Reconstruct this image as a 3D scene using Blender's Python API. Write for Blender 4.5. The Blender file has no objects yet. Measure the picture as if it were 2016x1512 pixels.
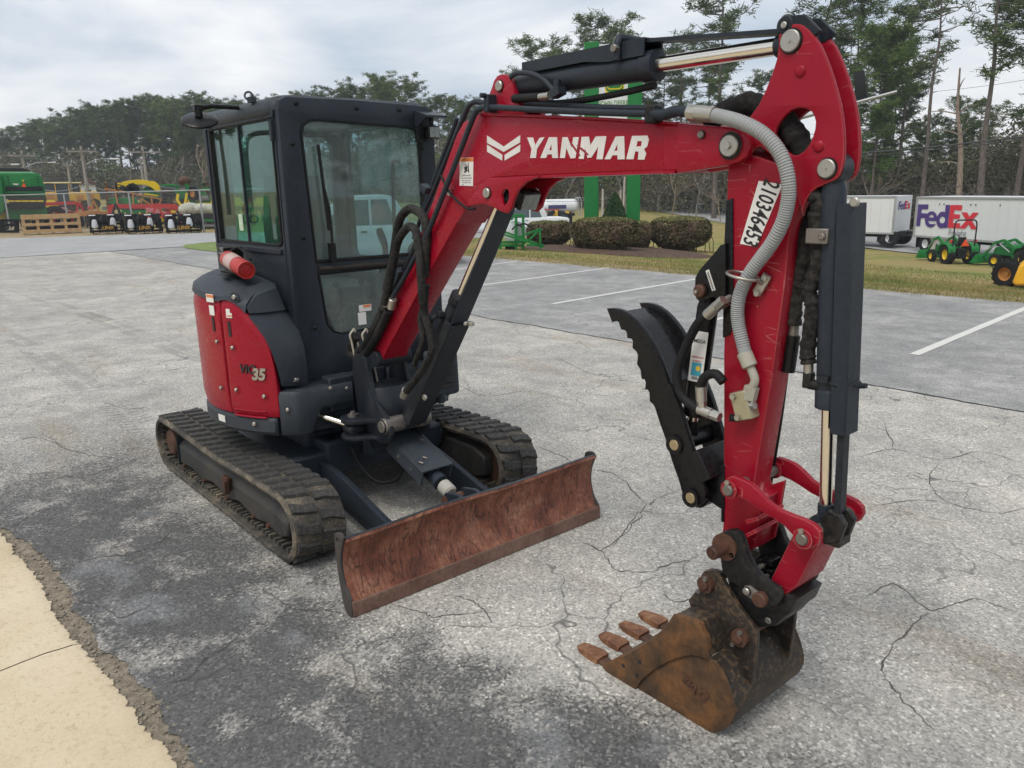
import bpy, bmesh, math, random
from mathutils import Vector, Matrix, noise as mnoise
R = math.radians
S = bpy.context.scene
COL = S.collection
random.seed(7)

# ------------------------------------------------------------------ camera
CAMPOS = Vector((4.9269, -2.2576, 1.8643))
YAW, PIT, ROL, FPX = 2.4442, 0.2462, -0.0220, 1528.6
_fw = Vector((math.cos(YAW) * math.cos(PIT), math.sin(YAW) * math.cos(PIT), -math.sin(PIT)))
_r0 = Vector((math.sin(YAW), -math.cos(YAW), 0)); _u0 = _r0.cross(_fw)
_c, _s = math.cos(ROL), math.sin(ROL)
_r = _c * _r0 + _s * _u0
_u = -_s * _r0 + _c * _u0
cd = bpy.data.cameras.new('camera'); cam = bpy.data.objects.new('camera', cd); COL.objects.link(cam)
cd.sensor_width = 36.0; cd.lens = FPX / 2016 * 36.0; cd.clip_start = 0.05; cd.clip_end = 4000
cam.matrix_world = Matrix(((_r.x, _u.x, -_fw.x, CAMPOS.x), (_r.y, _u.y, -_fw.y, CAMPOS.y),
                           (_r.z, _u.z, -_fw.z, CAMPOS.z), (0, 0, 0, 1)))
S.camera = cam

# ------------------------------------------------------------------ sky, sun, exposure
SUN_EL, SUN_AZ = R(58), R(-75)          # elevation; direction towards the sun in the ground plane
W = bpy.data.worlds.new('World'); S.world = W; W.use_nodes = True
wn, wl = W.node_tree.nodes, W.node_tree.links
for n in list(wn): wn.remove(n)
def wnode(t, **k):
    n = wn.new(t)
    for a, b in k.items(): setattr(n, a, b)
    return n
wo = wnode('ShaderNodeOutputWorld'); bg = wnode('ShaderNodeBackground')
sky = wnode('ShaderNodeTexSky', sky_type='NISHITA', sun_disc=False, sun_elevation=SUN_EL,
            sun_rotation=math.pi / 2 - SUN_AZ, air_density=1.0, dust_density=3.0, ozone_density=1.0)
tc = wnode('ShaderNodeTexCoord'); mp = wnode('ShaderNodeMapping')
mp.inputs['Scale'].default_value = (1.0, 1.0, 3.2)
n1 = wnode('ShaderNodeTexNoise'); n1.inputs['Scale'].default_value = 2.6; n1.inputs['Detail'].default_value = 7; n1.inputs['Roughness'].default_value = 0.52
n1.inputs['Distortion'].default_value = 0.35
cr = wnode('ShaderNodeValToRGB')
cr.color_ramp.elements[0].position = 0.38; cr.color_ramp.elements[0].color = (5.6, 6.55, 7.7, 1)
cr.color_ramp.elements[1].position = 0.64; cr.color_ramp.elements[1].color = (11.0, 11.0, 11.0, 1)
mx = wnode('ShaderNodeMixRGB'); mx.inputs['Fac'].default_value = 0.93
wl.new(tc.outputs['Generated'], mp.inputs['Vector']); wl.new(mp.outputs[0], n1.inputs['Vector'])
wl.new(n1.outputs['Fac'], cr.inputs['Fac']); wl.new(sky.outputs[0], mx.inputs['Color1']); wl.new(cr.outputs[0], mx.inputs['Color2'])
wl.new(mx.outputs[0], bg.inputs['Color']); bg.inputs['Strength'].default_value = 0.085
wl.new(bg.outputs[0], wo.inputs['Surface'])
sl = bpy.data.lights.new('sun', 'SUN'); sl.energy = 1.5; sl.angle = R(24); sl.color = (1.0, 0.955, 0.88)
so = bpy.data.objects.new('sun', sl); COL.objects.link(so)
so.rotation_euler = Vector((math.cos(SUN_AZ) * math.cos(SUN_EL), math.sin(SUN_AZ) * math.cos(SUN_EL), math.sin(SUN_EL))).to_track_quat('Z', 'Y').to_euler()
so.location = (0, 0, 30)
VS = S.view_settings
VS.view_transform = 'Standard'; VS.look = 'None'; VS.exposure = 0.28; VS.gamma = 1.0; VS.use_curve_mapping = False
S.cycles.max_bounces = 4; S.cycles.diffuse_bounces = 2; S.cycles.glossy_bounces = 3; S.cycles.transmission_bounces = 4; S.cycles.transparent_max_bounces = 14
S.cycles.use_adaptive_sampling = True; S.cycles.adaptive_threshold = .02; S.cycles.volume_bounces = 0
S.cycles.caustics_reflective = False; S.cycles.caustics_refractive = False

# ------------------------------------------------------------------ survey helpers: where a sight line meets a known plane
def ray(px, py): return _fw + (px - 1008) / FPX * _r - (py - 756) / FPX * _u
def onX(px, py, x): d = ray(px, py); return CAMPOS + d * ((x - CAMPOS.x) / d.x)
def onY(px, py, y): d = ray(px, py); return CAMPOS + d * ((y - CAMPOS.y) / d.y)
def onZ(px, py, z=0.0): d = ray(px, py); return CAMPOS + d * ((z - CAMPOS.z) / d.z)
def onC(px, py, rad, c=(.41, 0)):
    d = ray(px, py); ox, oy = CAMPOS.x - c[0], CAMPOS.y - c[1]
    a = d.x ** 2 + d.y ** 2; b = 2 * (ox * d.x + oy * d.y); k = ox * ox + oy * oy - rad * rad
    D = max(b * b - 4 * a * k, 0); p = CAMPOS + d * ((-b - D ** .5) / (2 * a))
    return math.atan2(p.y - c[1], p.x - c[0]), p.z
def atD(px, py, D): d = ray(px, py); return CAMPOS + d * (D / math.hypot(d.x, d.y))
def terrain(x, y):
    sl = .065 + .020 * max(0, min(1, (x + 18) / 6)) + .023 * max(0, min(1, (x + 12) / 10))
    z = -sl * (max(12, min(y, 22)) - 12)
    if y > 22:
        t = min(1, (y - 22) / 20); z += (-2.4 - z) * t * t * (3 - 2 * t)
    if y > 66: z += .010 * (min(y, 160) - 66)
    if x < -20: z *= max(.12, 1 - (-20 - x) / 45)
    if x < -58: z += .018 * (min(-x, 200) - 58)
    return z
def onT(px, py):
    d = ray(px, py); t = 1.0; h = math.hypot(d.x, d.y)
    p = CAMPOS.copy()
    for D in range(8, 2400):
        q = CAMPOS + d * (D * .125 / h)
        if q.z <= terrain(q.x, q.y): return q
        p = q
    return p

# ------------------------------------------------------------------ mesh builder
def smooth_path(pts, n=6, closed=False):
    pts = [Vector(p) for p in pts]; out = []
    m = len(pts)
    for i in range(m if closed else m - 1):
        a = pts[(i - 1) % m] if closed or i > 0 else pts[0] * 2 - pts[1]
        b, c = pts[i], pts[(i + 1) % m]
        d = pts[(i + 2) % m] if closed or i + 2 < m else c * 2 - b
        for k in range(n):
            t = k / n
            out.append(.5 * ((2 * b) + (c - a) * t + (2 * a - 5 * b + 4 * c - d) * t * t + (3 * b - a - 3 * c + d) * t ** 3))
    if not closed: out.append(pts[-1])
    return out

def lerp_tab(tab):
    tab = sorted(tab)
    def f(x):
        if x <= tab[0][0]: return tab[0][1]
        for (a0, b0), (a1, b1) in zip(tab, tab[1:]):
            if x <= a1: return b0 + (b1 - b0) * (x - a0) / (a1 - a0)
        return tab[-1][1]
    return f
class MB:
    def __init__(s): s.v = []; s.f = []
    def add(s, v, f):
        o = len(s.v); s.v += [Vector(p) for p in v]; s.f += [tuple(i + o for i in q) for q in f]; return s
    def box(s, c, sz, M=None):
        c = Vector(c); h = Vector(sz) / 2
        v = [Vector((x * h.x, y * h.y, z * h.z)) for x in (-1, 1) for y in (-1, 1) for z in (-1, 1)]
        if M is not None: v = [M @ p for p in v]
        return s.add([p + c for p in v], [(0, 1, 3, 2), (4, 6, 7, 5), (0, 4, 5, 1), (2, 3, 7, 6), (0, 2, 6, 4), (1, 5, 7, 3)])
    def beam(s, a, b, w, h, up=(0, 0, 1)):
        a, b = Vector(a), Vector(b); d = (b - a); L = d.length; d = d / L
        u = Vector(up); sd = d.cross(u)
        if sd.length < 1e-4: sd = d.cross(Vector((0, 1, 0)))
        sd.normalize(); u = sd.cross(d)
        M = Matrix((d, sd, u)).transposed()
        return s.box((a + b) / 2, (L, w, h), M)
    def prism(s, poly, y0, y1):          # poly of (x, z), extruded along y
        n = len(poly)
        v = [(p[0], y0, p[1]) for p in poly] + [(p[0], y1, p[1]) for p in poly]
        f = [tuple(range(n)), tuple(range(2 * n - 1, n - 1, -1))] + [(i, i + n, (i + 1) % n + n, (i + 1) % n) for i in range(n)]
        return s.add(v, f)
    def prismz(s, poly, z0, z1):
        n = len(poly)
        v = [(p[0], p[1], z0) for p in poly] + [(p[0], p[1], z1) for p in poly]
        return s.add(v, [tuple(range(n - 1, -1, -1)), tuple(range(n, 2 * n))] + [(i, (i + 1) % n, (i + 1) % n + n, i + n) for i in range(n)])
    def loft(s, rings, closed=True, cap=True):
        n = len(rings[0]); o = len(s.v)
        for r_ in rings: s.v += [Vector(p) for p in r_]
        for k in range(len(rings) - 1):
            for i in range(n if closed else n - 1):
                j = (i + 1) % n
                s.f.append((o + k * n + i, o + k * n + j, o + (k + 1) * n + j, o + (k + 1) * n + i))
        if cap and closed:
            s.f.append(tuple(o + i for i in range(n - 1, -1, -1))); s.f.append(tuple(o + (len(rings) - 1) * n + i for i in range(n)))
        return s
    def tube(s, path, r, n=10, cap=True):
        path = [Vector(p) for p in path]; rings = []; prev = None
        for i, p in enumerate(path):
            t = (path[min(i + 1, len(path) - 1)] - path[max(i - 1, 0)])
            t = t.normalized() if t.length > 1e-9 else Vector((0, 0, 1))
            if prev is None:
                a = Vector((0, 0, 1)) if abs(t.z) < .9 else Vector((1, 0, 0)); e = t.cross(a).normalized()
            else:
                e = prev - t * prev.dot(t); e = e.normalized() if e.length > 1e-6 else t.orthogonal().normalized()
            prev = e; g = t.cross(e); rr = r[i] if isinstance(r, (list, tuple)) else r
            rings.append([p + (e * math.cos(2 * math.pi * k / n) + g * math.sin(2 * math.pi * k / n)) * rr for k in range(n)])
        return s.loft(rings, True, cap)
    def cyl(s, a, b, r, n=20, ch=0.0):
        a, b = Vector(a), Vector(b)
        if ch > 0:
            d = (b - a).normalized()
            return s.tube([a, a + d * ch, b - d * ch, b], [r - ch, r, r, r - ch], n)
        return s.tube([a, b], r, n)
    def ring(s, a, b, r0, r1, n=24):      # pipe section
        a, b = Vector(a), Vector(b); t = (b - a).normalized(); e = t.orthogonal().normalized(); g = t.cross(e)
        def rg(p, r): return [p + (e * math.cos(2 * math.pi * k / n) + g * math.sin(2 * math.pi * k / n)) * r for k in range(n)]
        return s.loft([rg(a, r0), rg(a, r1), rg(b, r1), rg(b, r0), rg(a, r0)], True, False)
    def sphere(s, c, r, n=12, m=8, sc=(1, 1, 1)):
        c = Vector(c); rings = []
        for k in range(m + 1):
            a = math.pi * k / m; rr = max(math.sin(a), .001) * r
            rings.append([c + Vector((math.cos(2 * math.pi * i / n) * rr * sc[0], math.sin(2 * math.pi * i / n) * rr * sc[1], -math.cos(a) * r * sc[2])) for i in range(n)])
        return s.loft(rings)
    def move(s, M):
        s.v = [M @ p for p in s.v]; return s
    def mesh(s, name, mat, smooth=35):
        me = bpy.data.meshes.new(name); me.from_pydata([tuple(p) for p in s.v], [], s.f)
        bm = bmesh.new(); bm.from_mesh(me); bmesh.ops.recalc_face_normals(bm, faces=bm.faces); bm.to_mesh(me); bm.free()
        if mat is not None: me.materials.append(mat)
        if smooth:
            me.polygons.foreach_set('use_smooth', [True] * len(me.polygons)); me.set_sharp_from_angle(angle=R(smooth))
        return me
    def build(s, name, mat, parent=None, smooth=35, bevel=0, seg=2):
        return obj(name, s.mesh(name, mat, smooth), parent, bevel, seg)

def obj(name, me, parent=None, bevel=0, seg=2):
    o = bpy.data.objects.new(name, me); COL.objects.link(o)
    if parent is not None: o.parent = parent
    if bevel:
        b = o.modifiers.new('bevel', 'BEVEL'); b.width = bevel; b.segments = seg; b.limit_method = 'ANGLE'; b.angle_limit = R(40); b.harden_normals = False
    return o
def tag(o, label=None, cat=None, group=None, kind=None):
    for k, v in (('label', label), ('category', cat), ('group', group), ('kind', kind)):
        if v: o[k] = v
    return o
def thing(name, label, cat, loc=(0, 0, 0), rz=0, group=None):
    o = bpy.data.objects.new(name, None); COL.objects.link(o); o.location = loc; o.rotation_euler = (0, 0, rz); o.empty_display_size = .2
    return tag(o, label, cat, group)
def struct(name, me_or_mb, mat=None, smooth=35):
    o = me_or_mb.build(name, mat, None, smooth); o['kind'] = 'structure'; return o
def copy_tree(o, parent=None):
    c = o.copy(); COL.objects.link(c); c.parent = parent
    for ch in list(o.children): copy_tree(ch, c)
    return c

def outline_mesh(loops, thick, bevel=0.0, res=1):
    """solid plate in local xy, centred on z=0; first loop is the rim, further loops are holes"""
    cu = bpy.data.curves.new('plate', 'CURVE'); cu.dimensions = '2D'; cu.fill_mode = 'BOTH'
    cu.extrude = max(thick / 2 - bevel, 1e-5); cu.bevel_depth = bevel; cu.bevel_resolution = res; cu.offset = -bevel
    for lp in loops:
        sp = cu.splines.new('POLY'); sp.points.add(len(lp) - 1); sp.use_cyclic_u = True
        for i, p in enumerate(lp): sp.points[i].co = (p[0], p[1], 0, 1)
    o = bpy.data.objects.new('plate', cu); me = bpy.data.meshes.new_from_object(o)
    bpy.data.objects.remove(o); bpy.data.curves.remove(cu)
    return me
def plate(name, mat, parent, loops, a0, a1, axis='Y', bevel=.003, smooth=35, add=None):
    """plate across the given axis from a0 to a1; loops hold (x,z) for Y, (y,z) for X, (x,y) for Z"""
    me = outline_mesh(loops, abs(a1 - a0), min(bevel, abs(a1 - a0) * .45))
    mid = (a0 + a1) / 2
    if axis == 'Y': M = Matrix(((1, 0, 0, 0), (0, 0, 1, mid), (0, 1, 0, 0), (0, 0, 0, 1)))
    elif axis == 'X': M = Matrix(((0, 0, 1, mid), (1, 0, 0, 0), (0, 1, 0, 0), (0, 0, 0, 1)))
    else: M = Matrix.Translation((0, 0, mid))
    me.transform(M)
    bm = bmesh.new(); bm.from_mesh(me); bmesh.ops.remove_doubles(bm, verts=bm.verts, dist=1e-5); bmesh.ops.recalc_face_normals(bm, faces=bm.faces)
    if add is not None:
        m2 = add.mesh('tmp', None, 0); bm.from_mesh(m2); bpy.data.meshes.remove(m2)
    bm.to_mesh(me); bm.free(); me.name = name
    me.materials.clear(); me.materials.append(mat)
    me.polygons.foreach_set('use_smooth', [True] * len(me.polygons)); me.set_sharp_from_angle(angle=R(smooth))
    return obj(name, me, parent)
def P(px, y): return [((lambda q: (q.x, q.z))(onY(a, b, y))) for a, b in px]     # outline on plane y
def PXX(px, x): return [((lambda q: (q.y, q.z))(onX(a, b, x))) for a, b in px]
def rpoly(pts, n=5, closed=True): return [tuple(p)[:2] for p in smooth_path([(a, b, 0) for a, b in pts], n, closed)]
def circ(c, r, n=28): return [(c[0] + r * math.cos(2 * math.pi * k / n), c[1] + r * math.sin(2 * math.pi * k / n)) for k in range(n)]
def zoom(pts, ox, oy, s): return [(ox + a / s, oy + b / s) for a, b in pts]
def rrect(x0, y0, x1, y1, r, n=5):
    out = []
    for cx_, cy_, a in ((x1 - r, y1 - r, 0), (x0 + r, y1 - r, 90), (x0 + r, y0 + r, 180), (x1 - r, y0 + r, 270)):
        for k in range(n + 1):
            t = R(a + 90 * k / n); out.append((cx_ + r * math.cos(t), cy_ + r * math.sin(t)))
    return out
def text_mesh(body, size=1.0, extrude=0.0, offset=0.0, shear=0.0, xs=1.0, align='CENTER', spacing=1.0):
    cu = bpy.data.curves.new('txt', 'FONT'); cu.body = body; cu.size = size; cu.extrude = extrude; cu.offset = offset; cu.shear = shear
    cu.align_x = align; cu.align_y = 'CENTER'; cu.resolution_u = 3; cu.space_character = spacing
    o = bpy.data.objects.new('txt', cu); me = bpy.data.meshes.new_from_object(o)
    bpy.data.objects.remove(o); bpy.data.curves.remove(cu)
    me.transform(Matrix.Diagonal((xs, 1, 1, 1))); return me
def lay(me, name, mat, parent, pos, right, up, off=0.0):
    """put a flat xy mesh on a surface: pos is its origin, right/up its axes"""
    r_, u_ = Vector(right).normalized(), Vector(up).normalized(); n_ = r_.cross(u_)
    M = Matrix((r_, u_, n_)).transposed().to_4x4(); M.translation = Vector(pos) + n_ * off
    me.transform(M); me.name = name; me.materials.clear(); me.materials.append(mat)
    return obj(name, me, parent)

# ------------------------------------------------------------------ materials
MATS = {}
def newmat(name):
    m = bpy.data.materials.new(name); m.use_nodes = True
    nt = m.node_tree; b = nt.nodes['Principled BSDF']
    return m, nt.nodes, nt.links, b
def nn(nodes, t, **k):
    n = nodes.new(t)
    for a, v in k.items():
        if a in n.inputs: n.inputs[a].default_value = v
        else: setattr(n, a, v)
    return n
def coords(nodes, links, scale=(1, 1, 1), kind='Object', rot=(0, 0, 0)):
    t = nodes.new('ShaderNodeTexCoord'); m = nodes.new('ShaderNodeMapping'); m.inputs['Scale'].default_value = scale; m.inputs['Rotation'].default_value = rot
    links.new(t.outputs[kind], m.inputs['Vector']); return m.outputs[0]
def ramp(nodes, links, src, stops):
    r_ = nodes.new('ShaderNodeValToRGB'); e = r_.color_ramp.elements
    while len(e) < len(stops): e.new(.5)
    for i, (p, c) in enumerate(stops):
        e[i].position = p; e[i].color = (c, c, c, 1) if isinstance(c, (int, float)) else (*c, 1)
    links.new(src, r_.inputs['Fac']); return r_.outputs['Color']
def mixc(nodes, links, fac, a, b, mode='MIX'):
    m = nodes.new('ShaderNodeMixRGB'); m.blend_type = mode
    for s_, v in ((m.inputs['Fac'], fac), (m.inputs['Color1'], a), (m.inputs['Color2'], b)):
        if hasattr(v, 'is_linked'): links.new(v, s_)
        elif isinstance(v, (int, float)): s_.default_value = v if s_.type == 'VALUE' else (v, v, v, 1)
        else: s_.default_value = (*v, 1)
    return m.outputs[0]
def noise(nodes, links, vec, scale, detail=4, rough=.55, dist=0.0):
    n = nn(nodes, 'ShaderNodeTexNoise', Scale=scale, Detail=detail, Roughness=rough, Distortion=dist); links.new(vec, n.inputs['Vector']); return n.outputs['Fac']
def bump(nodes, links, b, h, strength=.3, dist=.01):
    n = nn(nodes, 'ShaderNodeBump', Strength=strength, Distance=dist); links.new(h, n.inputs['Height']); links.new(n.outputs[0], b.inputs['Normal']); return n

def paint(name, col, rough=.35, dust=.25, dustcol=(.25, .23, .2), metal=0.0, chips=0.0, chipcol=(.12, .06, .03), coat=0.0, var=.12, scale=6, bumpy=0.0, edge=None, scratch=None):
    m, N, L, b = newmat(name); v = coords(N, L)
    big = noise(N, L, v, scale * .35, 5, .6); fine = noise(N, L, v, scale * 9, 4, .6)
    c = mixc(N, L, ramp(N, L, big, [(.3, 1 - var), (.7, 1 + var * .4)]), (0, 0, 0), col, 'MIX')
    d = ramp(N, L, mixc(N, L, .5, big, fine), [(.46, 0), (.66, 1)])
    dm = N.new('ShaderNodeMath'); dm.operation = 'MULTIPLY'; dm.inputs[1].default_value = dust; L.new(d, dm.inputs[0])
    c = mixc(N, L, dm.outputs[0], c, dustcol)
    if chips > 0:
        v2 = coords(N, L, (1, 1, 2.5)); ch = noise(N, L, v2, 26, 6, .7, .6)
        cf = ramp(N, L, ch, [(.70 - chips * .2, 0), (.72 - chips * .2, 1)])
        c = mixc(N, L, cf, c, chipcol)
    if scratch:   # fine hairline scuffs, in patches
        for rot, sc_ in (((.4, .9, .2), 3.3), ((-.7, -.5, .4), 4.7)):
            vn = N.new('ShaderNodeTexVoronoi'); vn.feature = 'DISTANCE_TO_EDGE'; vn.inputs['Scale'].default_value = sc_; L.new(coords(N, L, (1.2, 8, 5), rot=rot), vn.inputs['Vector'])
            km = N.new('ShaderNodeMath'); km.operation = 'MULTIPLY'; L.new(ramp(N, L, vn.outputs['Distance'], [(.004, .55), (.016, 0)]), km.inputs[0]); L.new(ramp(N, L, noise(N, L, v, 3 + sc_, 2, .5), [(.58, 0), (.64, 1)]), km.inputs[1]); c = mixc(N, L, km.outputs[0], c, scratch)
    if edge:      # paint worn through along the plate edges
        bv = nn(N, 'ShaderNodeBevel'); bv.samples = 3; bv.inputs['Radius'].default_value = .006; ge = N.new('ShaderNodeNewGeometry'); dt = N.new('ShaderNodeVectorMath'); dt.operation = 'DOT_PRODUCT'
        L.new(bv.outputs[0], dt.inputs[0]); L.new(ge.outputs['Normal'], dt.inputs[1]); e1 = ramp(N, L, dt.outputs['Value'], [(.80, 1), (.97, 0)]); mm = N.new('ShaderNodeMath'); mm.operation = 'MULTIPLY'
        L.new(e1, mm.inputs[0]); L.new(ramp(N, L, big, [(.38, .15), (.58, .9)]), mm.inputs[1]); c = mixc(N, L, mm.outputs[0], c, edge)
    L.new(c, b.inputs['Base Color'])
    rr = ramp(N, L, fine, [(.3, max(rough - .08, .02)), (.75, min(rough + .2, 1))]); L.new(rr, b.inputs['Roughness'])
    b.inputs['Metallic'].default_value = metal
    if metal < .2: b.inputs['Specular IOR Level'].default_value = .24
    if coat: b.inputs['Coat Weight'].default_value = coat; b.inputs['Coat Roughness'].default_value = .12
    if bumpy: bump(N, L, b, fine, bumpy, .004)
    MATS[name] = m; return m
def flat(name, col, rough=.5, metal=0.0, emit=0):
    m, N, L, b = newmat(name); b.inputs['Base Color'].default_value = (*col, 1); b.inputs['Roughness'].default_value = rough; b.inputs['Metallic'].default_value = metal
    v = coords(N, L); f = noise(N, L, v, 14, 4); L.new(mixc(N, L, ramp(N, L, f, [(.3, .86), (.7, 1.0)]), (0, 0, 0), col), b.inputs['Base Color'])
    MATS[name] = m; return m

RED = paint("red_paint", (.31, .0035, .019), .28, .10, (.24, .035, .045), scratch=(.42, .12, .12), coat=.06, var=.10)
REDW = paint('red_paint_worn', (.30, .0040, .019), .34, .12, (.22, .04, .045), scratch=(.50, .24, .20), coat=.03, chips=.03, chipcol=(.55, .42, .33), edge=(.50, .24, .20))
DARK = paint("slate_paint", (.022, .029, .040), .40, .12, (.12, .125, .13), var=.15)
DARKG = paint('slate_plastic', (.036, .044, .054), .48, .16, (.16, .165, .17), var=.12, bumpy=.05)
DARKW = paint('slate_paint_worn', (.016, .020, .027), .42, .22, (.13, .12, .10), chips=.06, chipcol=(.16, .10, .06))
BLK = paint('black_paint', (.008, .008, .009), .28, .12, (.05, .05, .05), chips=.0)
BLKW = paint('black_paint_worn', (.012, .012, .013), .4, .3, (.10, .085, .065), chips=.10, chipcol=(.16, .09, .05))
HOSE = paint('hose_rubber', (.010, .010, .011), .6, .25, (.05, .05, .05))
STEEL = paint('zinc_steel', (.46, .44, .40), .34, .25, (.3, .27, .22), metal=.85)
STEELD = paint('dull_steel', (.25, .23, .21), .45, .3, (.15, .12, .09), metal=.7)
def mk_chrome():
    m, N, L, b = newmat('chrome_rod'); b.inputs['Base Color'].default_value = (.72, .68, .61, 1); b.inputs['Metallic'].default_value = 1; b.inputs['Roughness'].default_value = .13
    f = noise(N, L, coords(N, L), 30, 3); L.new(ramp(N, L, f, [(.3, .09), (.8, .24)]), b.inputs['Roughness']); return m
CHROME = mk_chrome()
WHITE = flat('white_vinyl', (.78, .77, .74), .45); LETTER = flat('white_letter', (.74, .72, .69), .5)
ORANGE = flat('orange_label', (.75, .22, .05), .5); INK = flat('black_ink', (.012, .012, .013), .55); INKG = flat('grey_print', (.30, .30, .30), .6)
def mk_rust(name, cols, sc=5, dark=.5, scr=True):
    m, N, L, b = newmat(name); v = coords(N, L)
    a = noise(N, L, v, sc, 8, .65, .4); f = noise(N, L, v, sc * 9, 6, .7)
    c = ramp(N, L, a, [(.30, cols[0]), (.48, cols[1]), (.68, cols[2])])
    c = mixc(N, L, ramp(N, L, f, [(.35, .55), (.6, 1.0)]), (.02, .012, .008), c)
    if scr:   # scratches: thin stretched streaks in two directions
        for rot, st, sc_ in (((0.25, 0, 0), .75, 3.1), ((-0.5, 0, 0), .75, 4.3), ((1.1, 0, 0), .5, 3.7), ((-1.2, 0, 0), .45, 5.1)):
            vs = coords(N, L, (2, 9, 1.3), rot=rot); vn = N.new('ShaderNodeTexVoronoi'); vn.feature = 'DISTANCE_TO_EDGE'; vn.inputs['Scale'].default_value = sc_; L.new(vs, vn.inputs['Vector'])
            k = N.new('ShaderNodeMath'); k.operation = 'MULTIPLY'; L.new(ramp(N, L, vn.outputs['Distance'], [(.012, st), (.045, 0)]), k.inputs[0]); L.new(ramp(N, L, noise(N, L, v, 4.5 + sc_, 2, .5), [(.43, 0), (.52, 1)]), k.inputs[1])
            c = mixc(N, L, k.outputs[0], c, (.06, .020, .014))
        c = mixc(N, L, ramp(N, L, noise(N, L, v, 2.1, 4, .65), [(.56, 0), (.72, .6)]), c, (.24, .175, .135))
    L.new(c, b.inputs['Base Color']); L.new(ramp(N, L, f, [(.3, .5), (.7, .85)]), b.inputs['Roughness']); bump(N, L, b, f, .25, .004)
    b.inputs['Metallic'].default_value = .15
    return m
RUST_BLADE = mk_rust('rusty_blade', ((.11, .036, .023), (.26, .088, .050), (.41, .19, .115)), 6)
RUST_BUCKET = mk_rust('rusty_bucket', ((.030, .020, .014), (.105, .056, .026), (.27, .115, .036)), 5.5, scr=False)
RUST_TOOTH = mk_rust('rusty_tooth', ((.10, .045, .025), (.22, .09, .042), (.42, .23, .12)), 14, scr=False)
RUST_DARK = mk_rust('dark_rust', ((.05, .025, .018), (.10, .045, .028), (.16, .07, .04)), 7, scr=False)
RUST_EDGE = mk_rust('cutting_edge_steel', ((.13, .06, .04), (.20, .11, .08), (.26, .16, .12)), 6, scr=False)
def mk_rubber():
    m, N, L, b = newmat('track_rubber'); v = coords(N, L)
    a = noise(N, L, v, 7, 6, .65); f = noise(N, L, v, 60, 5, .7)
    c = ramp(N, L, mixc(N, L, .35, a, f), [(.40, (.028, .026, .024)), (.52, (.085, .074, .058)), (.64, (.22, .18, .125))])
    L.new(c, b.inputs['Base Color']); b.inputs['Roughness'].default_value = .85; bump(N, L, b, f, .35, .005); return m
RUBBER = mk_rubber()
def mk_lug():
    m, N, L, b = newmat('tread_rubber'); v = coords(N, L, kind='Generated'); o = N.new('ShaderNodeObjectInfo')
    vv = coords(N, L); f = noise(N, L, vv, 70, 5, .7)
    c = ramp(N, L, f, [(.33, (.022, .022, .023)), (.55, (.050, .048, .046)), (.72, (.16, .135, .10))]); L.new(c, b.inputs['Base Color'])
    b.inputs['Roughness'].default_value = .8; bump(N, L, b, f, .4, .004); return m
LUG = mk_lug()
def mk_glass(name, tint, rough=0.02, haze=0.0, opacity=.2):
    m, N, L, b = newmat(name); N.remove(b); out = N['Material Output']
    tr = nn(N, 'ShaderNodeBsdfTransparent', Color=(*tint, 1)); gl = nn(N, 'ShaderNodeBsdfGlossy', Roughness=rough); gl.inputs['Color'].default_value = (.9, .95, .93, 1)
    lw = nn(N, 'ShaderNodeLayerWeight'); lw.inputs['Blend'].default_value = .5; fr = N.new('ShaderNodeMath'); fr.operation = 'POWER'; fr.inputs[1].default_value = 4.0; L.new(lw.outputs['Facing'], fr.inputs[0]); df = nn(N, 'ShaderNodeBsdfDiffuse', Color=(.42, .47, .46, 1))
    fa = N.new('ShaderNodeMath'); fa.operation = 'MULTIPLY_ADD'; fa.inputs[1].default_value = .85; fa.inputs[2].default_value = .035; L.new(fr.outputs[0], fa.inputs[0])
    v = coords(N, L, (3, 3, .9)); hz = ramp(N, L, noise(N, L, v, 5, 6, .65), [(.3, haze * .5), (.7, haze * 1.3)])
    ms = N.new('ShaderNodeMixShader'); L.new(hz, ms.inputs[0]); L.new(tr.outputs[0], ms.inputs[1]); L.new(df.outputs[0], ms.inputs[2])
    m2 = N.new('ShaderNodeMixShader'); L.new(fa.outputs[0], m2.inputs[0]); L.new(ms.outputs[0], m2.inputs[1]); L.new(gl.outputs[0], m2.inputs[2])
    L.new(m2.outputs[0], out.inputs['Surface']); return m
GLASS_F = mk_glass('cab_front_glass', (.86, .95, .93), .02, .13); GLASS_S = mk_glass('cab_side_glass', (.66, .90, .80), .01, .03); GLASS = mk_glass('plain_glass', (.72, .84, .86), .02, .05)
LENS = mk_glass('lamp_lens', (.9, .9, .88), .1, .45)
SEAT = flat('grey_vinyl', (.06, .062, .065), .6); CONSOLE = flat('console_plastic', (.05, .055, .06), .55)
GREYHOSE = paint('grey_spiral', (.33, .34, .34), .5, .3, (.2, .2, .19))
EXTRED = paint('extinguisher_red', (.45, .03, .028), .35, .25, (.4, .2, .17))
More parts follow.
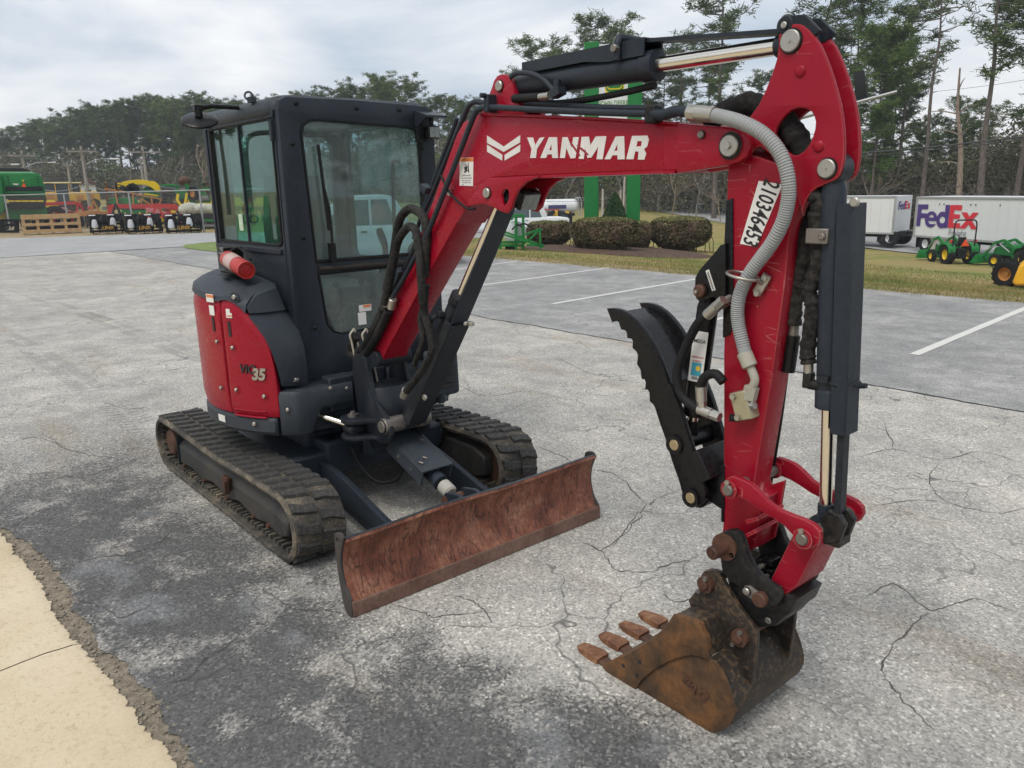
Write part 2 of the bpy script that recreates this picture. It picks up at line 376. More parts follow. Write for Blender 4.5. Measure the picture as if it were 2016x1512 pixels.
# ================================================================== the mini excavator
EX = thing('mini_excavator', 'red and slate mini excavator with enclosed cab, blade, thumb and bucket in the foreground', 'excavator', (.41, 0, 0))
EXC = Vector((.41, 0, 0))
_build = MB.build
def xb(mb, name, mat, parent=None, smooth=35, bevel=0, seg=2):     # build as a part of the machine (all coordinates are in the lot's frame)
    o = mb.build(name, mat, parent or EX, smooth, bevel, seg)
    if parent is None or parent is EX: o.matrix_parent_inverse = Matrix.Translation(-EXC)
    return o
def xp(name, mat, loops, a0, a1, axis='Y', bevel=.003, parent=None, add=None):
    o = plate(name, mat, parent or EX, loops, a0, a1, axis, bevel, add=add)
    if parent is None: o.matrix_parent_inverse = Matrix.Translation(-EXC)
    return o
def xl(o):
    o.matrix_parent_inverse = Matrix.Translation(-EXC); return o
YC = -.03
def V3(xz, y): return Vector((xz[0], y, xz[1]))

# ---- tracks
TX0, TX1, TZ = -.775, 1.513, .40
TFRAME = paint('muddy_frame_paint', (.034, .036, .038), .5, .6, (.125, .10, .075), chips=.12, chipcol=(.16, .07, .035), var=.2, scale=5)
TR = TZ / 2
def track_loop(off, n_end=14, sag=True):
    """closed loop (x,z) of the belt at distance off inside the tread surface"""
    r_ = TR - off; pts = []
    cx1, cx0 = TX1 - TR, TX0 + TR
    for k in range(n_end + 1): a = -math.pi / 2 + math.pi * k / n_end; pts.append((cx1 + r_ * math.cos(a), TR + r_ * math.sin(a)))
    m = 14
    for k in range(1, m): t = k / m; pts.append((cx1 + (cx0 - cx1) * t, TR + r_ - .012 * math.sin(math.pi * t) * 1.0 + (.006 * math.sin(3 * math.pi * t))))
    for k in range(n_end + 1): a = math.pi / 2 + math.pi * k / n_end; pts.append((cx0 + r_ * math.cos(a), TR + r_ * math.sin(a)))
    for k in range(1, m): t = k / m; pts.append((cx0 + (cx1 - cx0) * t, TR - r_))
    return pts
def lug_mesh():
    mb = MB(); w = .122; pts = []
    # swept chevron bar: outer end wide, bent in the middle; local x along travel, y across, z out
    def bar(c0, c1, c2, h0, h1, hw):
        rings = []
        for (x, y, k) in (c0, c1, c2):
            rings.append([(x - k, y, 0), (x + k, y, 0), (x + k * .78, y, .018), (x - k * .78, y, .018)])
        mb.loft(rings)
    bar((.006, 0, .030), (.0, .055, .026), (-.022, w, .032), 0, 0, 0)
    return mb
LUGM = lug_mesh().mesh('tread_lug', LUG, 40)
def track(y0, y1, side):
    mb = MB(); lo, li = track_loop(.016), track_loop(.050); n = len(lo)
    rings = []
    for i in range(n + 1):
        a, b = lo[i % n], li[i % n]
        m_ = ((a[0] * .5 + b[0] * .5), (a[1] * .5 + b[1] * .5))
        rings.append([(a[0], y0 + .012, a[1]), (m_[0], y0, m_[1]), (b[0], y0 + .006, b[1]), (b[0], y1 - .006, b[1]), (m_[0], y1, m_[1]), (a[0], y1 - .012, a[1])])
    mb.loft(rings, True, False)
    # inner drive teeth
    acc = 0; last = None; step = .0525; nxt = 0
    dense = smooth_path([(p[0], p[1], 0) for p in li], 6, True); dn = len(dense)
    for i in range(dn):
        p, q = dense[i], dense[(i + 1) % dn]; acc += (q - p).length
        if acc >= nxt:
            nxt += step; t = (q - p).normalized(); nr = Vector((-t.y, t.x, 0))
            M = Matrix(((t.x, 0, nr.x), (0, 1, 0), (t.y, 0, nr.y)))
            for yy in (y0 + .085, y1 - .085): mb.box(V3((p.x + nr.x * .012, p.y + nr.y * .012), yy), (.024, .10, .024), M)
    belt = xb(mb, 'rubber_track', RUBBER, None, 40)
    # tread lugs, two staggered rows
    dense = smooth_path([(p[0], p[1], 0) for p in lo], 8, True); dn = len(dense)
    Ltot = sum((dense[(i + 1) % dn] - dense[i]).length for i in range(dn)); nl = round(Ltot / .104); st = Ltot / nl
    mid = (y0 + y1) / 2
    for row in (0, 1):
        acc = 0; k = 0; target = st * (.5 if row else 0)
        for i in range(dn):
            p, q = dense[i], dense[(i + 1) % dn]; L_ = (q - p).length
            while acc + L_ >= target and k < nl:
                pp = p.lerp(q, (target - acc) / L_); t = (q - p).normalized(); nr = Vector((t.y, -t.x, 0))
                o = bpy.data.objects.new('tread_lug', LUGM); COL.objects.link(o); o.parent = belt
                ysg = 1 if row else -1
                M = Matrix(((t.x * ysg, 0, nr.x, pp.x - nr.x * .002), (0, ysg, 0, mid + ysg * .008), (t.y * ysg, 0, nr.y, pp.y - nr.y * .002), (0, 0, 0, 1)))
                if row == 0: M = M @ Matrix.Diagonal((1, 1, 1, 1))
                o.matrix_local = M; k += 1; target += st
            acc += L_
    return belt
tr_r = track(-.8176, -.5176, -1); tr_l = track(.5176, .8176, 1)
for sg, (y0, y1) in ((-1, (-.8176, -.5176)), (1, (.5176, .8176))):
    yo = y0 + .055 if sg < 0 else y1 - .055; yi = y1 - .03 if sg < 0 else y0 + .03
    mb = MB()
    lowz = lerp_tab([(-.42, .085), (-.2, .10), (.03, .08), (.2, .115), (.45, .08), (.62, .115), (.85, .08), (1.0, .105), (1.2, .085), (1.29, .12)]); rings = []
    for i in range(58):
        x = -.42 + 1.71 * i / 57; ft = max(0, (x - 1.12) / .17); zt_ = .285 - .05 * ft * ft; zb_ = lowz(x); zm = .215 - .02 * ft
        rings.append([(x, yo, zb_), (x, yo, zm), (x, yo - sg * .012, zm + .012), (x, yo - sg * .075, zt_), (x, yi, zt_), (x, yi, zb_)])
    mb.loft(rings)
    fr = xb(mb, 'track_frame', TFRAME, None, 30, .012, 2)
    # rollers and idler, sprocket, travel motor
    for x in (-.2, .1, .4, .7, 1.0):
        xl(MB().cyl((x, y0 + .09, .085), (x, y1 - .09, .085), .045, 16).build('track_roller', RUST_DARK, EX))
    xl(MB().cyl((1.313, y0 + .10, .20), (1.313, y1 - .10, .20), .142, 28, .01).build('front_idler', RUST_DARK, EX))
    s_ = xl(MB().cyl((-.575, y0 + .12, .20), (-.575, y1 - .08, .20), .135, 24, .01).build('drive_sprocket', RUST_DARK, EX))
    hub = MB().cyl((-.575, y0 + .14, .20), (-.575, y0 + .045 if sg < 0 else y0 + .1, .20), .092, 28, .012) if sg < 0 else MB().cyl((-.575, y1 - .14, .20), (-.575, y1 - .045, .20), .092, 28, .012)
    o = hub.build('motor_hub', RUST_DARK, s_)
    if sg < 0:
        for x, z in ((-.33, .095), (.05, .092), (.44, .09), (.84, .095), (1.05, .11)): MB().cyl((x, yo - .012, z), (x, yo + .01, z), .014, 8).build('bolt', RUST_DARK, fr)
        mb = MB(); mb.box((.50, yo - .016, .205), (.075, .03, .085)); mb.cyl((.52, yo - .04, .20), (.52, yo, .20), .020, 10); mb.box((.545, yo - .035, .195), (.02, .03, .085))
        mb.build('grease_port', RUST_DARK, fr, 35, .004)
        mb = MB(); mb.box((-.425, yo + .05, .17), (.012, .12, .22)); mb.build('end_cap', DARKW, fr, 35, .003)
# centre frame
mb = MB(); mb.box((.37, 0, .30), (1.0, 1.08, .16)); mb.box((.78, 0, .33), (.22, .62, .22)); mb.box((.37, 0, .42), (.72, .72, .10))
xb(mb, 'car_body', DARK, None, 35, .02)
mb = MB(); mb.cyl((.41, 0, .44), (.41, 0, .535), .36, 40); xb(mb, 'slew_ring', DARKW)

# ---- dozer blade
BW = 1.617 / 2
fprof = [(2.036, .004), (2.034, .075), (2.020, .078), (1.995, .12), (1.978, .17), (1.970, .22), (1.974, .275), (1.985, .315), (1.998, .345), (2.012, .362), (2.024, .368)]
bprof = [(2.018, .382), (1.998, .378), (1.975, .350), (1.955, .30), (1.948, .22), (1.956, .16), (1.975, .11), (2.004, .06), (2.012, .004)]
def wobble(p, y): return (p[0] + .004 * math.sin(y * 5.1) * (p[1] / .36), y, p[1] + .003 * math.sin(y * 7.3 + p[1] * 9))
ys = [-BW + .012 + i * (2 * BW - .024) / 26 for i in range(27)]
mb = MB(); mb.loft([[wobble(p, y) for p in fprof + bprof] for y in ys]); bl = xb(mb, 'dozer_blade', RUST_BLADE, None, 40)
mb = MB(); mb.prism([(2.0365, .0), (2.044, .004), (2.042, .073), (2.0365, .078)], -BW + .006, BW - .006); o = mb.build('cutting_edge', RUST_EDGE, bl, 35, .002)
back = [(p[0] - .0015, p[1] + .001) for p in bprof]
mb = MB(); rgs = []
for y in ys: h_ = .0035 + .0035 * mnoise.noise(Vector((y * 6, 2, 0))); w_ = .004 + .006 * mnoise.noise(Vector((y * 9, 5, 0))); rgs.append([wobble(p, y) for p in ((2.016 + w_, .3825 + h_ * .2), (1.998, .3785 + h_), (1.974, .3505 + h_), (1.978, .345), (2.010 + w_, .378))])
mb.loft(rgs); mb.build('top_edge', DARKG, bl, 50)
ENDP = paint('worn_end_plate', (.055, .055, .055), .55, .5, (.16, .10, .065), chips=.2, chipcol=(.20, .09, .05))
for y in (-BW, BW - .016):
    pr = [(2.034, 0), (2.032, .078), (1.992, .13), (1.968, .21), (1.974, .29), (1.996, .345), (2.004, .372), (1.985, .392), (1.955, .388), (1.925, .36), (1.93, .2), (1.96, .05), (1.99, 0)]
    ear = [circ((1.955, .352), .012, 12)]
    plate('end_plate', ENDP, bl, [rpoly(pr, 3)] + ear, y, y + .016, 'Y', .002)
mb = MB(); mb.cyl((1.80, -.35, .225), (1.80, .35, .225), .050, 24); mb.build('torque_tube', DARKG, bl)
mb = MB()
for y in (-.055, .055): mb.prism([(1.95, .1), (1.95, .30), (1.85, .33), (1.74, .31), (1.70, .26), (1.74, .20), (1.86, .14)], y - .012, y + .012)
mb.build('cylinder_bracket', DARK, bl, 35, .004)
# arms: curved plates from the centre frame to the blade
for y in (-.33, .33):
    top = smooth_path([(.80, .335, 0), (1.1, .30, 0), (1.4, .225, 0), (1.65, .175, 0), (1.96, .235, 0)], 5)
    bot = smooth_path([(.80, .15, 0), (1.1, .11, 0), (1.4, .06, 0), (1.65, .045, 0), (1.96, .08, 0)], 5)
    lp = [(p.x, p.y) for p in top] + [(p.x, p.y) for p in reversed(bot)]
    lp = [(x, z) for x, z in lp]
    MBp = xp('blade_arm', DARK, [lp], y - .02, y + .02, 'Y', .004)
    mb = MB(); mb.cyl((.80, y - .07, .25), (.80, y + .07, .25), .045, 20, .005); mb.build('pivot_boss', DARKW, MBp)
# lift cylinder under its cover
a, b = Vector((1.02, 0, .52)), Vector((1.74, 0, .265)); d = (b - a).normalized(); nrm = Vector((-d.z, 0, d.x))
mb = MB(); mb.cyl(a + d * .12, b - d * .14, .045, 20); cy = xb(mb, 'blade_cylinder', DARK)
mb = MB(); mb.cyl(a - d * .05, a + d * .2, .022, 16); mb.build('rod', CHROME, cy)
mb = MB(); mb.cyl(b - d * .125, b - d * .04, .040, 16, .01); mb.build('seal_wrap', flat('white_wrap', (.42, .40, .35), .8), cy, 35)
mb = MB(); mb.cyl(b + Vector((0, -.075, 0)), b + Vector((0, .075, 0)), .026, 16); mb.build('pin', RUST_DARK, cy)
M = Matrix((d, Vector((0, 1, 0)), nrm)).transposed()
mb = MB(); mb.box(a.lerp(b, .52) + nrm * .065, (.36, .205, .012), M); mb.box(a.lerp(b, .52) + nrm * .02 + Vector((0, -.097, 0)), (.36, .01, .085), M); mb.box(a.lerp(b, .52) + nrm * .02 + Vector((0, .097, 0)), (.36, .01, .085), M)
cv = mb.build('cover_plate', DARKG, cy, 35, .003)
mb = MB()
for t_, yy in ((.42, .05), (.62, -.03), (.66, -.075)): mb.tube([a.lerp(b, t_) + nrm * .068 + Vector((0, yy, 0)), a.lerp(b, t_) + nrm * .082 + Vector((0, yy, 0)), a.lerp(b, t_ + .03) + nrm * .086 + Vector((0, yy + .008, 0))], .006, 6)
for t_ in (.45, .62):
    mb.cyl(a.lerp(b, t_) + nrm * .02 + Vector((0, -.102, 0)), a.lerp(b, t_) + nrm * .02 + Vector((0, -.108, 0)), .010, 8)
mb.build('bolt', STEELD, cv)
mb = MB(); mb.tube(smooth_path([(.95, -.18, .40), (1.0, -.15, .28), (1.1, -.10, .20), (1.2, -.03, .23), (1.25, -.01, .33)], 6), .014, 8); xb(mb, 'hydraulic_hose', HOSE)
mb = MB(); mb.tube(smooth_path([(.95, .16, .42), (1.02, .13, .30), (1.12, .08, .25), (1.2, .03, .33)], 6), .012, 8); xb(mb, 'hydraulic_hose', HOSE)

# ---- upper structure
HC = (.41, 0.0)
def hp(phi, r_, z): return Vector((HC[0] + r_ * math.cos(phi), HC[1] + r_ * math.sin(phi), z))
def cylpatch(name, mat, phis, zlo, zhi, rad, depth=.03, edge=.012, rows=8, parent=None, lean=None):
    """curved panel on the house's round flank, edges rolled in"""
    phis = list(phis); mb = MB(); rings = []
    m = len(phis)
    for i, ph in enumerate(phis):
        z0, z1 = zlo(ph), zhi(ph); ring = []
        for k in range(rows + 1):
            t = k / rows; z = z0 + (z1 - z0) * t
            dz = min(z - z0, z1 - z); dp = min(abs(ph - phis[0]), abs(phis[-1] - ph)) * rad
            q = min(dz, dp); drop = 0 if q >= edge else edge * (1 - math.sqrt(max(0, 1 - (1 - q / edge) ** 2)))
            rr = rad - drop - (lean(ph, z) if lean else 0); ring.append(hp(ph, rr, z))
        ring = [hp(ph, rad - depth, z0)] + ring + [hp(ph, rad - depth, z1)]
        rings.append(ring)
    first = [hp(phis[0], rad - depth, p.z) for p in rings[0]]; lastr = [hp(phis[-1], rad - depth, p.z) for p in rings[-1]]
    mb.loft([first] + rings + [lastr], True, True)
    return xb(mb, name, mat, parent, 40)
def frange(a, b, n): return [a + (b - a) * k / n for k in range(n + 1)]
RP = .775
ptop = [onC(*q, RP) for q in ((438, 592), (451, 592), (465, 601), (479, 613), (495.6, 633), (507, 646), (517.8, 660.6), (526, 675), (534.4, 691), (547, 724), (553, 750))]
PH_SEAM = onC(443, 700, RP)[0]; PH_FR = onC(550, 800, RP)[0]
ZB = onC(500, 820, RP)[1]
ztop = lerp_tab(ptop + [(PH_FR + .001, ptop[-1][1] - .05)])
zt0 = ptop[0][1]
def edge_fine(a, b, n):    # denser columns at the ends so the rolled edge reads
    e = [a, a + (b - a) * .006, a + (b - a) * .015]; return e + frange(a + (b - a) * .03, b - (b - a) * .03, n) + [b - (b - a) * .015, b - (b - a) * .006, b]
pan1 = cylpatch('side_panel', RED, edge_fine(PH_SEAM + .006, PH_FR, 26), lambda p: ZB, ztop, RP, .03, .012, 14)
pan2 = cylpatch('side_panel', RED, edge_fine(R(-175), PH_SEAM - .006, 30), lambda p: ZB, lambda p: zt0 + .02 - max(0, (p - PH_SEAM + .5)) * .06, RP, .03, .012, 10)
cylpatch('counterweight', RED, edge_fine(R(128), R(183), 24), lambda p: ZB, lambda p: zt0 - .1, RP, .05, .02, 6)
cylpatch('lower_bumper', DARKG, edge_fine(R(-205), onC(545, 840, .77)[0], 40), lambda p: .552, lambda p: ZB - .006, .770, .05, .015, 6)
# body core behind the panels
mb = MB(); pl = [hp(p, .735, 0) for p in frange(R(-205), R(-52), 34)] + [Vector((.93, -.35, 0)), Vector((.93, .55, 0)), Vector((.75, .66, 0))] + [hp(p, .735, 0) for p in frange(R(62), R(150), 14)]
mb.prismz([(p.x, p.y) for p in pl], .54, .80); xb(mb, 'deck_frame', DARK, None, 30)
mb = MB(); pl = [hp(p, .735, 0) for p in frange(R(-205), R(-60), 30)] + [Vector((.62, -.395, 0)), Vector((-.33, -.395, 0))]
mb.prismz([(p.x, p.y) for p in pl], .78, 1.20); xb(mb, 'engine_bay', DARK, None, 30)
# panel furniture: handles, bolts, creases, badge, stickers
def onpanel(px, py, r_=RP): ph, z = onC(px, py, r_); return hp(ph, r_, z), ph
def stud(px, py, r_=.011, dep=.014, rad=RP, mat=STEEL, parent=None, dish=True):
    p, ph = onpanel(px, py, rad); n_ = Vector((math.cos(ph), math.sin(ph), 0))
    if dish:
        mb = MB(); mb.ring(p - n_ * .004, p + n_ * .002, r_ * 1.5, r_ * 2.2, 18); mb.build('bolt_recess', RED if parent in (pan1, pan2) else DARKG, parent)
    mb = MB(); mb.cyl(p - n_ * .004, p + n_ * dep, r_, 10, .003); mb.build('bolt', mat, parent)
for q in ((459, 684), (466.6, 767), (521, 780)): stud(*q, parent=pan1)
for q in ((428.6, 672), (437, 763)): stud(*q, parent=pan2)
def slot(px, py, h, parent):
    p, ph = onpanel(px, py, RP + .0015); n_ = Vector((math.cos(ph), math.sin(ph), 0)); t_ = Vector((-math.sin(ph), math.cos(ph), 0))
    me = outline_mesh([rrect(-.011, -h / 2, .011, h / 2, .010)], .003); lay(me, 'latch_slot', INK, parent, p, t_, (0, 0, 1))
slot(452, 648, .088, pan1); slot(420.5, 638, .085, pan2)
def panel_decal(px, py, w, h, parent, mats=WHITE, name='sticker', rad=RP + .0025):
    p, ph = onpanel(px, py, rad); t_ = Vector((-math.sin(ph), math.cos(ph), 0))
    return lay(outline_mesh([rrect(-w / 2, -h / 2, w / 2, h / 2, .002, 2)], .002), name, mats, parent, p, t_, (0, 0, 1)), p, t_
o, p, t_ = panel_decal(451, 621, .045, .028, pan1); o, p, t_ = panel_decal(448.5, 612, .03, .022, pan1)
panel_decal(451.5, 622, .036, .006, pan1, ORANGE, 'sticker_print', RP + .0045)
o, p, t_ = panel_decal(413, 587, .075, .045, pan2); panel_decal(413, 583, .07, .014, pan2, ORANGE, 'sticker_print', RP + .0045)
panel_decal(417, 611, .05, .055, pan2)
# model badge
p, ph = onpanel(487, 731, RP + .003); t_ = Vector((-math.sin(ph), math.cos(ph), 0))
lay(text_mesh('ViO', .072, .004, .0012, .25, .95), 'badge_lettering', flat('badge_dark', (.05, .05, .055), .4, .5), pan1, p + Vector((0, 0, .010)), t_, (0, 0, 1))
p, ph = onpanel(509, 738, RP + .004); t_ = Vector((-math.sin(ph), math.cos(ph), 0))
lay(text_mesh('35', .088, .006, .004, .2, .95), 'badge_lettering', STEEL, pan1, p, t_, (0, 0, 1))
# pressed ridge low on the panel
mb = MB(); q0, q1 = onC(461, 800, RP), onC(524, 813, RP)
for k in range(2):
    zz = q0[1] - .012 - k * .035
    mb.tube([hp(q0[0] + (q1[0] - q0[0]) * t / 10, RP - .001, zz) for t in range(11)], .006, 6)
mb.build('pressed_ridge', RED, pan1)
# front corner cover
fc = [hp(onC(549, 800, .77)[0] + R(.4), .775, 0), hp(R(-45.5), .775, 0), hp(R(-41), .77, 0), Vector((.995, -.42, 0)), Vector((1.005, -.30, 0)), Vector((1.0, -.17, 0))]
fc = smooth_path(fc, 4)
ztopf = .802; mb = MB(); rings = []
for i, p in enumerate(fc):
    t = i / (len(fc) - 1); zb = .552 if t < .55 else .552 + min(1, (t - .55) / .12) * .135
    nrm = Vector((p.x - .55, p.y, 0)).normalized(); q = p - nrm * .09
    rings.append([(p.x - nrm.x * .01, p.y - nrm.y * .01, zb), (p.x, p.y, zb + .012), (p.x, p.y, ztopf - .02), (p.x - nrm.x * .015, p.y - nrm.y * .015, ztopf), (q.x, q.y, ztopf), (q.x, q.y, zb)])
mb.loft(rings); fcov = xb(mb, 'corner_cover', DARKG, None, 40)
for q in ((567, 806), (650, 764), (682, 764)):
    p = onX(*q, 1.0); 
    if q[0] < 600: stud(*q, parent=fcov, rad=.775)
    else: MB().cyl((p.x - .01, p.y, p.z), (p.x + .012, p.y, p.z), .011, 10, .003).build('bolt', STEEL, fcov)
o = bpy.data.objects.get('lower_bumper'); stud(502, 834, .013, parent=o, rad=.77)
panel_decal(437, 823, .075, .04, o, WHITE, 'sticker', .7735)
mb = MB()
for q in ((586, 748),): pass
# dark upper hood over the side panels
ins = lambda ph, r_, z: hp(ph, r_, z)
rings = []
def hood_inner(ph):
    # the inner edge stays against the cab wall
    y = -.40; x = max(-.34, min(.60, HC[0] + .62 * math.cos(ph))); return Vector((x, y, 0))
for ph in frange(R(-150), R(-60), 30):
    t = (ph - R(-150)) / R(90)
    zo = (zt0 + .022 - max(0, (ph - PH_SEAM + .5)) * .06) if ph < PH_SEAM else ztop(ph) + .004
    zt = 1.415 - .075 * max(0, (t - .35) / .65)
    i_ = hood_inner(ph)
    rr = .80 - .03 * 0
    o1 = hp(ph, .776, zo); o2 = hp(ph, .766, zo + (zt - zo) * .45); o3 = hp(ph, .72, zt - .02); o4 = hp(ph, .67, zt)
    rings.append([hp(ph, .72, zo), o1, o2, o3, o4, Vector((i_.x, max(i_.y, min(i_.y, -.4)), zt + .005)), Vector((i_.x, i_.y, 1.15))])
mb = MB(); mb.loft(rings); hood = xb(mb, 'upper_hood', DARKG, None, 50)
o_ = onC(462, 585, .77); stud(462, 585, .014, .012, .772, parent=hood)
p = Vector((.36, -.60, 1.413)); lay(outline_mesh([rrect(-.055, -.018, .055, .018, .004)], .004), 'vent_slot', INK, hood, p + Vector((0, 0, .001)), (1, -.15, 0), (.15, 1, 0))
# fender: from hood front down beside the cab pillar
outer = [(488, 621), (507, 646), (520, 664), (534, 691), (545, 722), (552, 748), (554, 760)]
inner = [(560, 612), (568, 628), (577, 648), (587, 680), (592, 710), (594.5, 740), (595, 757)]
rings = []
for (q, w_) in zip(outer, inner):
    a = onpanel(*q, RP)[0]; b = onY(*w_, -.42)
    m_ = a.lerp(b, .5); nrm = Vector((.45, -.75, .3)).normalized()
    rings.append([a - nrm * .03, a, a.lerp(b, .25) + nrm * .016, m_ + nrm * .018, a.lerp(b, .8) + nrm * .012, b, b - nrm * .06])
# top closing row reaching up under the hood
mb = MB(); mb.loft(rings); fen = xb(mb, 'side_fender', DARKG, None, 50)
p = onY(584, 748, -.46); MB().cyl(p + Vector((-.004, .008, -.002)), p + Vector((.01, -.02, .005)), .013, 12, .003).build('bolt', STEEL, fen)
# filler between hood end and fender
a0, a1, b0, b1 = onpanel(490, 617, RP)[0], onY(562, 610, -.42), onpanel(486, 606, RP - .01)[0], onY(545, 566, -.44)
c0 = onpanel(470, 601, RP - .01)[0]; c1 = onY(522, 553, -.46)
mb = MB(); mb.loft([[c0, c0.lerp(c1, .5) + Vector((.0, -.03, .03)), c1], [b0, b0.lerp(b1, .5) + Vector((.02, -.035, .02)), b1], [a0, a0.lerp(a1, .5) + Vector((.02, -.02, 0)), a1], [a0 + Vector((-.06, .06, -.02)), a0.lerp(a1, .5) + Vector((-.06, .06, -.02)), a1 + Vector((-.06, .06, -.02))], [c0 + Vector((-.06, .06, -.05)), c0.lerp(c1, .5) + Vector((-.06, .06, -.05)), c1 + Vector((-.06, .06, -.05))]], False)
o = mb.build('hood_nose', DARKG, EX, 50); xl(o)

# ---- cab
XF, YR, YL, XB = .79, -.385, .63, -.34
def cpx(q, x=XF): p = onX(*q, x); return (p.y, p.z)
out = [cpx(q) for q in ((538, 200), (541, 186), (552, 180), (700, 190), (838, 199), (851, 206), (853, 222))]
zbot = .80
out = [(YR + .005, 2.30), (YR + .02, 2.352), (YR + .06, 2.372), (.1, 2.375), (YL - .06, 2.365), (YL - .015, 2.345), (YL, 2.30), (YL + .005, zbot), (YR + .0, zbot)]
hole_u = [cpx(q) for q in ((592, 262), (595, 247), (606, 238), (625, 236))] + [(.44, 2.236), (.505, 2.225), (.525, 2.19), (.53, 1.9), (.53, 1.475)] + [cpx((622, 518))]
hole_l = [cpx((627, 540))] + [(.53, 1.42), (.53, 1.14), (.51, 1.09), (.46, 1.065)] + [cpx(q) for q in ((672, 657), (655, 652), (644, 638))]
cabf = xp('cab_front_frame', DARK, [out, hole_u, hole_l], XF - .055, XF, 'X', .010)
# window seals
for hl, nm in ((hole_u, 'window_seal'), (hole_l, 'window_seal')):
    inner_ = [(y + (.1 - y) * .03, z + ((sum(p[1] for p in hl) / len(hl)) - z) * .03) for y, z in hl]
    plate(nm, HOSE, cabf, [hl, inner_], XF - .030, XF + .004, 'X', .002)
plate('front_window', GLASS_F, cabf, [hole_u], XF - .022, XF - .017, 'X', .0)
plate('lower_front_window', GLASS_F, cabf, [hole_l], XF - .022, XF - .017, 'X', .0)
q0, q1 = cpx((627, 530)), cpx((765, 523))
mb = MB(); mb.cyl((XF + .004, q0[0], q0[1]), (XF + .004, .53, q0[1] - .004), .016, 12); mb.build('window_rail', paint('brown_black_seal', (.025, .02, .018), .4), cabf)
# pillar plugs and decals
for q in ((582, 203), (702, 213), (786, 216), (576, 283), (598, 468), (620, 645), (831, 291)):
    p = onX(*q, XF); MB().sphere((XF + .002, p.y, p.z), .013, 12, 8).build('rubber_plug', HOSE, cabf)
for q, w_, h_, m_ in (((719, 606), .085, .04, WHITE), ((713, 627), .055, .075, WHITE), ((722, 602), .05, .014, ORANGE)):
    p = onX(*q, XF - .012); lay(outline_mesh([rrect(-w_ / 2, -h_ / 2, w_ / 2, h_ / 2, .003, 2)], .002), 'window_sticker', m_, cabf, p + Vector((.003 if m_ is ORANGE else 0, 0, 0)), (0, 1, 0), (0, 0, 1))
# right side
def cpy(q, y=YR): p = onY(*q, y); return (p.x, p.z)
so_ = [(XB, 2.33), (XF - .0555, 2.33), (XF - .0555, .80), (.40, .80), (XB, 1.10)]
sh = rpoly([(-.235, 2.27), (.68, 2.27), (.715, 2.24), (.715, 1.60), (.68, 1.575), (-.235, 1.575)], 1)
cabr = xp('cab_side_frame', DARK, [so_, sh], YR, YR + .05, 'Y', .008)
sm = [(x + (.24 - x) * .03, z + (1.92 - z) * .035) for x, z in sh]
plate('window_seal', HOSE, cabr, [sh, sm], YR - .006, YR + .02, 'Y', .002)
plate('side_window', GLASS_S, cabr, [sh], YR + .010, YR + .015, 'Y', 0)
mb = MB(); mb.box((.235, YR + .004, 1.92), (.014, .016, .69)); mb.build('sliding_frame', DARK, cabr)
mb = MB(); mb.box((.72, YR - .008, 2.20), (.03, .02, .11)); mb.box((.30, YR - .004, 2.285), (.9, .012, .04)); mb.box((.2, YR - .006, 1.545), (1.0, .016, .03)); mb.box((-.29, YR - .004, 1.90), (.03, .012, .74))
mb.build('side_trim', DARK, cabr, 35, .004)
mb = MB()
for k in range(6): mb.tube([(.60, YR - .004, 1.20 - k * .028), (.66, YR - .004, 1.195 - k * .028)], .008, 6)
mb.box((.63, YR - .001, 1.13), (.085, .006, .20)); mb.build('air_louvre', HOSE, cabr, 35)
lay(outline_mesh([rrect(-.03, -.05, .03, .05, .003, 2)], .002), 'window_sticker', flat('pale_green_paper', (.55, .68, .52), .6), cabr, (.12, YR + .006, 1.70), (1, 0, 0), (0, 0, 1))
# left side (door) and rear
so2 = [(XB, 2.33), (XF - .0555, 2.33), (XF - .0555, .80), (XB, .80)]
xp('cab_door', DARK, [so2, rrect(-.26, 1.42, .68, 2.27, .05), rrect(-.1, .98, .68, 1.36, .05)], YL - .05, YL, 'Y', .008)
dr = bpy.data.objects['cab_door']; plate('door_window', GLASS, dr, [rrect(-.26, 1.42, .68, 2.27, .05)], YL - .03, YL - .025, 'Y', 0); plate('door_window', GLASS, dr, [rrect(-.1, .98, .68, 1.36, .05)], YL - .03, YL - .025, 'Y', 0)
mb = MB(); mb.tube(smooth_path([(.46, YL - .055, 2.05), (.46, YL - .10, 2.05), (.46, YL - .11, 2.0), (.44, YL - .11, 1.62), (.44, YL - .10, 1.58), (.44, YL - .055, 1.58)], 4), .013, 8); mb.build('grab_handle', SEAT, dr)
rear = xp('cab_rear_frame', DARK, [[(YR + .05, 2.33), (YL - .05, 2.33), (YL - .05, 1.0), (YR + .05, 1.0)], rrect(YR + .14, 1.48, YL - .14, 2.24, .06)], XB, XB + .05, 'X', .008)
plate('rear_window', GLASS, rear, [rrect(YR + .14, 1.48, YL - .14, 2.24, .06)], XB + .02, XB + .025, 'X', 0)
# roof
rings = []
for (z, e) in ((2.275, .03), (2.285, .008), (2.31, 0), (2.345, .012), (2.37, .04), (2.384, .09), (2.388, .16)):
    r2 = .12; rings.append([(x, y, z) for x, y in rrect(XB - .03 + e, YR - .03 + e, XF - .003 - e * .4, YL + .03 - e, r2 - e * .5)])
mb = MB(); mb.loft(rings); roof = xb(mb, 'cab_roof', DARKG, None, 50)
mb = MB(); mb.loft([[(x, y, z) for x, y in rrect(.0 + e, -.2 + e, .62 - e, .46 - e, .08)] for z, e in ((2.385, 0), (2.398, .006), (2.402, .03))]); mb.build('roof_hatch', DARKG, roof, 40)
mb = MB()
for x_ in (.50,): mb.ring((x_, YR - .025, 2.395), (x_ + .012, YR - .03, 2.395), .016, .026, 16); mb.box((x_ + .01, YR - .015, 2.375), (.05, .03, .03))
mb.build('lifting_eye', DARKG, roof)
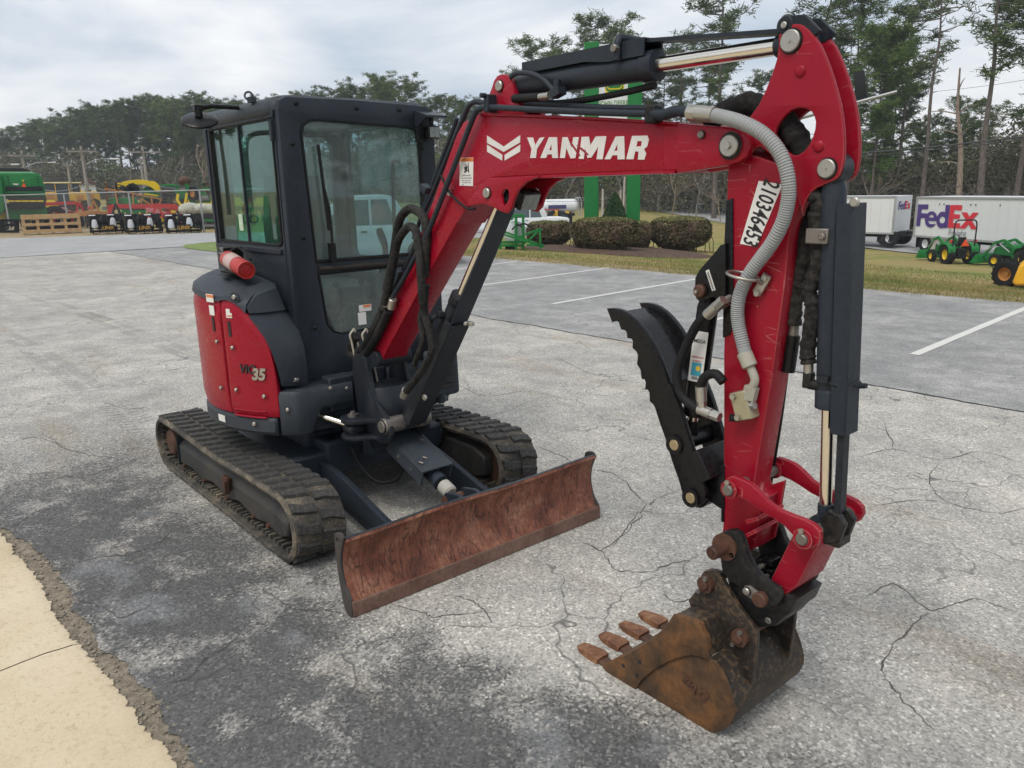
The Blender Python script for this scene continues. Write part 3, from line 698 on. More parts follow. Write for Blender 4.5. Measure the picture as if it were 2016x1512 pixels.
for q in ((742, 193), (794, 206)):
    pass
# work lamp under its visor, front left corner
p = onX(830, 246, .87)
lamp = MB(); c = Vector((.86, .565, 2.205)); lamp.box(c, (.05, .085, .075)); wl_ = xb(lamp, 'work_lamp', BLK, None, 35, .008)
MB().box(c + Vector((.027, 0, 0)), (.006, .07, .06)).build('lens', LENS, wl_, 35, .002)
MB().box(c + Vector((.023, 0, 0)), (.004, .068, .058)).build('reflector', STEEL, wl_, 35)
mb = MB(); mb.prism([(.78, 2.335), (.91, 2.300), (.91, 2.288), (.78, 2.30)], .49, .64); mb.prism([(.78, 2.30), (.90, 2.29), (.84, 2.25), (.78, 2.22)], .488, .497); mb.build('visor', DARK, wl_, 35)
mb = MB(); mb.cyl(c + Vector((-.005, 0, .035)), c + Vector((-.005, 0, .085)), .013, 10); mb.box(c + Vector((-.035, -.06, -.01)), (.01, .08, .09)); mb.build('bracket', BLK, wl_)
# wiper
w0, w1 = onX(655, 508, XF + .02), onX(626, 285, XF + .012)
mb = MB(); mb.box(w0 + Vector((.0, 0, .03)), (.03, .035, .11)); mb.tube([w0 + Vector((.012, 0, .07)), w0.lerp(w1, .45) + Vector((.014, .012, 0)), w0.lerp(w1, .62) + Vector((.008, 0, 0))], .0075, 8); wip = xb(mb, 'wiper_arm', BLK, None, 35)
mb = MB(); e0 = w0.lerp(w1, .25); mb.beam(e0, w1, .012, .018, (1, 0, 0)); mb.tube([e0 + Vector((.008, .004, 0)), w1 + Vector((.004, 0, 0))], .006, 6); mb.build('wiper_blade', HOSE, wip)
# round mirror on its arm at the rear right corner of the roof
m0 = onY(393, 240, -.62); tl = Matrix.Rotation(R(68), 3, Vector((-.5, .85, 0)).normalized())
mb = MB()
for z, r_ in ((0, .09), (.004, .094), (.012, .092), (.022, .078), (.028, .04), (.03, .001)): pass
prof = [(0, .001), (0, .09), (.004, .094), (.012, .092), (.02, .08), (.026, .04), (.028, .001)]
rg = [[Vector((r_ * math.cos(2 * math.pi * k / 28), r_ * math.sin(2 * math.pi * k / 28), z)) for k in range(28)] for z, r_ in prof]
tiltv = Vector((.44, -.18, .86)).normalized(); Q = Vector((0, 0, 1)).rotation_difference(tiltv).to_matrix()
mb.loft([[Q @ (p * 1.06) + m0 for p in r_] for r_ in rg]); mir = xb(mb, 'mirror', BLK, None, 40)
mb = MB(); k0 = m0 + tiltv * .025; k1 = k0 + Vector((0, .0, .05)); k2 = Vector((m0.x + .05, YR - .02, k1.z + .01))
mb.cyl(k0, k1, .022, 12, .004); mb.tube([k1, k1.lerp(k2, .3) + Vector((0, 0, .01)), k2], .013, 8); mb.box(k1 + Vector((.0, .0, .0)), (.035, .05, .03)); mb.build('mirror_arm', BLK, mir, 35)
# cab interior
mb = MB(); mb.box((.22, .12, .86), (1.0, .9, .10)); xb(mb, 'cab_floor', CONSOLE)
mb = MB(); mb.loft([[(x, y, z) for x, y in rrect(-.08 + e, -.12 + e, .40 - e, .36 - e, .07)] for z, e in ((1.16, .02), (1.20, 0), (1.27, .0), (1.295, .03))])
rg = []
for k in range(9):
    t = k / 8; z = 1.26 + .72 * t; w = .24 - .06 * max(0, t - .6) / .4; x = -.06 - .10 * t; rg.append([(x - .05, .12 - w, z), (x - .05, .12 + w, z), (x + .03, .12 + w * .97, z), (x + .06, .12 + w * .6, z), (x + .05, .12, z), (x + .06, .12 - w * .6, z), (x + .03, .12 - w * .97, z)])
mb.loft(rg); seat = xb(mb, 'operator_seat', SEAT, None, 50)
mb = MB(); mb.box((.12, .12, 1.0), (.4, .42, .26)); mb.build('seat_base', CONSOLE, seat, 35, .02)
for yy in (-.20, .45):
    mb = MB(); mb.box((.22, yy, 1.16), (.42, .15, .36)); con = xb(mb, 'armrest_console', CONSOLE, None, 35, .03)
    mb = MB(); jx = .40; mb.tube([(jx, yy, 1.34), (jx + .01, yy, 1.40), (jx + .02, yy, 1.46)], [.045, .03, .014], 12); mb.tube(smooth_path([(jx + .02, yy, 1.45), (jx + .03, yy - .005, 1.52), (jx + .02, yy - .02, 1.58), (jx + .0, yy - .025, 1.63)], 4), [.016, .017, .018, .019, .021, .022, .023, .024, .024, .024, .024, .022, .016][:13], 12); mb.build('joystick', HOSE, con, 50)
mb = MB()
for yy in (.02, .20): mb.tube([(.55, yy, .90), (.58, yy, 1.05), (.52, yy, 1.30)], .010, 8); mb.box((.60, yy, .95), (.12, .08, .02)); mb.sphere((.52, yy, 1.31), .02, 10, 6)
xb(mb, 'travel_levers', HOSE)
mb = MB(); mb.box((.50, -.30, 1.30), (.10, .10, .22)); mb.box((.52, -.28, 1.44), (.02, .14, .10)); xb(mb, 'monitor', CONSOLE, None, 35, .01)
mb = MB(); mb.tube(smooth_path([(.6, -.25, 1.0), (.68, -.18, 1.16), (.7, -.08, 1.10), (.69, .0, 1.2), (.68, .06, 1.05)], 6), .012, 8); mb.tube(smooth_path([(.6, -.1, 1.0), (.68, -.02, 1.2), (.7, .08, 1.14), (.68, .16, 1.0)], 6), .012, 8); xb(mb, 'cab_hose', HOSE)
# left front grille
mb = MB(); mb.prism([(.95, .585), (1.0, .60), (.99, .86), (.93, .90)], .36, .60); gr = xb(mb, 'front_grille', DARKG, None, 35, .02)
mb = MB()
for k in range(4): mb.box((1.004, .475, .665 + k * .048), (.014, .15, .022))
mb.build('grille_slot', INK, gr, 35)
cylpatch('side_panel', RED, edge_fine(R(44), R(125), 20), lambda p: .62, lambda p: .98, .765, .03, .012, 6)
cylpatch('lower_bumper', DARKG, edge_fine(R(38), R(128), 20), lambda p: .552, lambda p: .612, .76, .05, .01, 4)
# fire extinguisher strapped to the hood
FE = thing('fire_extinguisher', 'red fire extinguisher with faded label lying on the hood beside the cab', 'extinguisher', (.1, -.5, 1.43))
def feb(mb, n, m, par=None, **k): o = mb.build(n, m, par or FE, **k); o.matrix_parent_inverse = Matrix.Translation(-FE.location) if par is None else Matrix(); return o
f1 = onY(484, 532, -.56); f0 = onY(446, 508, -.52); dv = (f0 - f1).normalized()
cyl_ = feb(MB().tube([f1, f1 + dv * .006, f1 + dv * .02, f0 - dv * .035, f0 - dv * .012, f0], [.030, .047, .050, .050, .036, .02], 24), 'cylinder', EXTRED)
feb(MB().ring(f1 - dv * .012, f1 + dv * .02, .043, .049, 24), 'base_skirt', EXTRED, cyl_)
feb(MB().tube([f1.lerp(f0, .38), f1.lerp(f0, .74)], .0508, 24, False), 'label_band', flat('faded_label', (.55, .40, .37), .6), cyl_)
mb = MB(); mb.cyl(f0, f0 + dv * .035, .018, 12); mb.beam(f0 + dv * .02 + Vector((0, 0, .01)), f0 + dv * .12 + Vector((-.0, -.0, .012)), .02, .006); mb.beam(f0 + dv * .02 + Vector((0, 0, .03)), f0 + dv * .10 + Vector((0, 0, .045)), .02, .006); feb(mb, 'valve', STEEL)
mb = MB(); mb.tube(smooth_path([f0 + Vector((0, 0, .02)), f0 + Vector((.05, .06, .06)), f0.lerp(f1, .5) + Vector((.03, .08, .02))], 5), .008, 8); feb(mb, 'discharge_hose', HOSE)
mb = MB(); mb.box(f0.lerp(f1, .35) + Vector((0, 0, -.055)), (.22, .08, .02)); mb.box(f0 + Vector((-.02, .05, .0)), (.02, .12, .12)); xb(mb, 'extinguisher_bracket', BLK, None, 35, .004)
# ================================================================== boom, arm, thumb, bucket
YN = -.11                      # near face of the boom
def pinY(px, py, y): q = onY(px, py, y); return Vector((q.x, 0, q.z))
def at(v, y): return Vector((v.x, y, v.z))
def pin_head(name, parent, v, y, r_, mat=STEEL, dep=.012):
    MB().cyl(at(v, y + .002), at(v, y - .0018), r_ * 1.16, 24).build('grease_ring', BLKW, parent)
    mb = MB(); mb.cyl(at(v, y), at(v, y - dep), r_, 24, .003); mb.cyl(at(v, y - dep + .001), at(v, y - dep - .003), r_ * .16, 8)
    return mb.build(name, mat, parent)
# swing post
mb = MB(); sp = Vector((1.10, YC, .60))
def ell(cx_, cy_, z, rx, ry, n=20): return [(cx_ + rx * math.cos(2 * math.pi * k / n), cy_ + ry * math.sin(2 * math.pi * k / n), z) for k in range(n)]
mb.loft([ell(1.12, YC, .40, .085, .085), ell(1.13, YC, .46, .10, .12), ell(1.15, YC, .56, .13, .15), ell(1.17, YC, .66, .15, .155), ell(1.17, YC, .74, .13, .15), ell(1.15, YC, .80, .10, .14)])
post = xb(mb, 'swing_post', DARKW, None, 50)
for y0 in (YC - .135, YC + .105):     # cheeks that carry the boom foot
    lp = rpoly([(1.02, .96), (1.10, .985), (1.16, .95), (1.19, .84), (1.26, .72), (1.36, .64), (1.38, .56), (1.30, .50), (1.16, .50), (1.05, .56), (1.02, .70), (1.0, .85)], 4)
    plate('post_cheek', DARKW, post, [lp], y0, y0 + .03, 'Y', .008)
mb = MB(); mb.cyl((1.33, YC - .15, .61), (1.33, YC + .15, .61), .045, 20, .006); mb.build('boom_cylinder_pin', STEELD, post)
pin_head('pin_cap', post, Vector((1.33, 0, .61)), YC - .15, .034, STEELD)
# lug for the swing cylinder, with knuckle plates
for z0, z1 in ((.60, .632), (.505, .53)):
    plate('swing_lug', DARKW, post, [rpoly([(1.20, -.06), (1.08, -.10), (1.03, -.20), (1.04, -.28), (1.10, -.30), (1.16, -.28), (1.22, -.18), (1.30, -.13)], 4)], z0, z1, 'Z', .006)
mb = MB(); mb.cyl((1.10, -.235, .50), (1.10, -.235, .645), .03, 16); mb.cyl((1.10, -.235, .645), (1.10, -.235, .662), .015, 6); mb.build('swing_pin', STEELD, post)
mb = MB(); mb.box((1.10, -.235, .565), (.10, .10, .06)); mb.build('rod_eye', DARKW, post, 35, .02)
# swing bracket tower on the house front
mb = MB(); mb.cyl((.985, YC, .34), (.985, YC, .88), .085, 24); mb.box((.90, YC, .62), (.12, .26, .42)); mb.box((.92, -.22, .74), (.10, .16, .20)); xb(mb, 'swing_bracket', DARK, None, 35, .01)
mb = MB(); mb.cyl((.78, -.46, .665), (.90, -.385, .645), .05, 20, .005); swc = xb(mb, 'swing_cylinder', DARKW)
MB().cyl((.88, -.40, .65), (1.09, -.245, .575), .021, 16).build('rod', CHROME, swc)
# wire guard loop for the hoses
a = onX(690, 660, 1.03); mb = MB()
L1 = [onX(*q, 1.03) for q in ((692, 672), (689, 660), (694, 652), (700, 655), (718, 745), (722, 755), (715, 757), (709, 750), (692, 672))]
mb.tube(smooth_path(L1, 4), .006, 8); mb.tube(smooth_path([p + Vector((.05, .05, .0)) for p in L1], 4), .006, 8); xb(mb, 'hose_guard', paint('beige_wire', (.50, .45, .36), .5))
# boom box
side = [(940, 226), (1000, 228), (1200, 236), (1345, 246), (1345, 337), (1240, 339), (1042, 346.5), (990, 349), (970, 353), (954, 364), (941, 380), (920, 406), (899, 439), (864, 501), (800, 618), (757, 697), (754, 708), (741, 719), (733, 690), (735, 670), (752, 640), (790, 556), (852, 395), (897, 268), (912, 240)]
lp = P(side, YN)
boom = xp('boom', RED, [lp], YN, YN + .16, 'Y', .008)
# weld flange lines along the lower edge
fl = [onY(*q, YN) for q in ((1330, 339), (1240, 341), (1042, 349), (990, 352), (970, 356), (955, 366), (940, 383), (920, 408), (899, 440))]
mb = MB(); mb.loft([[p + Vector((0, -.006, .006)), p + Vector((0, -.006, -.004)), p + Vector((0, .166, -.004)), p + Vector((0, .166, .006))] for p in smooth_path(fl, 4)]); mb.build('flange', RED, boom, 50)
ft = [onY(*q, YN) for q in ((945, 225), (1000, 226), (1200, 234), (1335, 243))]
mb = MB(); mb.loft([[p + Vector((0, -.006, .004)), p + Vector((0, -.006, -.005)), p + Vector((0, .166, -.005)), p + Vector((0, .166, .004))] for p in ft]); mb.build('flange', RED, boom, 50)
# foot block
fb = P([(733, 674), (757, 697), (801, 706), (790, 722), (742, 717)], YN)
mb = MB(); f0 = onY(745, 700, YN); mb.cyl((1.215, YN - .03, .965), (1.215, YN + .19, .965), .045, 28); mb.build('foot_pin', DARKW, boom, 35, .004)
# tip cheeks
tip = [(1332, 243), (1340, 242), (1450, 252), (1466, 262), (1476, 276), (1477, 293), (1470, 308), (1457, 318), (1440, 324), (1357, 338), (1332, 341)]
for y0 in (-.118, .030):
    plate('tip_cheek', RED, boom, [P(tip, -.118)], y0, y0 + .03, 'Y', .007)
mb = MB(); q = P([(1300, 241), (1345, 243), (1345, 340), (1300, 341)], -.118); mb.prism(q, -.112, .054); mb.build('tip_block', RED, boom, 35, .012)
tp = pinY(1440, 287, -.118); MB().cyl(at(tp, -.123), at(tp, .065), .043, 32, .003).build('pin_collar', RED, boom)
MB().cyl(at(tp, -.123), at(tp, -.126), .0415, 32).build('grease_ring', BLKW, boom)
pin_head('tip_pin', boom, tp, -.124, .033); mb = MB(); mb.cyl(at(tp, -.136), at(tp, -.144), .011, 6); mb.build('bolt', STEEL, boom)
q = pinY(1382, 265, -.118); pin_head('bolt', boom, q, -.118, .012, STEELD)
# elbow ears for the boom cylinder
ear = [(966, 350), (1069, 346), (1039, 359), (1024, 374), (1015.6, 392), (1010.5, 410), (1001.6, 420), (991, 417), (973, 407), (955.5, 401), (934.6, 404), (915, 412), (935, 382), (950, 362)]
hl = [(991, 383), (995, 374), (1000, 371.5), (1005, 375), (1006, 389), (1002, 399), (997, 405), (993, 399)]
for k, y0 in enumerate((YN - .012, YN + .157)):
    plate('cylinder_ear', RED, boom, [P(ear, YN), P(hl, YN)], y0, y0 + .015, 'Y', .004)
bt = pinY(960, 380, YN - .012); pin_head('boom_cylinder_pin', boom, bt, YN - .012, .022)
MB().cyl(at(bt, YN - .01), at(bt, YN + .17), .02, 16).build('pin_shaft', STEELD, boom)
# lamp between the ears
lc = at(pinY(1037, 392, YC), YC)
d = Vector((.88, 0, -.47)).normalized(); M = Matrix((d, Vector((0, 1, 0)), Vector((-d.z, 0, d.x)))).transposed()
mb = MB(); mb.box(lc, (.05, .10, .085), M); bl_ = mb.build('boom_lamp', BLK, boom, 35, .01)
MB().box(lc + d * .028, (.006, .085, .07), M).build('lens', LENS, bl_, 35, .002); MB().box(lc + d * .0225, (.004, .08, .066), M).build('reflector', STEEL, bl_, 35)
# lettering and warning label on the boom side
YD = YN - .0095
def boomdecal(polys, mat, name, y=YD):
    for pl in polys:
        me = outline_mesh([P(pl, y)], .0016); me.transform(Matrix(((1, 0, 0, 0), (0, 0, 1, y), (0, 1, 0, 0), (0, 0, 0, 1)))); me.name = name; me.materials.clear(); me.materials.append(mat)
        xl(obj(name, me, boom)).parent = boom; boom.children
def bx(pts): return zoom(pts, 640, 130, 3.36)
def bz(pts): return zoom(pts, 1000, 20, 2.8)
boomdecal([bx([(1072, 460), (1182, 533), (1291, 457), (1291, 505), (1182, 568), (1072, 508)]), bx([(1072, 520), (1173, 588), (1173, 626), (1072, 567)]), bx([(1188, 588), (1291, 520), (1291, 566), (1188, 626)])], LETTER, 'emblem', YN - .0012)
LET = {'Y': [[(107, 702), (140, 702), (152, 745), (176, 703), (204, 700), (162, 765), (156, 815), (124, 815), (132, 765)]],
       'A': [[(180, 815), (228, 700), (272, 700), (278, 815), (246, 815), (244, 795), (220, 795), (212, 815)], [(229, 772), (243, 772), (242, 738)]],
       'N': [[(288, 815), (302, 700), (330, 700), (352, 760), (362, 700), (392, 700), (374, 815), (348, 818), (324, 760), (316, 815)]],
       'M': [[(392, 820), (408, 698), (448, 697), (456, 745), (486, 696), (544, 694), (524, 822), (490, 822), (500, 752), (462, 812), (440, 815), (428, 760), (420, 820)]],
       'B': [[(534, 822), (596, 696), (642, 694), (646, 822), (606, 823), (606, 800), (578, 800), (566, 822)], [(588, 775), (605, 775), (606, 738)]],
       'R': [[(654, 822), (686, 693), (770, 691), (779, 712), (770, 752), (752, 765), (764, 790), (754, 824), (718, 824), (722, 780), (704, 778), (694, 822)], [(709, 752), (736, 750), (740, 722), (716, 722)]]}
for k, loops in LET.items():
    me = outline_mesh([P(bz(l_), YN) for l_ in loops], .0016); me.transform(Matrix(((1, 0, 0, 0), (0, 0, 1, YN - .0012), (0, 1, 0, 0), (0, 0, 0, 1)))); me.materials.clear(); me.materials.append(LETTER); obj('boom_letter', me, boom)
# torn scratches across the decal
boomdecal([bz([(336, 712), (352, 730), (400, 800), (392, 806), (344, 736)]), bz([(376, 742), (410, 760), (446, 795), (440, 800), (400, 768)])], REDW, 'torn_patch', YN - .0022)
boomdecal([bx([(891, 607), (981, 605), (979, 794), (890, 791)])], WHITE, 'warning_label', YN - .0012)
boomdecal([bx([(892, 609), (980, 607), (980, 630), (892, 632)])], ORANGE, 'label_band', YN - .0026)
for body, (cx_, cy_), sz in (('\u25b2WARNING', (936, 620), .014), ('CRUSH HAZARD', (934, 723), .0085), ('STAY CLEAR OF BOOM', (934, 741), .0075), ('Failure to comply could', (934, 756), .0065), ('result in death or serious', (934, 770), .0065), ('injury.', (910, 784), .0065)):
    q = onY(*bx([(cx_, cy_)])[0], YN - .0034); me = text_mesh(body.replace('\u25b2', ''), sz, 0, .0001); lay(me, 'label_text', INK, boom, q, (1, 0, -.02), (0, 0, 1))
boomdecal([bx([(945, 640), (948, 640), (952, 705), (946, 705)]), bx([(922, 664), (940, 668), (940, 684), (922, 690)]), bx([(918, 700), (940, 684), (944, 690), (924, 708)]), bx([(924, 650), (928, 648), (944, 668), (940, 670)])], INK, 'label_pictogram', YN - .0026)
# lug for the arm cylinder on the boom's back
lug = [(946.5, 209), (961, 174.6), (966, 158), (973, 148), (982, 145), (992, 147), (1000, 156), (1004, 168), (1007.6, 186.5), (1014, 200), (1024, 226), (940, 228)]
for y0 in (YN + .015, YN + .115):
    plate('cylinder_lug', RED, boom, [P(lug, YN)], y0, y0 + .03, 'Y', .006)
A0 = pinY(979, 169, YN); pin_head('arm_cylinder_pin', boom, A0, YN + .015, .021)
MB().cyl(at(A0, YN + .02), at(A0, YN + .14), .02, 16).build('pin_shaft', STEELD, boom)

# ---- arm (stick)
YA = -.080
st = [(1433, 330), (1462, 300), (1560, 330), (1575, 400), (1560, 440), (1553, 473), (1545, 562), (1533, 646), (1522, 729), (1508, 811), (1494, 894), (1484, 956), (1490, 975), (1500, 985), (1494, 1040), (1485, 1080), (1466, 1090), (1440, 1105), (1424, 1095), (1420, 1060), (1424, 1020), (1424, 700), (1431, 345)]
lp = P(st, YA)
arm = xp('arm', REDW, [lp], YA, YA + .105, 'Y', .007)
fan = [(1535.7, 59), (1545, 51), (1557, 47), (1570, 46.5), (1580, 49), (1592.9, 59), (1604, 73), (1614, 88), (1628, 120), (1639, 152), (1647, 180), (1653.6, 206), (1657.5, 230), (1660, 252), (1661.5, 280), (1661, 306), (1658, 330), (1653, 345), (1644, 354), (1628.6, 361), (1607, 370), (1597, 379), (1589, 391), (1582, 406), (1579, 425), (1574, 400), (1556, 356), (1534, 326), (1514, 302), (1496, 288), (1480, 296), (1470, 310), (1456, 322), (1440, 325), (1420, 310), (1404, 288), (1410, 268), (1430, 256), (1461, 252), (1475, 231), (1493, 206), (1507, 177), (1519.6, 145), (1528, 118), (1532, 91), (1532, 72)]
hl = [(1525, 263), (1529, 250), (1536, 238), (1546, 226), (1557, 217), (1572, 212), (1586, 213), (1596, 219), (1602, 228), (1605, 240), (1603.6, 255), (1599, 270), (1593, 284), (1583, 297), (1571, 305), (1560, 306), (1548, 298), (1536, 284), (1528, 274)]
YP = -.084
for k, y0 in enumerate((YP, .006)):
    plate('arm_side_plate', REDW, arm, [P(fan, YP), P(hl, YP)], y0, y0 + .018, 'Y', .005)
mb = MB(); pr = P([(1650, 200), (1656, 250), (1657, 300), (1653, 330), (1646, 330), (1650, 300), (1649, 250), (1643, 205)], YP)
B0 = pinY(1558, 81, YP); pin_head('arm_cylinder_pin', arm, B0, YP, .031); MB().cyl(at(B0, YP), at(B0, .03), .03, 20).build('pin_shaft', STEELD, arm)
C0 = pinY(1629, 332, YP); pin_head('bucket_cylinder_pin', arm, C0, YP, .027); MB().cyl(at(C0, YP), at(C0, .03), .026, 20).build('pin_shaft', STEELD, arm)
for q in ((1576, 140), (1612, 288), (1622, 128)):
    if q[0] != 1622:
        v = pinY(*q, YP); MB().sphere(at(v, YP), .018, 14, 8, (1, .5, 1)).build('plug', REDW, arm)
# black-painted edge bar for the thumb mount
lp = P([(1431, 395), (1444, 390), (1445, 640), (1437, 660), (1424, 665), (1427, 480)], YA)
plate('thumb_mount_bar', BLK, arm, [lp], YA - .0045, YA + .11, 'Y', .002)
pp = smooth_path([onY(*q, -.03) for q in ((1395, 236), (1440, 216), (1475, 205), (1510, 215), (1545, 240), (1570, 275), (1585, 310), (1598, 350), (1608, 385))], 8)
mb = MB(); mb.tube(pp, [.036 + .004 * math.sin(i * 1.3) * math.sin(i * .5) for i in range(len(pp))], 14); mb.build('sleeved_hose', paint('arm_sleeve', (.009, .008, .008), .85, .15, bumpy=.4), arm, 60)
# serial sticker, reading down the arm
sk = [(1494, 356), (1541, 363), (1490, 486), (1457, 480)]
c4 = [onY(*q, YA - .0012) for q in sk]
me = outline_mesh([[(p.x, p.z) for p in c4]], .0016); me.transform(Matrix(((1, 0, 0, 0), (0, 0, 1, YA - .0012), (0, 1, 0, 0), (0, 0, 0, 1)))); me.materials.clear(); me.materials.append(WHITE); stk = obj('serial_sticker', me, arm)
rt = ((c4[3] - c4[0]) * .5 + (c4[2] - c4[1]) * .5).normalized(); upv = ((c4[1] - c4[0])).normalized(); upv = (upv - rt * upv.dot(rt)).normalized()
ctr = (c4[0] + c4[1] + c4[2] + c4[3]) / 4
me = text_mesh('210346453', .078, 0, .0014, 0, .60, spacing=1.0); lay(me, 'serial_digits', INK, arm, ctr - rt * .004 + upv * .002 + Vector((0, -.0015, 0)), rt, upv, 0)
# spiral-wrapped hose on the near side
hp_ = [(1372, 223), (1395, 225), (1425, 231), (1462, 242), (1500, 262), (1530, 293), (1547, 330), (1553, 370), (1550, 405), (1540, 440), (1520, 478), (1498, 508), (1475, 540), (1458, 575), (1452, 610), (1454, 640), (1462, 675), (1470, 705), (1477, 722)]
yy = [-.14, -.142, -.148, -.155, -.155, -.15, -.145, -.14, -.135, -.13, -.125, -.122, -.12, -.118, -.116, -.114, -.112, -.110, -.110]
path = smooth_path([onY(a_, b_, y_) for (a_, b_), y_ in zip(hp_, yy)], 60)
rr = [(.0212 + .0012 * math.cos(i * math.pi / 4)) if (60 * 1.2 < i < len(path) - 110) else .0212 for i in range(len(path))]
mb = MB(); mb.tube(path, rr, 14); sh_ = mb.build('spiral_hose', GREYHOSE, arm, 60)
mb = MB(); e = path[0]; dd = (path[1] - path[0]).normalized(); mb.cyl(e - dd * .03, e, .025, 8); mb.cyl(e, e + dd * .07, .0245, 16); mb.build('hose_fitting', STEEL, sh_)
e = path[-1]; f_ = onY(1486, 748, -.11); g_ = onY(1478, 768, -.108)
mb = MB(); dd = (path[-1] - path[-8]).normalized(); mb.cyl(e - dd * .05, e, .025, 16, .003); mb.tube(smooth_path([e, f_, g_], 5), .014, 10); mb.cyl(g_ + Vector((.004, 0, .012)), g_ + Vector((-.004, 0, -.03)), .024, 6); mb.build('hose_fitting', paint('beige_fitting', (.42, .40, .33), .5, .3), sh_)
c5 = onY(1466, 797, YA - .022); rot = Matrix.Rotation(R(-20), 3, 'Y')
mb = MB(); mb.box(c5, (.062, .05, .095), rot); vb = mb.build('valve_block', paint('brass_block', (.42, .38, .25), .4, .3, metal=.4), arm, 35, .004)
mb = MB()
for dx, dz in ((-.015, .035), (-.018, -.035)): mb.cyl(c5 + rot @ Vector((dx, -.024, dz)), c5 + rot @ Vector((dx, -.036, dz)), .010, 6)
mb.cyl(c5 + rot @ Vector((.03, -.01, -.005)), c5 + rot @ Vector((.045, -.01, -.005)), .015, 6); mb.build('bolt', STEEL, vb)
# hose clamp ring
cl = onY(1463, 543, -.12); mb = MB(); rg = [cl + Vector((.052 * math.cos(t_), -.0 + .045 * math.sin(t_), -.010 * math.cos(t_))) for t_ in [2 * math.pi * k / 24 for k in range(25)]]
mb.tube(rg, .0055, 8, False); q = onY(1501, 560, YA - .012); mb.tube([cl + Vector((.05, 0, -.01)), q], .006, 8); mb.box(q, (.03, .012, .07), Matrix.Rotation(R(30), 3, 'Y')); mb.cyl(q + Vector((-.012, -.004, -.028)), q + Vector((-.012, -.014, -.028)), .01, 8); mb.cyl(q + Vector((.012, -.004, .022)), q + Vector((.012, -.014, .022)), .01, 8); mb.build('hose_clamp', STEEL, arm, 50)
# thumb hoses
for pth, r_ in (([(1411, 603), (1395, 618), (1372, 640), (1347, 690), (1333, 735), (1340, 775), (1365, 800), (1400, 815)], .016), ([(1381, 790), (1380, 762), (1388, 742), (1408, 736), (1424, 752)], .016)):
    mb = MB(); pp = smooth_path([onY(a_, b_, -.135) for a_, b_ in pth], 8); mb.tube(pp, r_, 12); hs = mb.build('thumb_hose', HOSE, arm, 60)
    for e, d2 in ((pp[0], (pp[0] - pp[2]).normalized()), (pp[-1], (pp[-1] - pp[-3]).normalized())):
        if pth[0][0] == 1381 and e is pp[-1]: continue
        mb = MB(); mb.cyl(e - d2 * .05, e, .0185, 12); mb.cyl(e - d2 * .005, e + d2 * .035, .017, 6); mb.build('fitting', STEEL, hs)
q = onY(1411, 603, -.135); mb = MB(); mb.cyl(q + Vector((0, 0, .0)), q + Vector((.02, .05, .02)), .018, 8); mb.build('elbow_fitting', STEEL, arm)
q0, q1 = onY(1437, 822, -.13), onY(1455, 824, -.108); mb = MB(); mb.cyl(q0, q1, .013, 8); mb.cyl(q1, q1 + Vector((.004, .02, .03)), .013, 8); mb.build('elbow_fitting', BLKW, arm)

# ---- hydraulic cylinders
def cylinder(name, a, b, frac, rb, rr_, mat=DARK, y=YC, eye=.045, wide=.06):
    a, b = at(a, y), at(b, y); d = (b - a).normalized(); j = a.lerp(b, frac)
    mb = MB(); mb.tube([a + d * .02, a + d * .06, j - d * .01, j], [rb * .72, rb, rb, rb * .95], 28); mb.cyl(a + Vector((0, -wide / 2, 0)), a + Vector((0, wide / 2, 0)), eye, 24); c_ = xb(mb, name, mat, None, 40)
    mb = MB(); mb.tube([j - d * .045, j - d * .04, j + d * .012, j + d * .016], [rb, rb * 1.09, rb * 1.09, rb * .9], 28); mb.build('gland', mat, c_, 40)
    mb = MB(); mb.cyl(j, b - d * .05, rr_, 24); mb.build('rod', CHROME, c_)
    mb = MB(); mb.cyl(b - d * .075, b - d * .02, rr_ * 1.25, 20); mb.cyl(b + Vector((0, -wide / 2, 0)), b + Vector((0, wide / 2, 0)), eye, 24); mb.build('rod_eye', mat, c_)
    return c_, a, b, d, j
ac, a, b, d, j = cylinder('arm_cylinder', A0, B0, .585, .048, .0255)
up = Vector((-d.z, 0, d.x))
# guard channel over barrel, sliding strip over rod
mb = MB(); g0, g1 = a + d * .12 + up * .066, a + d * .75 + up * .075
w_ = .05; rings = []
for t_ in (0, .02, .55, .72, .98, 1):
    c_ = g0.lerp(g1, t_); h_ = .03 if t_ < .6 else .045
    rings.append([c_ + Vector((0, -w_, 0)) + up * .012, c_ + Vector((0, w_, 0)) + up * .012, c_ + Vector((0, w_, 0)) - up * h_, c_ + Vector((0, w_ - .006, 0)) - up * h_, c_ + Vector((0, w_ - .006, 0)) + up * .006, c_ + Vector((0, -w_ + .006, 0)) + up * .006, c_ + Vector((0, -w_ + .006, 0)) - up * h_, c_ + Vector((0, -w_, 0)) - up * h_])
mb.loft(rings); mb.build('barrel_guard', DARK, ac, 35)
q = a.lerp(b, .49) + up * .075; mb = MB(); mb.tube([q + Vector((0, -.062, -.05)), q + Vector((0, -.062, .005)), q + Vector((0, -.05, .025)), q + Vector((0, .05, .025)), q + Vector((0, .062, .0))], .014, 10); mb.build('guard_clamp', DARK, ac, 50)
MB().cyl(q + Vector((0, -.06, -.012)), q + Vector((0, -.085, -.012)), .014, 8, .002).build('bolt', STEELD, ac)
tb = at(B0, YC) + Vector((-.005, 0, .046))
mb = MB(); mb.beam(g1 - d * .08 + up * .01, tb + Vector((-.05, 0, -.008)), .07, .012, up); mb.build('rod_guard', DARK, ac, 35)
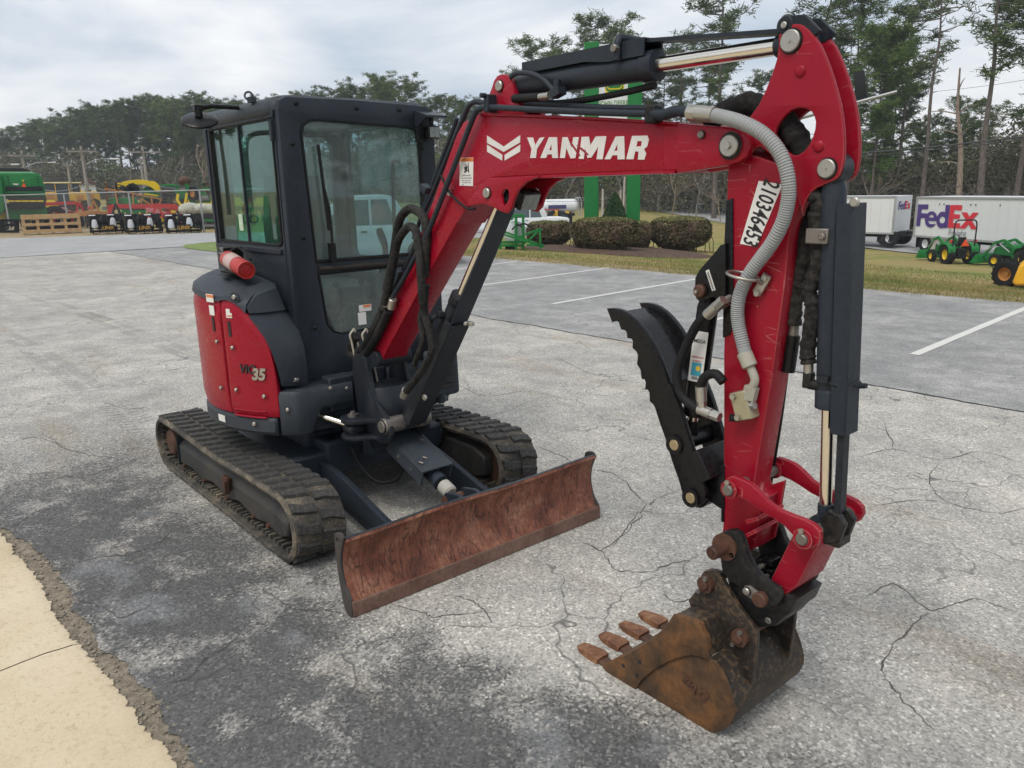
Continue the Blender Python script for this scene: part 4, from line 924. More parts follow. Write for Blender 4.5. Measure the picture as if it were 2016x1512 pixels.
mb = MB(); mb.cyl(tb + Vector((-.02, -.055, .0)), tb + Vector((-.02, .055, .0)), .028, 16, .004); mb.prism([(tb.x - .045, tb.z - .04), (tb.x - .03, tb.z + .028), (tb.x + .04, tb.z + .02), (tb.x + .09, tb.z - .03), (tb.x + .06, tb.z - .05)], YC - .05, YC - .035); mb.prism([(tb.x - .045, tb.z - .04), (tb.x - .03, tb.z + .028), (tb.x + .04, tb.z + .02), (tb.x + .09, tb.z - .03), (tb.x + .06, tb.z - .05)], YC + .035, YC + .05); mb.build('guard_hinge', DARKW, ac, 35, .003)
pin_head('hinge_pin', ac, tb + Vector((-.02, 0, 0)), YC - .056, .010, STEEL, .006)
# oil pipe on the barrel side
pt_ = [(1005, 152), (1018, 144), (1045, 145), (1068, 155), (1085, 172), (1092, 182)]
mb = MB(); mb.tube(smooth_path([onY(*q, YC - .065) for q in pt_], 6), .010, 10); q = onY(1098, 182, YC - .07); mb.box(q, (.05, .04, .03), Matrix.Rotation(R(-15), 3, 'Y')); mb.cyl(q + Vector((.005, -.01, .01)), q + Vector((.01, -.01, .045)), .013, 8); mb.build('oil_pipe', DARK, ac, 50)
mb = MB(); mb.cyl(onY(1082, 188, YC - .07), onY(1060, 191, YC - .07), .014, 12); mb.build('fitting', STEEL, ac)
mb = MB(); mb.tube([onY(1062, 191, YC - .07), onY(1035, 193, YC - .07), onY(1012, 194, YC - .07)], .017, 12); mb.build('fabric_hose', HOSE, ac)
mb = MB(); mb.tube(smooth_path([onY(*q, YC + .0) for q in ((1055, 205), (1130, 200), (1220, 184), (1290, 168))], 6), .012, 10); mb.build('under_hose', HOSE, ac)

# boom cylinder in front of the boom
E0 = Vector((1.345, 0, .62))
bc, a, b, d, j = cylinder('boom_cylinder', E0, bt, .60, .045, .0235, DARKW, YC + .005)
up = Vector((-d.z, 0, d.x)) * -1      # towards +x
mb = MB(); g0, g1 = a + d * .05 + up * .05, a + d * .80 + up * .05
for yy_ in (YC - .055, YC + .050): mb.beam(g0 + Vector((0, yy_ - YC + .0, 0)), g1 + Vector((0, yy_ - YC, 0)), .006, .055, up)
mb.beam(g0 + up * .028, g1 + up * .028, .11, .006, up); mb.build('barrel_guard', DARKW, bc, 35)
mb = MB(); h0, h1 = a.lerp(b, .44) + up * .062, b + up * .045 - d * .02
mb.beam(h0, h1, .10, .010, up); mb.build('rod_guard', DARK, bc, 35, .003)
q = a.lerp(b, .53) + Vector((-.02, -.05, 0)); mb = MB(); mb.cyl(q, q + Vector((0, -.03, 0)), .02, 12); mb.tube(smooth_path([q + Vector((0, -.03, 0)), q + Vector((-.03, -.045, -.02)), q + Vector((-.06, -.04, -.05)), q + Vector((-.12, -.03, -.055))], 4), .013, 10); mb.build('port_elbow', DARKW, bc, 50)
q = onY(925, 637, YC - .065); mb = MB(); mb.box(q, (.05, .02, .02)); mb.cyl(q + Vector((-.012, -.01, 0)), q + Vector((-.012, -.022, 0)), .010, 8); mb.build('guard_clip', STEEL, bc, 35, .003)
q = onY(838, 782, YC - .075); MB().cyl(q, q + Vector((0, -.012, 0)), .017, 14, .003).build('grease_cap', STEEL, bc)
MB().cyl(at(E0, YC + .06), at(E0, YC + .13), .055, 24, .004).build('pivot_cap', STEELD, bc)

# bucket cylinder down the front of the arm
D0 = pinY(1585, 1058, -.165)
kc, a, b, d, j = cylinder('bucket_cylinder', C0, D0, .635, .036, .019, DARK, -.045)
fx = Vector((d.z, 0, -d.x)) * -1      # towards +x side
if fx.x < 0: fx = -fx
mb = MB(); g0, g1 = a + d * .10 + fx * .054, a + d * .78 + fx * .050
for yy_ in (-.036, .036): mb.beam(g0 + Vector((0, yy_, 0)), g1 + Vector((0, yy_, 0)), .006, .048, fx)
mb.beam(g0 + fx * .024, g1 + fx * .024, .076, .006, fx); mb.build('barrel_guard', DARK, kc, 35, .002)
mb = MB(); mb.beam(a + d * .74 + fx * .052, b - d * .06 + fx * .046, .040, .022, fx); rgd = mb.build('rod_guard', DARKW, kc, 35, .003)
q = b + fx * .055 - d * .02; mb = MB(); mb.prism([(q.x - .05, q.z + .02), (q.x - .03, q.z + .05), (q.x + .01, q.z + .045), (q.x + .03, q.z + .02), (q.x + .015, q.z - .04), (q.x - .04, q.z - .07)], -.086, -.064); mb.prism([(q.x - .05, q.z + .02), (q.x - .03, q.z + .05), (q.x + .01, q.z + .045), (q.x + .03, q.z + .02), (q.x + .015, q.z - .04), (q.x - .04, q.z - .07)], -.028, -.006); mb.box(q + Vector((-.01, -.0, -.05)), (.05, .074, .03)); mb.build('guard_hinge', BLKW, kc, 35, .004)
q = onY(1685, 398, YC - .045); MB().cyl(q, q + Vector((0, -.014, 0)), .014, 12, .003).build('bolt', STEEL, kc)
q = onY(1660, 760, YC - .048); mb = MB(); mb.tube([q + Vector((-.07, .01, 0)), q + Vector((-.02, -.0, 0)), q + Vector((.0, .01, .0)), q + Vector((.02, .06, .0))], .010, 8); mb.box(q + Vector((-.06, -.0, .012)), (.035, .03, .02)); mb.cyl(q + Vector((.03, .03, .0)), q + Vector((.055, .03, .005)), .008, 8); mb.build('guard_clip', DARKW, kc, 35)
q = onY(1592, 748, YC - .03); mb = MB(); mb.box(q, (.028, .03, .05)); mb.cyl(q + Vector((0, 0, -.012)), q + Vector((.06, .0, -.012)), .017, 12); mb.build('port_elbow', BLKW, kc, 35, .004)
mb = MB(); q2 = onY(1592, 715, YC - .03); mb.cyl(q, q2, .015, 12); mb.build('fitting', STEEL, kc)
# fabric-wrapped hoses behind the arm
for pth, y_ in (([(1592, 716), (1590, 690), (1597, 640), (1600, 600), (1593, 575), (1602, 545), (1614, 510), (1612, 470), (1607, 430), (1613, 400), (1600, 378)], YC - .03), ([(1563, 640), (1565, 600), (1570, 560), (1580, 520), (1585, 470), (1583, 430), (1590, 400)], YC + .02)):
    pp = smooth_path([onY(*q, y_) for q in pth], 8); mb = MB(); mb.tube(pp, [.0235 + .003 * math.sin(i * 1.7) * math.sin(i * .45) for i in range(len(pp))], 12); mb.build('sleeved_hose', paint('woven_sleeve', (.010, .009, .009), .85, .2, bumpy=.4), kc, 60)
q = onY(1562, 660, YC + .02); mb = MB(); mb.cyl(q + Vector((0, 0, .07)), q + Vector((0, 0, -.0)), .016, 12); mb.build('fitting', STEELD, kc); mb = MB(); mb.cyl(q, q + Vector((-.01, 0, -.12)), .022, 14); mb.build('hose_end', BLK, kc)
q = onY(1610, 465, YC - .055); mb = MB(); mb.box(q, (.07, .02, .045)); mb.cyl(q + Vector((.02, -.01, 0)), q + Vector((.02, -.02, 0)), .012, 6); mb.build('hose_bracket', STEELD, kc, 35, .004)
# thin tubes down the arm front
mb = MB()
for off in (0, .022):
    pp = [onY(*q, YA + .165 + off * 0) + Vector((off, 0, 0)) for q in ((1545, 660), (1528, 800), (1516, 880), (1505, 950))]; mb.tube(smooth_path(pp, 5), .0085, 8)
mb.build('oil_pipe', BLK, arm, 60)

# ---- hose runs along the boom
mb = MB()
def pipe(pts, y, r_, name='boom_pipe', mat=DARK, n=10, par=boom):
    mb = MB(); mb.tube(smooth_path([onY(a_, b_, y) for a_, b_ in pts], 6), r_, n); return mb.build(name, mat, par, 60)
pipe([(1290, 224), (1200, 222), (1100, 218), (1020, 214), (965, 211), (945, 214), (933, 228), (905, 300), (868, 395), (838, 470)], YN - .028, .0125)
pipe([(1285, 214), (1180, 212), (1060, 206), (960, 203), (940, 200), (926, 206), (915, 225), (880, 310), (850, 385), (830, 430)], YC - .02, .0125)
pipe([(1300, 222), (1200, 212), (1080, 207), (1000, 206)], YC + .03, .011)
pipe([(900, 232), (890, 262), (862, 335), (835, 410), (815, 470)], YC - .01, .011)
pipe([(1285, 224), (1305, 226), (1330, 219), (1355, 221), (1372, 223)], -.14, .018, 'hose_end', DARK)
q = onY(1287, 225, YN - .02); MB().box(q, (.045, .05, .06)).build('pipe_clamp', BLKW, boom, 35, .008)
q = onY(965, 204, YN - .02); mb = MB(); mb.box(q, (.03, .05, .07)); mb.cyl(q + Vector((0, -.02, .03)), q + Vector((0, -.05, .03)), .011, 8); mb.build('pipe_clamp', DARK, boom, 35, .005)
q = onY(838, 372, YN - .01); MB().box(q, (.035, .04, .05), Matrix.Rotation(R(-60), 3, 'Y')).build('pipe_clamp', DARK, boom, 35, .006)
q = onY(786, 540, YN - .02); mb = MB(); mb.box(q, (.06, .05, .045), Matrix.Rotation(R(-60), 3, 'Y')); mb.cyl(q + Vector((-.01, -.02, .01)), q + Vector((-.01, -.036, .01)), .010, 8); mb.build('pipe_clamp', DARK, boom, 35, .008)
# loops of hose from cab floor up to the boom pipes
for pts, r_, y_ in (([(840, 462), (815, 510), (795, 548), (775, 580), (760, 600)], .013, YN - .03), ([(825, 470), (800, 520), (780, 560), (757, 590)], .013, YN + .0),
                    ):
    pipe(pts, y_, r_)
SLV = paint('woven_hose', (.009, .009, .010), .8, .2, bumpy=.3)
for pts, r_, y_ in (([(755, 605), (740, 640), (725, 670), (710, 690), (698, 700), (690, 692), (694, 675), (705, 660)], .024, YN - .03), ([(765, 612), (745, 655), (728, 685), (712, 702), (700, 706)], .024, YN - .03),
                    ([(756, 598), (770, 545), (782, 480), (800, 450), (812, 447), (820, 460), (826, 500), (830, 560), (833, 600)], .021, YN - .05),
                    ([(760, 570), (772, 520), (785, 440), (800, 415), (815, 412), (832, 425), (840, 450), (838, 500), (836, 545)], .022, YN - .02),
                    ([(838, 560), (835, 610), (845, 650), (850, 690), (830, 730), (800, 770)], .020, YN - .04), ([(834, 600), (828, 630), (832, 670), (815, 720)], .016, YN - .02)):
    pipe(pts, y_, r_, 'sleeved_hose', SLV, 12, EX).matrix_parent_inverse = Matrix.Translation(-EXC)
mb = MB()
for q, dx in (((762, 592), 0), ((772, 598), 0), ((833, 580), 1), ((797, 774), 2)):
    c_ = onY(*q, YN - .035); dd = Vector((.25, 0, .5)).normalized() if dx == 0 else (Vector((0, 0, 1)) if dx == 1 else Vector((.45, 0, .7)).normalized())
    xb(MB().cyl(c_ - dd * .03, c_ + dd * .03, .0225, 14, .003), 'hose_ferrule', STEEL)
# electric lead to the boom lamp
pipe([(868, 345), (880, 370), (890, 385), (905, 400), (920, 410), (935, 411)], YN - .02, .006, 'lamp_lead', HOSE); q = onY(883, 378, YN - .01); MB().box(q, (.03, .014, .022), Matrix.Rotation(R(40), 3, 'Y')).build('cable_clip', WHITE, boom, 35, .003)

# ---- bucket linkage
L1, L2 = pinY(1440, 962, -.165), D0
near = zoom([(100, 270), (112, 215), (145, 180), (190, 165), (240, 182), (300, 208), (345, 232), (420, 300), (500, 390), (600, 460), (720, 510), (820, 545), (900, 590), (955, 650), (962, 720), (930, 775), (870, 800), (800, 785), (745, 715), (690, 655), (640, 600), (560, 545), (480, 500), (400, 440), (300, 375), (230, 345), (160, 345), (115, 315)], 1400, 900, 4.447)
for y0 in (-.168, .10):
    lk = xp('bucket_link', REDW, [P(near, -.165)], y0, y0 + .022, 'Y', .005)
    for v, r_ in ((L1, .030), (L2, .032)): MB().ring(at(v, y0 - .014), at(v, y0 + .036), .0195, r_, 24).build('boss', REDW, lk)
for v in (L1, L2):
    mb = MB(); mb.cyl(at(v, -.192), at(v, .14), .019, 20, .003); xb(mb, 'link_pin', STEELD)
    xl(MB().cyl(at(v, -.170) + Vector((-.002, -.014, .027)), at(v, -.170) + Vector((-.002, -.022, .027)), .009, 8).build('bolt', STEEL, EX))
# H-link down to the coupler
hl_ = [(1560, 1050), (1515, 1142), (1520, 1165), (1537, 1180), (1571, 1154), (1590, 1115), (1612, 1075), (1604, 1045), (1580, 1036)]
hk = xp('coupler_link', REDW, [P(hl_, -.115)], -.115, .055, 'Y', .012)
# arm lower guard plate (behind the links)
q = P(zoom([(425, 285), (560, 245), (510, 560), (470, 750), (360, 820), (330, 830)], 1400, 900, 4.447), YA + .04); plate('arm_rib', REDW, arm, [q], YA + .10, YA + .112, 'Y', .003)
mb = MB()
for a_, b_ in (((400, 640), (500, 590)), ((425, 510), (520, 480))):
    u_, v_ = onY(*zoom([a_], 1400, 900, 4.447)[0], YA + .03), onY(*zoom([b_], 1400, 900, 4.447)[0], YA + .03); mb.beam(u_, v_, .16, .012)
mb.build('arm_rib', REDW, arm, 35)
# ---- thumb
tn = zoom([(50, 962), (100, 960), (150, 970), (190, 990), (232, 1022), (270, 1060), (310, 1108), (340, 1150), (400, 1250), (450, 1370), (490, 1500)], 1180, 340, 3.6) + zoom([(500, 200), (560, 350), (620, 540), (680, 740), (742, 930), (752, 975), (745, 1020), (722, 1055), (690, 1072), (650, 1068), (615, 1045), (590, 990), (560, 880), (510, 740), (470, 600), (430, 490), (392, 370), (378, 345), (355, 325), (352, 262), (342, 245), (322, 240), (326, 190), (318, 172), (296, 165), (291, 112), (284, 92), (264, 62), (270, 10)], 1180, 700, 3.6) + zoom([(300, 1380), (292, 1358), (267, 1345), (270, 1295), (262, 1270), (232, 1242), (235, 1195), (226, 1178), (196, 1172), (192, 1135), (180, 1118), (152, 1112), (136, 1062), (122, 1052), (88, 1060)], 1180, 340, 3.6)
YT0, YT1 = -.135, .050
TK = .022
thumb = xp('thumb', BLK, [P(tn, YT0)], YT0, YT0 + TK, 'Y', .003)
plate('thumb_plate', BLK, thumb, [P(tn, YT0)], YT1, YT1 + TK, 'Y', .003)
bp = [onY(*q, YT0 + .03) for q in zoom([(150, 985), (250, 1060), (330, 1170), (390, 1280), (440, 1400)], 1180, 340, 3.6) + zoom([(490, 200)], 1180, 700, 3.6)]
rg = [[at(p, YT0 + TK - .004), at(p, YT1 + .004), at(p + Vector((-.02, 0, -.012)), YT1 + .004), at(p + Vector((-.02, 0, -.012)), YT0 + TK - .004)] for p in smooth_path(bp, 4)]
mb = MB(); mb.loft(rg); mb.build('web_plate', paint('glossy_black', (.012, .012, .014), .18, .08, (.04, .04, .04)), thumb, 40)
T1, T2 = pinY(1330, 875, YT0), pinY(1362, 979, YT0)
for v in (T1, T2):
    MB().ring(at(v, YT0 - .012), at(v, YT0 + .01), .022, .034, 28).build('boss', BLK, thumb)
    pin_head('thumb_pin', thumb, v, YT0 - .003, .0215, paint('brassy_pin', (.45, .36, .22), .4, .35, (.25, .13, .06), metal=.6), .008)
    MB().cyl(at(v, YT0 + .01), at(v, YT1 + .01), .032, 20).build('cross_tube', BLK, thumb)
mb = MB(); q0, q1 = onY(*zoom([(690, 740)], 1180, 700, 3.6)[0], YT0), onY(*zoom([(735, 830)], 1180, 700, 3.6)[0], YT0); mb.box(at((q0 + q1) / 2, (YT0 + YT1) / 2), (.11, .2, .05), Matrix.Rotation(R(55), 3, 'Y')); mb.build('stiffener', BLK, thumb, 35, .004)
# mount on the arm: upper ear plate and lower bracket
ear = zoom([(868, 512), (905, 500), (905, 905), (850, 890), (800, 880), (765, 908), (725, 915), (697, 890), (688, 850), (690, 745), (715, 695), (840, 550)], 1180, 340, 3.6)
for y0 in (-.10, .01):
    plate('thumb_ear', BLK, arm, [P(ear, -.09)], y0, y0 + .02, 'Y', .003)
v = pinY(1384, 572, -.09); MB().cyl(at(v, -.118), at(v, .045), .022, 18, .004).build('ear_pin', RUST_DARK, arm); MB().cyl(at(v, -.118) + Vector((0, 0, 0)), at(v, -.132), .006, 8).build('cotter_pin', STEEL, arm)
q = onY(1399, 552, -.1016); lay(outline_mesh([rrect(-.036, -.007, .036, .007, .001, 1)], .0012), 'barcode_sticker', WHITE, arm, q, (.45, 0, -1), (1, 0, .45))
mb = MB()
for k in range(9):
    c_ = q + Vector((.45, 0, -1)).normalized() * (-.026 + k * .0072); mb.box(c_ + Vector((0, -.0012, 0)), (.0028, .001, .009), Matrix.Rotation(R(24), 3, 'Y'))
mb.build('barcode_bars', INK, arm, 0)
lb = zoom([(740, 860), (800, 800), (885, 780), (885, 1090), (855, 1085), (760, 1020), (735, 960)], 1180, 700, 3.6)
plate('thumb_bracket', BLK, arm, [P(lb, -.085)], -.085, -.065, 'Y', .003); plate('thumb_bracket', BLK, arm, [P(lb, -.085)], .0, .02, 'Y', .003)
mb = MB(); mb.cyl(at(T2, -.11), at(T2, .05), .047, 24, .004); mb.build('pivot_tube', BLK, arm)
plate('backing_plate', BLK, arm, [P(zoom([(868, 840), (892, 840), (885, 1180), (866, 1175)], 1180, 700, 3.6), YA)], YA - .004, YA + .11, 'Y', .002)
# thumb cylinder
tc_, a, b, d, j = cylinder('thumb_cylinder', v, T1, .80, .036, .02, BLK, YC - .02, .03, .08)
q = a.lerp(b, .42); lay(outline_mesh([rrect(-.03, -.09, .03, .09, .004)], .0012), 'maker_label', WHITE, tc_, q + Vector((.012, -.0365, 0)), (1, 0, 0), d * -1)
for tx, dz, sz in (('MEGA', .055, .018), ('GREASE DAILY', -.002, .008), ('& INSPECT', -.016, .008), ('888-', -.078, .016)):
    lay(text_mesh(tx, sz, 0, .0003), 'label_text', INK if sz > .01 else flat('red_print', (.5, .05, .04)), tc_, q + Vector((.012, -.0378, 0)) + d * -dz, (1, 0, 0), d * -1)
lay(outline_mesh([rrect(-.02, -.024, .02, .024, .002)], .0006), 'label_logo', flat('teal_print', (.05, .33, .45)), tc_, q + Vector((.012, -.0376, 0)) + d * .045, (1, 0, 0), d * -1)
lay(outline_mesh([circ((.008, .004), .010, 14)], .0006), 'label_logo', flat('yellow_print', (.75, .5, .05)), tc_, q + Vector((.012, -.0384, 0)) + d * .045, (1, 0, 0), d * -1)

# ---- quick coupler
kp = lambda pts: zoom(pts, 1120, 1000, 3.2875)
cn = kp([(962, 195), (985, 162), (1020, 146), (1060, 143), (1100, 165), (1122, 205), (1135, 260), (1160, 330), (1200, 400), (1250, 460), (1310, 498), (1350, 525), (1368, 565), (1362, 605), (1335, 636), (1295, 646), (1255, 640), (1200, 602), (1120, 535), (1050, 475), (1005, 440), (985, 385), (975, 300)])
cpl = xp('quick_coupler', BLKW, [P(cn, -.155)], -.155, -.125, 'Y', .006)
plate('coupler_plate', BLKW, cpl, [P(cn, -.155)], .065, .095, 'Y', .006)
low = kp([(1030, 480), (1120, 530), (1220, 610), (1300, 645), (1400, 560), (1465, 600), (1425, 690), (1385, 715), (1335, 768), (1225, 782), (1135, 695), (1010, 570)])
plate('coupler_body', BLKW, cpl, [P(low, -.12)], -.118, .058, 'Y', .01)
K1, K2 = pinY(1428, 1076, -.155), pinY(*kp([(1250, 585)])[0], -.155)
MB().ring(at(K1, -.165), at(K1, -.12), .022, .047, 28).build('boss', RUST_DARK, cpl)
mb = MB(); mb.cyl(at(K1, -.235), at(K1, .12), .023, 20, .004); mb.cyl(at(K1, -.235), at(K1, -.238), .008, 10); mb.build('coupler_pin', RUST_DARK, cpl)
MB().cyl(at(K2, -.178), at(K2, .11), .026, 24, .004).build('coupler_pin', RUST_DARK, cpl)
q = K2.lerp(pinY(*kp([(1165, 530)])[0], -.155), .5); plate('pin_retainer', STEELD, cpl, [P(kp([(1135, 520), (1150, 497), (1180, 495), (1225, 530), (1275, 560), (1290, 590), (1275, 615), (1240, 610), (1180, 575), (1145, 550)]), -.155)], -.168, -.157, 'Y', .003)
pin_head('bolt', cpl, pinY(*kp([(1162, 532)])[0], -.16), -.168, .013, STEEL, .01)
v = pinY(*kp([(1062, 300)])[0], -.155); pin_head('bolt', cpl, v, -.155, .012, STEEL, .01)
v = pinY(*kp([(1292, 728)])[0], -.118); pin_head('bolt', cpl, v, -.118, .012, STEELD, .006)
mb = MB(); c_ = onY(*kp([(1250, 380)])[0], -.03)
for dx, dz in ((-.02, 0), (.01, .012), (.03, -.01), (.0, -.025), (.03, .03)): mb.box(c_ + Vector((dx, dx * .4, dz)), (.035, .05, .03))
mb.box(c_ + Vector((.0, 0, -.05)), (.14, .13, .05), Matrix.Rotation(R(40), 3, 'Y')); mb.build('hydraulic_block', BLK, cpl, 35, .004)
mb = MB()
for dx, dy, dz in ((.02, -.03, .02), (.04, -.03, -.01), (.01, -.035, -.02)): mb.cyl(c_ + Vector((dx, dy, dz)), c_ + Vector((dx, dy - .015, dz + .004)), .009, 8)
mb.build('bolt', STEEL, cpl)
# ---- bucket
YB0, YB1 = -.242, .200
sideo = kp([(690, 688), (730, 700), (850, 738), (872, 790), (898, 840), (908, 900), (912, 968), (965, 1010), (1020, 1100), (1055, 1200), (1075, 1290), (1072, 1340), (1045, 1400), (1000, 1436), (930, 1455), (830, 1442), (700, 1382), (560, 1292), (430, 1192), (340, 1130), (265, 1060), (235, 1025), (250, 1002), (330, 980), (420, 930), (500, 880), (580, 820), (640, 760)])
so2 = rpoly(P(sideo, YB0), 3)
bucket = thing('digging_bucket', 'rusty black toothed digging bucket resting on the pavement at the end of the arm', 'bucket', (so2[0][0], YC, 0))
BKI = Matrix.Translation(-bucket.location)
def kb(o): o.matrix_parent_inverse = BKI; return o
sp_l = kb(plate('side_plate', RUST_BUCKET, bucket, [so2], YB0, YB0 + .016, 'Y', .003))
kb(plate('side_plate', RUST_BUCKET, bucket, [so2], YB1 - .016, YB1, 'Y', .003))
# heavier side cutter strip
cut = kp([(690, 680), (735, 697), (855, 738), (872, 775), (905, 850), (915, 975), (860, 955), (800, 945), (740, 958), (660, 985), (560, 1040), (480, 1110), (430, 1185), (340, 1135), (250, 1050), (228, 1022), (250, 998), (330, 975), (420, 925), (560, 835), (640, 755)])
kb(plate('side_cutter', RUST_BUCKET, bucket, [P(cut, YB0)], YB0 - .012, YB0 + .001, 'Y', .004)); kb(plate('side_cutter', RUST_BUCKET, bucket, [P(cut, YB0)], YB1 - .001, YB1 + .012, 'Y', .004))
mb = MB()
for q in ((458, 998), (352, 1020), (440, 1085)):
    v = onY(*kp([q])[0], YB0 - .012); mb.cyl(v + Vector((0, .004, 0)), v + Vector((0, -.0015, 0)), .008, 10)
kb(mb.build('bolt_hole', INK, bucket))
# shell
shell = kp([(235, 1025), (265, 1060), (340, 1130), (430, 1192), (560, 1292), (700, 1382), (830, 1442), (930, 1455), (1000, 1436), (1045, 1400), (1072, 1340), (1075, 1290), (1055, 1200), (1020, 1100), (965, 1010), (912, 968)])
shv = [Vector((p[0], 0, p[1])) for p in P(shell, YB0)]; shv = smooth_path(shv, 3)
cen = sum(shv, Vector()) / len(shv)
rg = []
for p in shv:
    n_ = (cen - p).normalized(); i_ = p + n_ * .014
    rg.append([at(p, YB0 + .001), at(p, YB1 - .001), at(i_, YB1 - .001), at(i_, YB0 + .001)])
mb = MB(); mb.loft(rg); BKB = paint('bucket_back_paint', (.034, .028, .024), .42, 1.0, (.19, .12, .066), chips=.26, chipcol=(.24, .15, .08), edge=(.25, .19, .13)); kb(mb.build('bucket_shell', BKB, bucket, 40))
# top box plate (torque box) behind the side cutters
topb = kp([(690, 690), (850, 738), (872, 790), (900, 850), (912, 968), (880, 960), (850, 860), (820, 790), (700, 720)])
tb_ = P(topb, YB0); mb = MB(); mb.prism(tb_, YB0 + .002, YB1 - .002); kb(mb.build('torque_box', BKB, bucket, 35, .004))
# ears
er = kp([(848, 445), (870, 412), (905, 400), (945, 405), (975, 425), (1000, 480), (1080, 620), (1190, 770), (1214, 820), (1212, 900), (1200, 1000), (1182, 1150), (1140, 1110), (1060, 980), (1000, 870), (985, 760), (930, 690), (830, 640), (785, 640), (772, 600), (800, 560), (838, 520)])
for y0 in (-.150, .088):
    kb(plate('bucket_ear', BKB, bucket, [P(er, -.15)], y0, y0 + .022, 'Y', .004))
for q in ((888, 492), (1110, 838)):
    v = pinY(*kp([q])[0], -.16)
    mb = MB(); mb.ring(at(v, -.172), at(v, -.148), .016, .030, 24); kb(mb.build('boss', RUST_DARK, bucket)); mb = MB(); mb.cyl(at(v, -.182), at(v, .115), .017, 16, .003); kb(mb.build('bucket_pin', RUST_DARK, bucket)); mb = MB(); mb.cyl(at(v, -.174) + Vector((-.02, 0, -.03)), at(v, -.180) + Vector((-.02, 0, -.03)), .008, 6); mb.cyl(at(v, -.17) + Vector((.006, 0, .026)), at(v, -.18) + Vector((.006, 0, .026)), .009, 8); kb(mb.build('pin_clip', STEELD, bucket))
# teeth: adapter shank and worn tip, one per row
lipx = onY(*kp([(245, 1015)])[0], YB0)
t0 = onY(*kp([(215, 1000)])[0], YB0 + .03); t1 = onY(*kp([(75, 890)])[0], YB0 + .03)
dv = (t1 - t0); dv.y = 0; L_ = dv.length; dv = dv.normalized(); upv = Vector((-dv.z, 0, dv.x)); upv = upv if upv.z > 0 else -upv
for k in range(4):
    y = YB0 + .03 + k * (YB1 - YB0 - .06) / 3
    base = at(t0, y); rg = []
    for s_, w_, h_ in ((-.20, .030, .040), (-.10, .030, .046), (-.03, .026, .044), (.02, .024, .040)):
        c_ = base + dv * s_; rg.append([c_ + Vector((0, -w_, 0)) - upv * h_ * .6, c_ + Vector((0, w_, 0)) - upv * h_ * .6, c_ + Vector((0, w_, 0)) + upv * h_ * .5, c_ + Vector((0, -w_, 0)) + upv * h_ * .5])
    mb = MB(); mb.loft(rg); ad = kb(mb.build('tooth_adapter', RUST_DARK, bucket, 35, .004)); rg = []
    for s_, w_, hu, hd in ((0, .038, .030, .040), (.03, .038, .029, .034), (L_ * .55, .034, .020, .012), (L_ * .88, .029, .010, .001), (L_ * 1.02, .020, .003, -.004)):
        c_ = base + dv * s_; rg.append([c_ + Vector((0, -w_, 0)) - upv * hd, c_ + Vector((0, w_, 0)) - upv * hd, c_ + Vector((0, w_ * .9, 0)) + upv * hu, c_ + Vector((0, -w_ * .9, 0)) + upv * hu])
    mb = MB(); mb.loft(rg); kb(mb.build('tooth', RUST_TOOTH, bucket, 35, .005))
    mb = MB(); c_ = base + dv * .03 - upv * .008; mb.cyl(c_ + Vector((0, -.036, 0)), c_ + Vector((0, -.0395, 0)), .009, 10); kb(mb.build('tooth_pin', INK, bucket))
mb = MB(); la, lb_ = P(kp([(235, 1022), (250, 1000), (420, 925), (430, 960)]), YB0), None; mb.prism(la, YB0 + .01, YB1 - .01); kb(mb.build('bucket_lip', RUST_BUCKET, bucket, 35, .003))
# raised weld letters on the side
for body, q in (('T', (758, 1112)), ('A', (808, 1160)), ('G', (868, 1212))):
    c_ = onY(*kp([q])[0], YB0 - .001); me = text_mesh(body, .052, .004, .0015, 0, 1.1); kb(lay(me, 'weld_letter', RUST_DARK, bucket, c_, (.80, 0, -.62), (.62, 0, .80)))
# ================================================================== ground, lot, road
def mathn(N, L, op, a, b=None, clamp=False):
    m = N.new('ShaderNodeMath'); m.operation = op; m.use_clamp = clamp
    for i, v in enumerate((a, b)):
        if v is None: continue
        if hasattr(v, 'is_linked'): L.new(v, m.inputs[i])
        else: m.inputs[i].default_value = v
    return m.outputs[0]
def voro(N, L, vec, scale, feature='F1', out='Distance', rnd=1.0):
    n = N.new('ShaderNodeTexVoronoi'); n.feature = feature; n.inputs['Scale'].default_value = scale; n.inputs['Randomness'].default_value = rnd
    L.new(vec, n.inputs['Vector']); return n.outputs[out]
def distort(N, L, vec, scale, amt):
    n = nn(N, 'ShaderNodeTexNoise', Scale=scale, Detail=3, Roughness=.65); L.new(vec, n.inputs['Vector'])
    s_ = N.new('ShaderNodeVectorMath'); s_.operation = 'SUBTRACT'; L.new(n.outputs['Color'], s_.inputs[0]); s_.inputs[1].default_value = (.5, .5, .5)
    m = N.new('ShaderNodeVectorMath'); m.operation = 'SCALE'; m.inputs['Scale'].default_value = amt; L.new(s_.outputs[0], m.inputs[0])
    a = N.new('ShaderNodeVectorMath'); a.operation = 'ADD'; L.new(vec, a.inputs[0]); L.new(m.outputs[0], a.inputs[1]); return a.outputs[0]
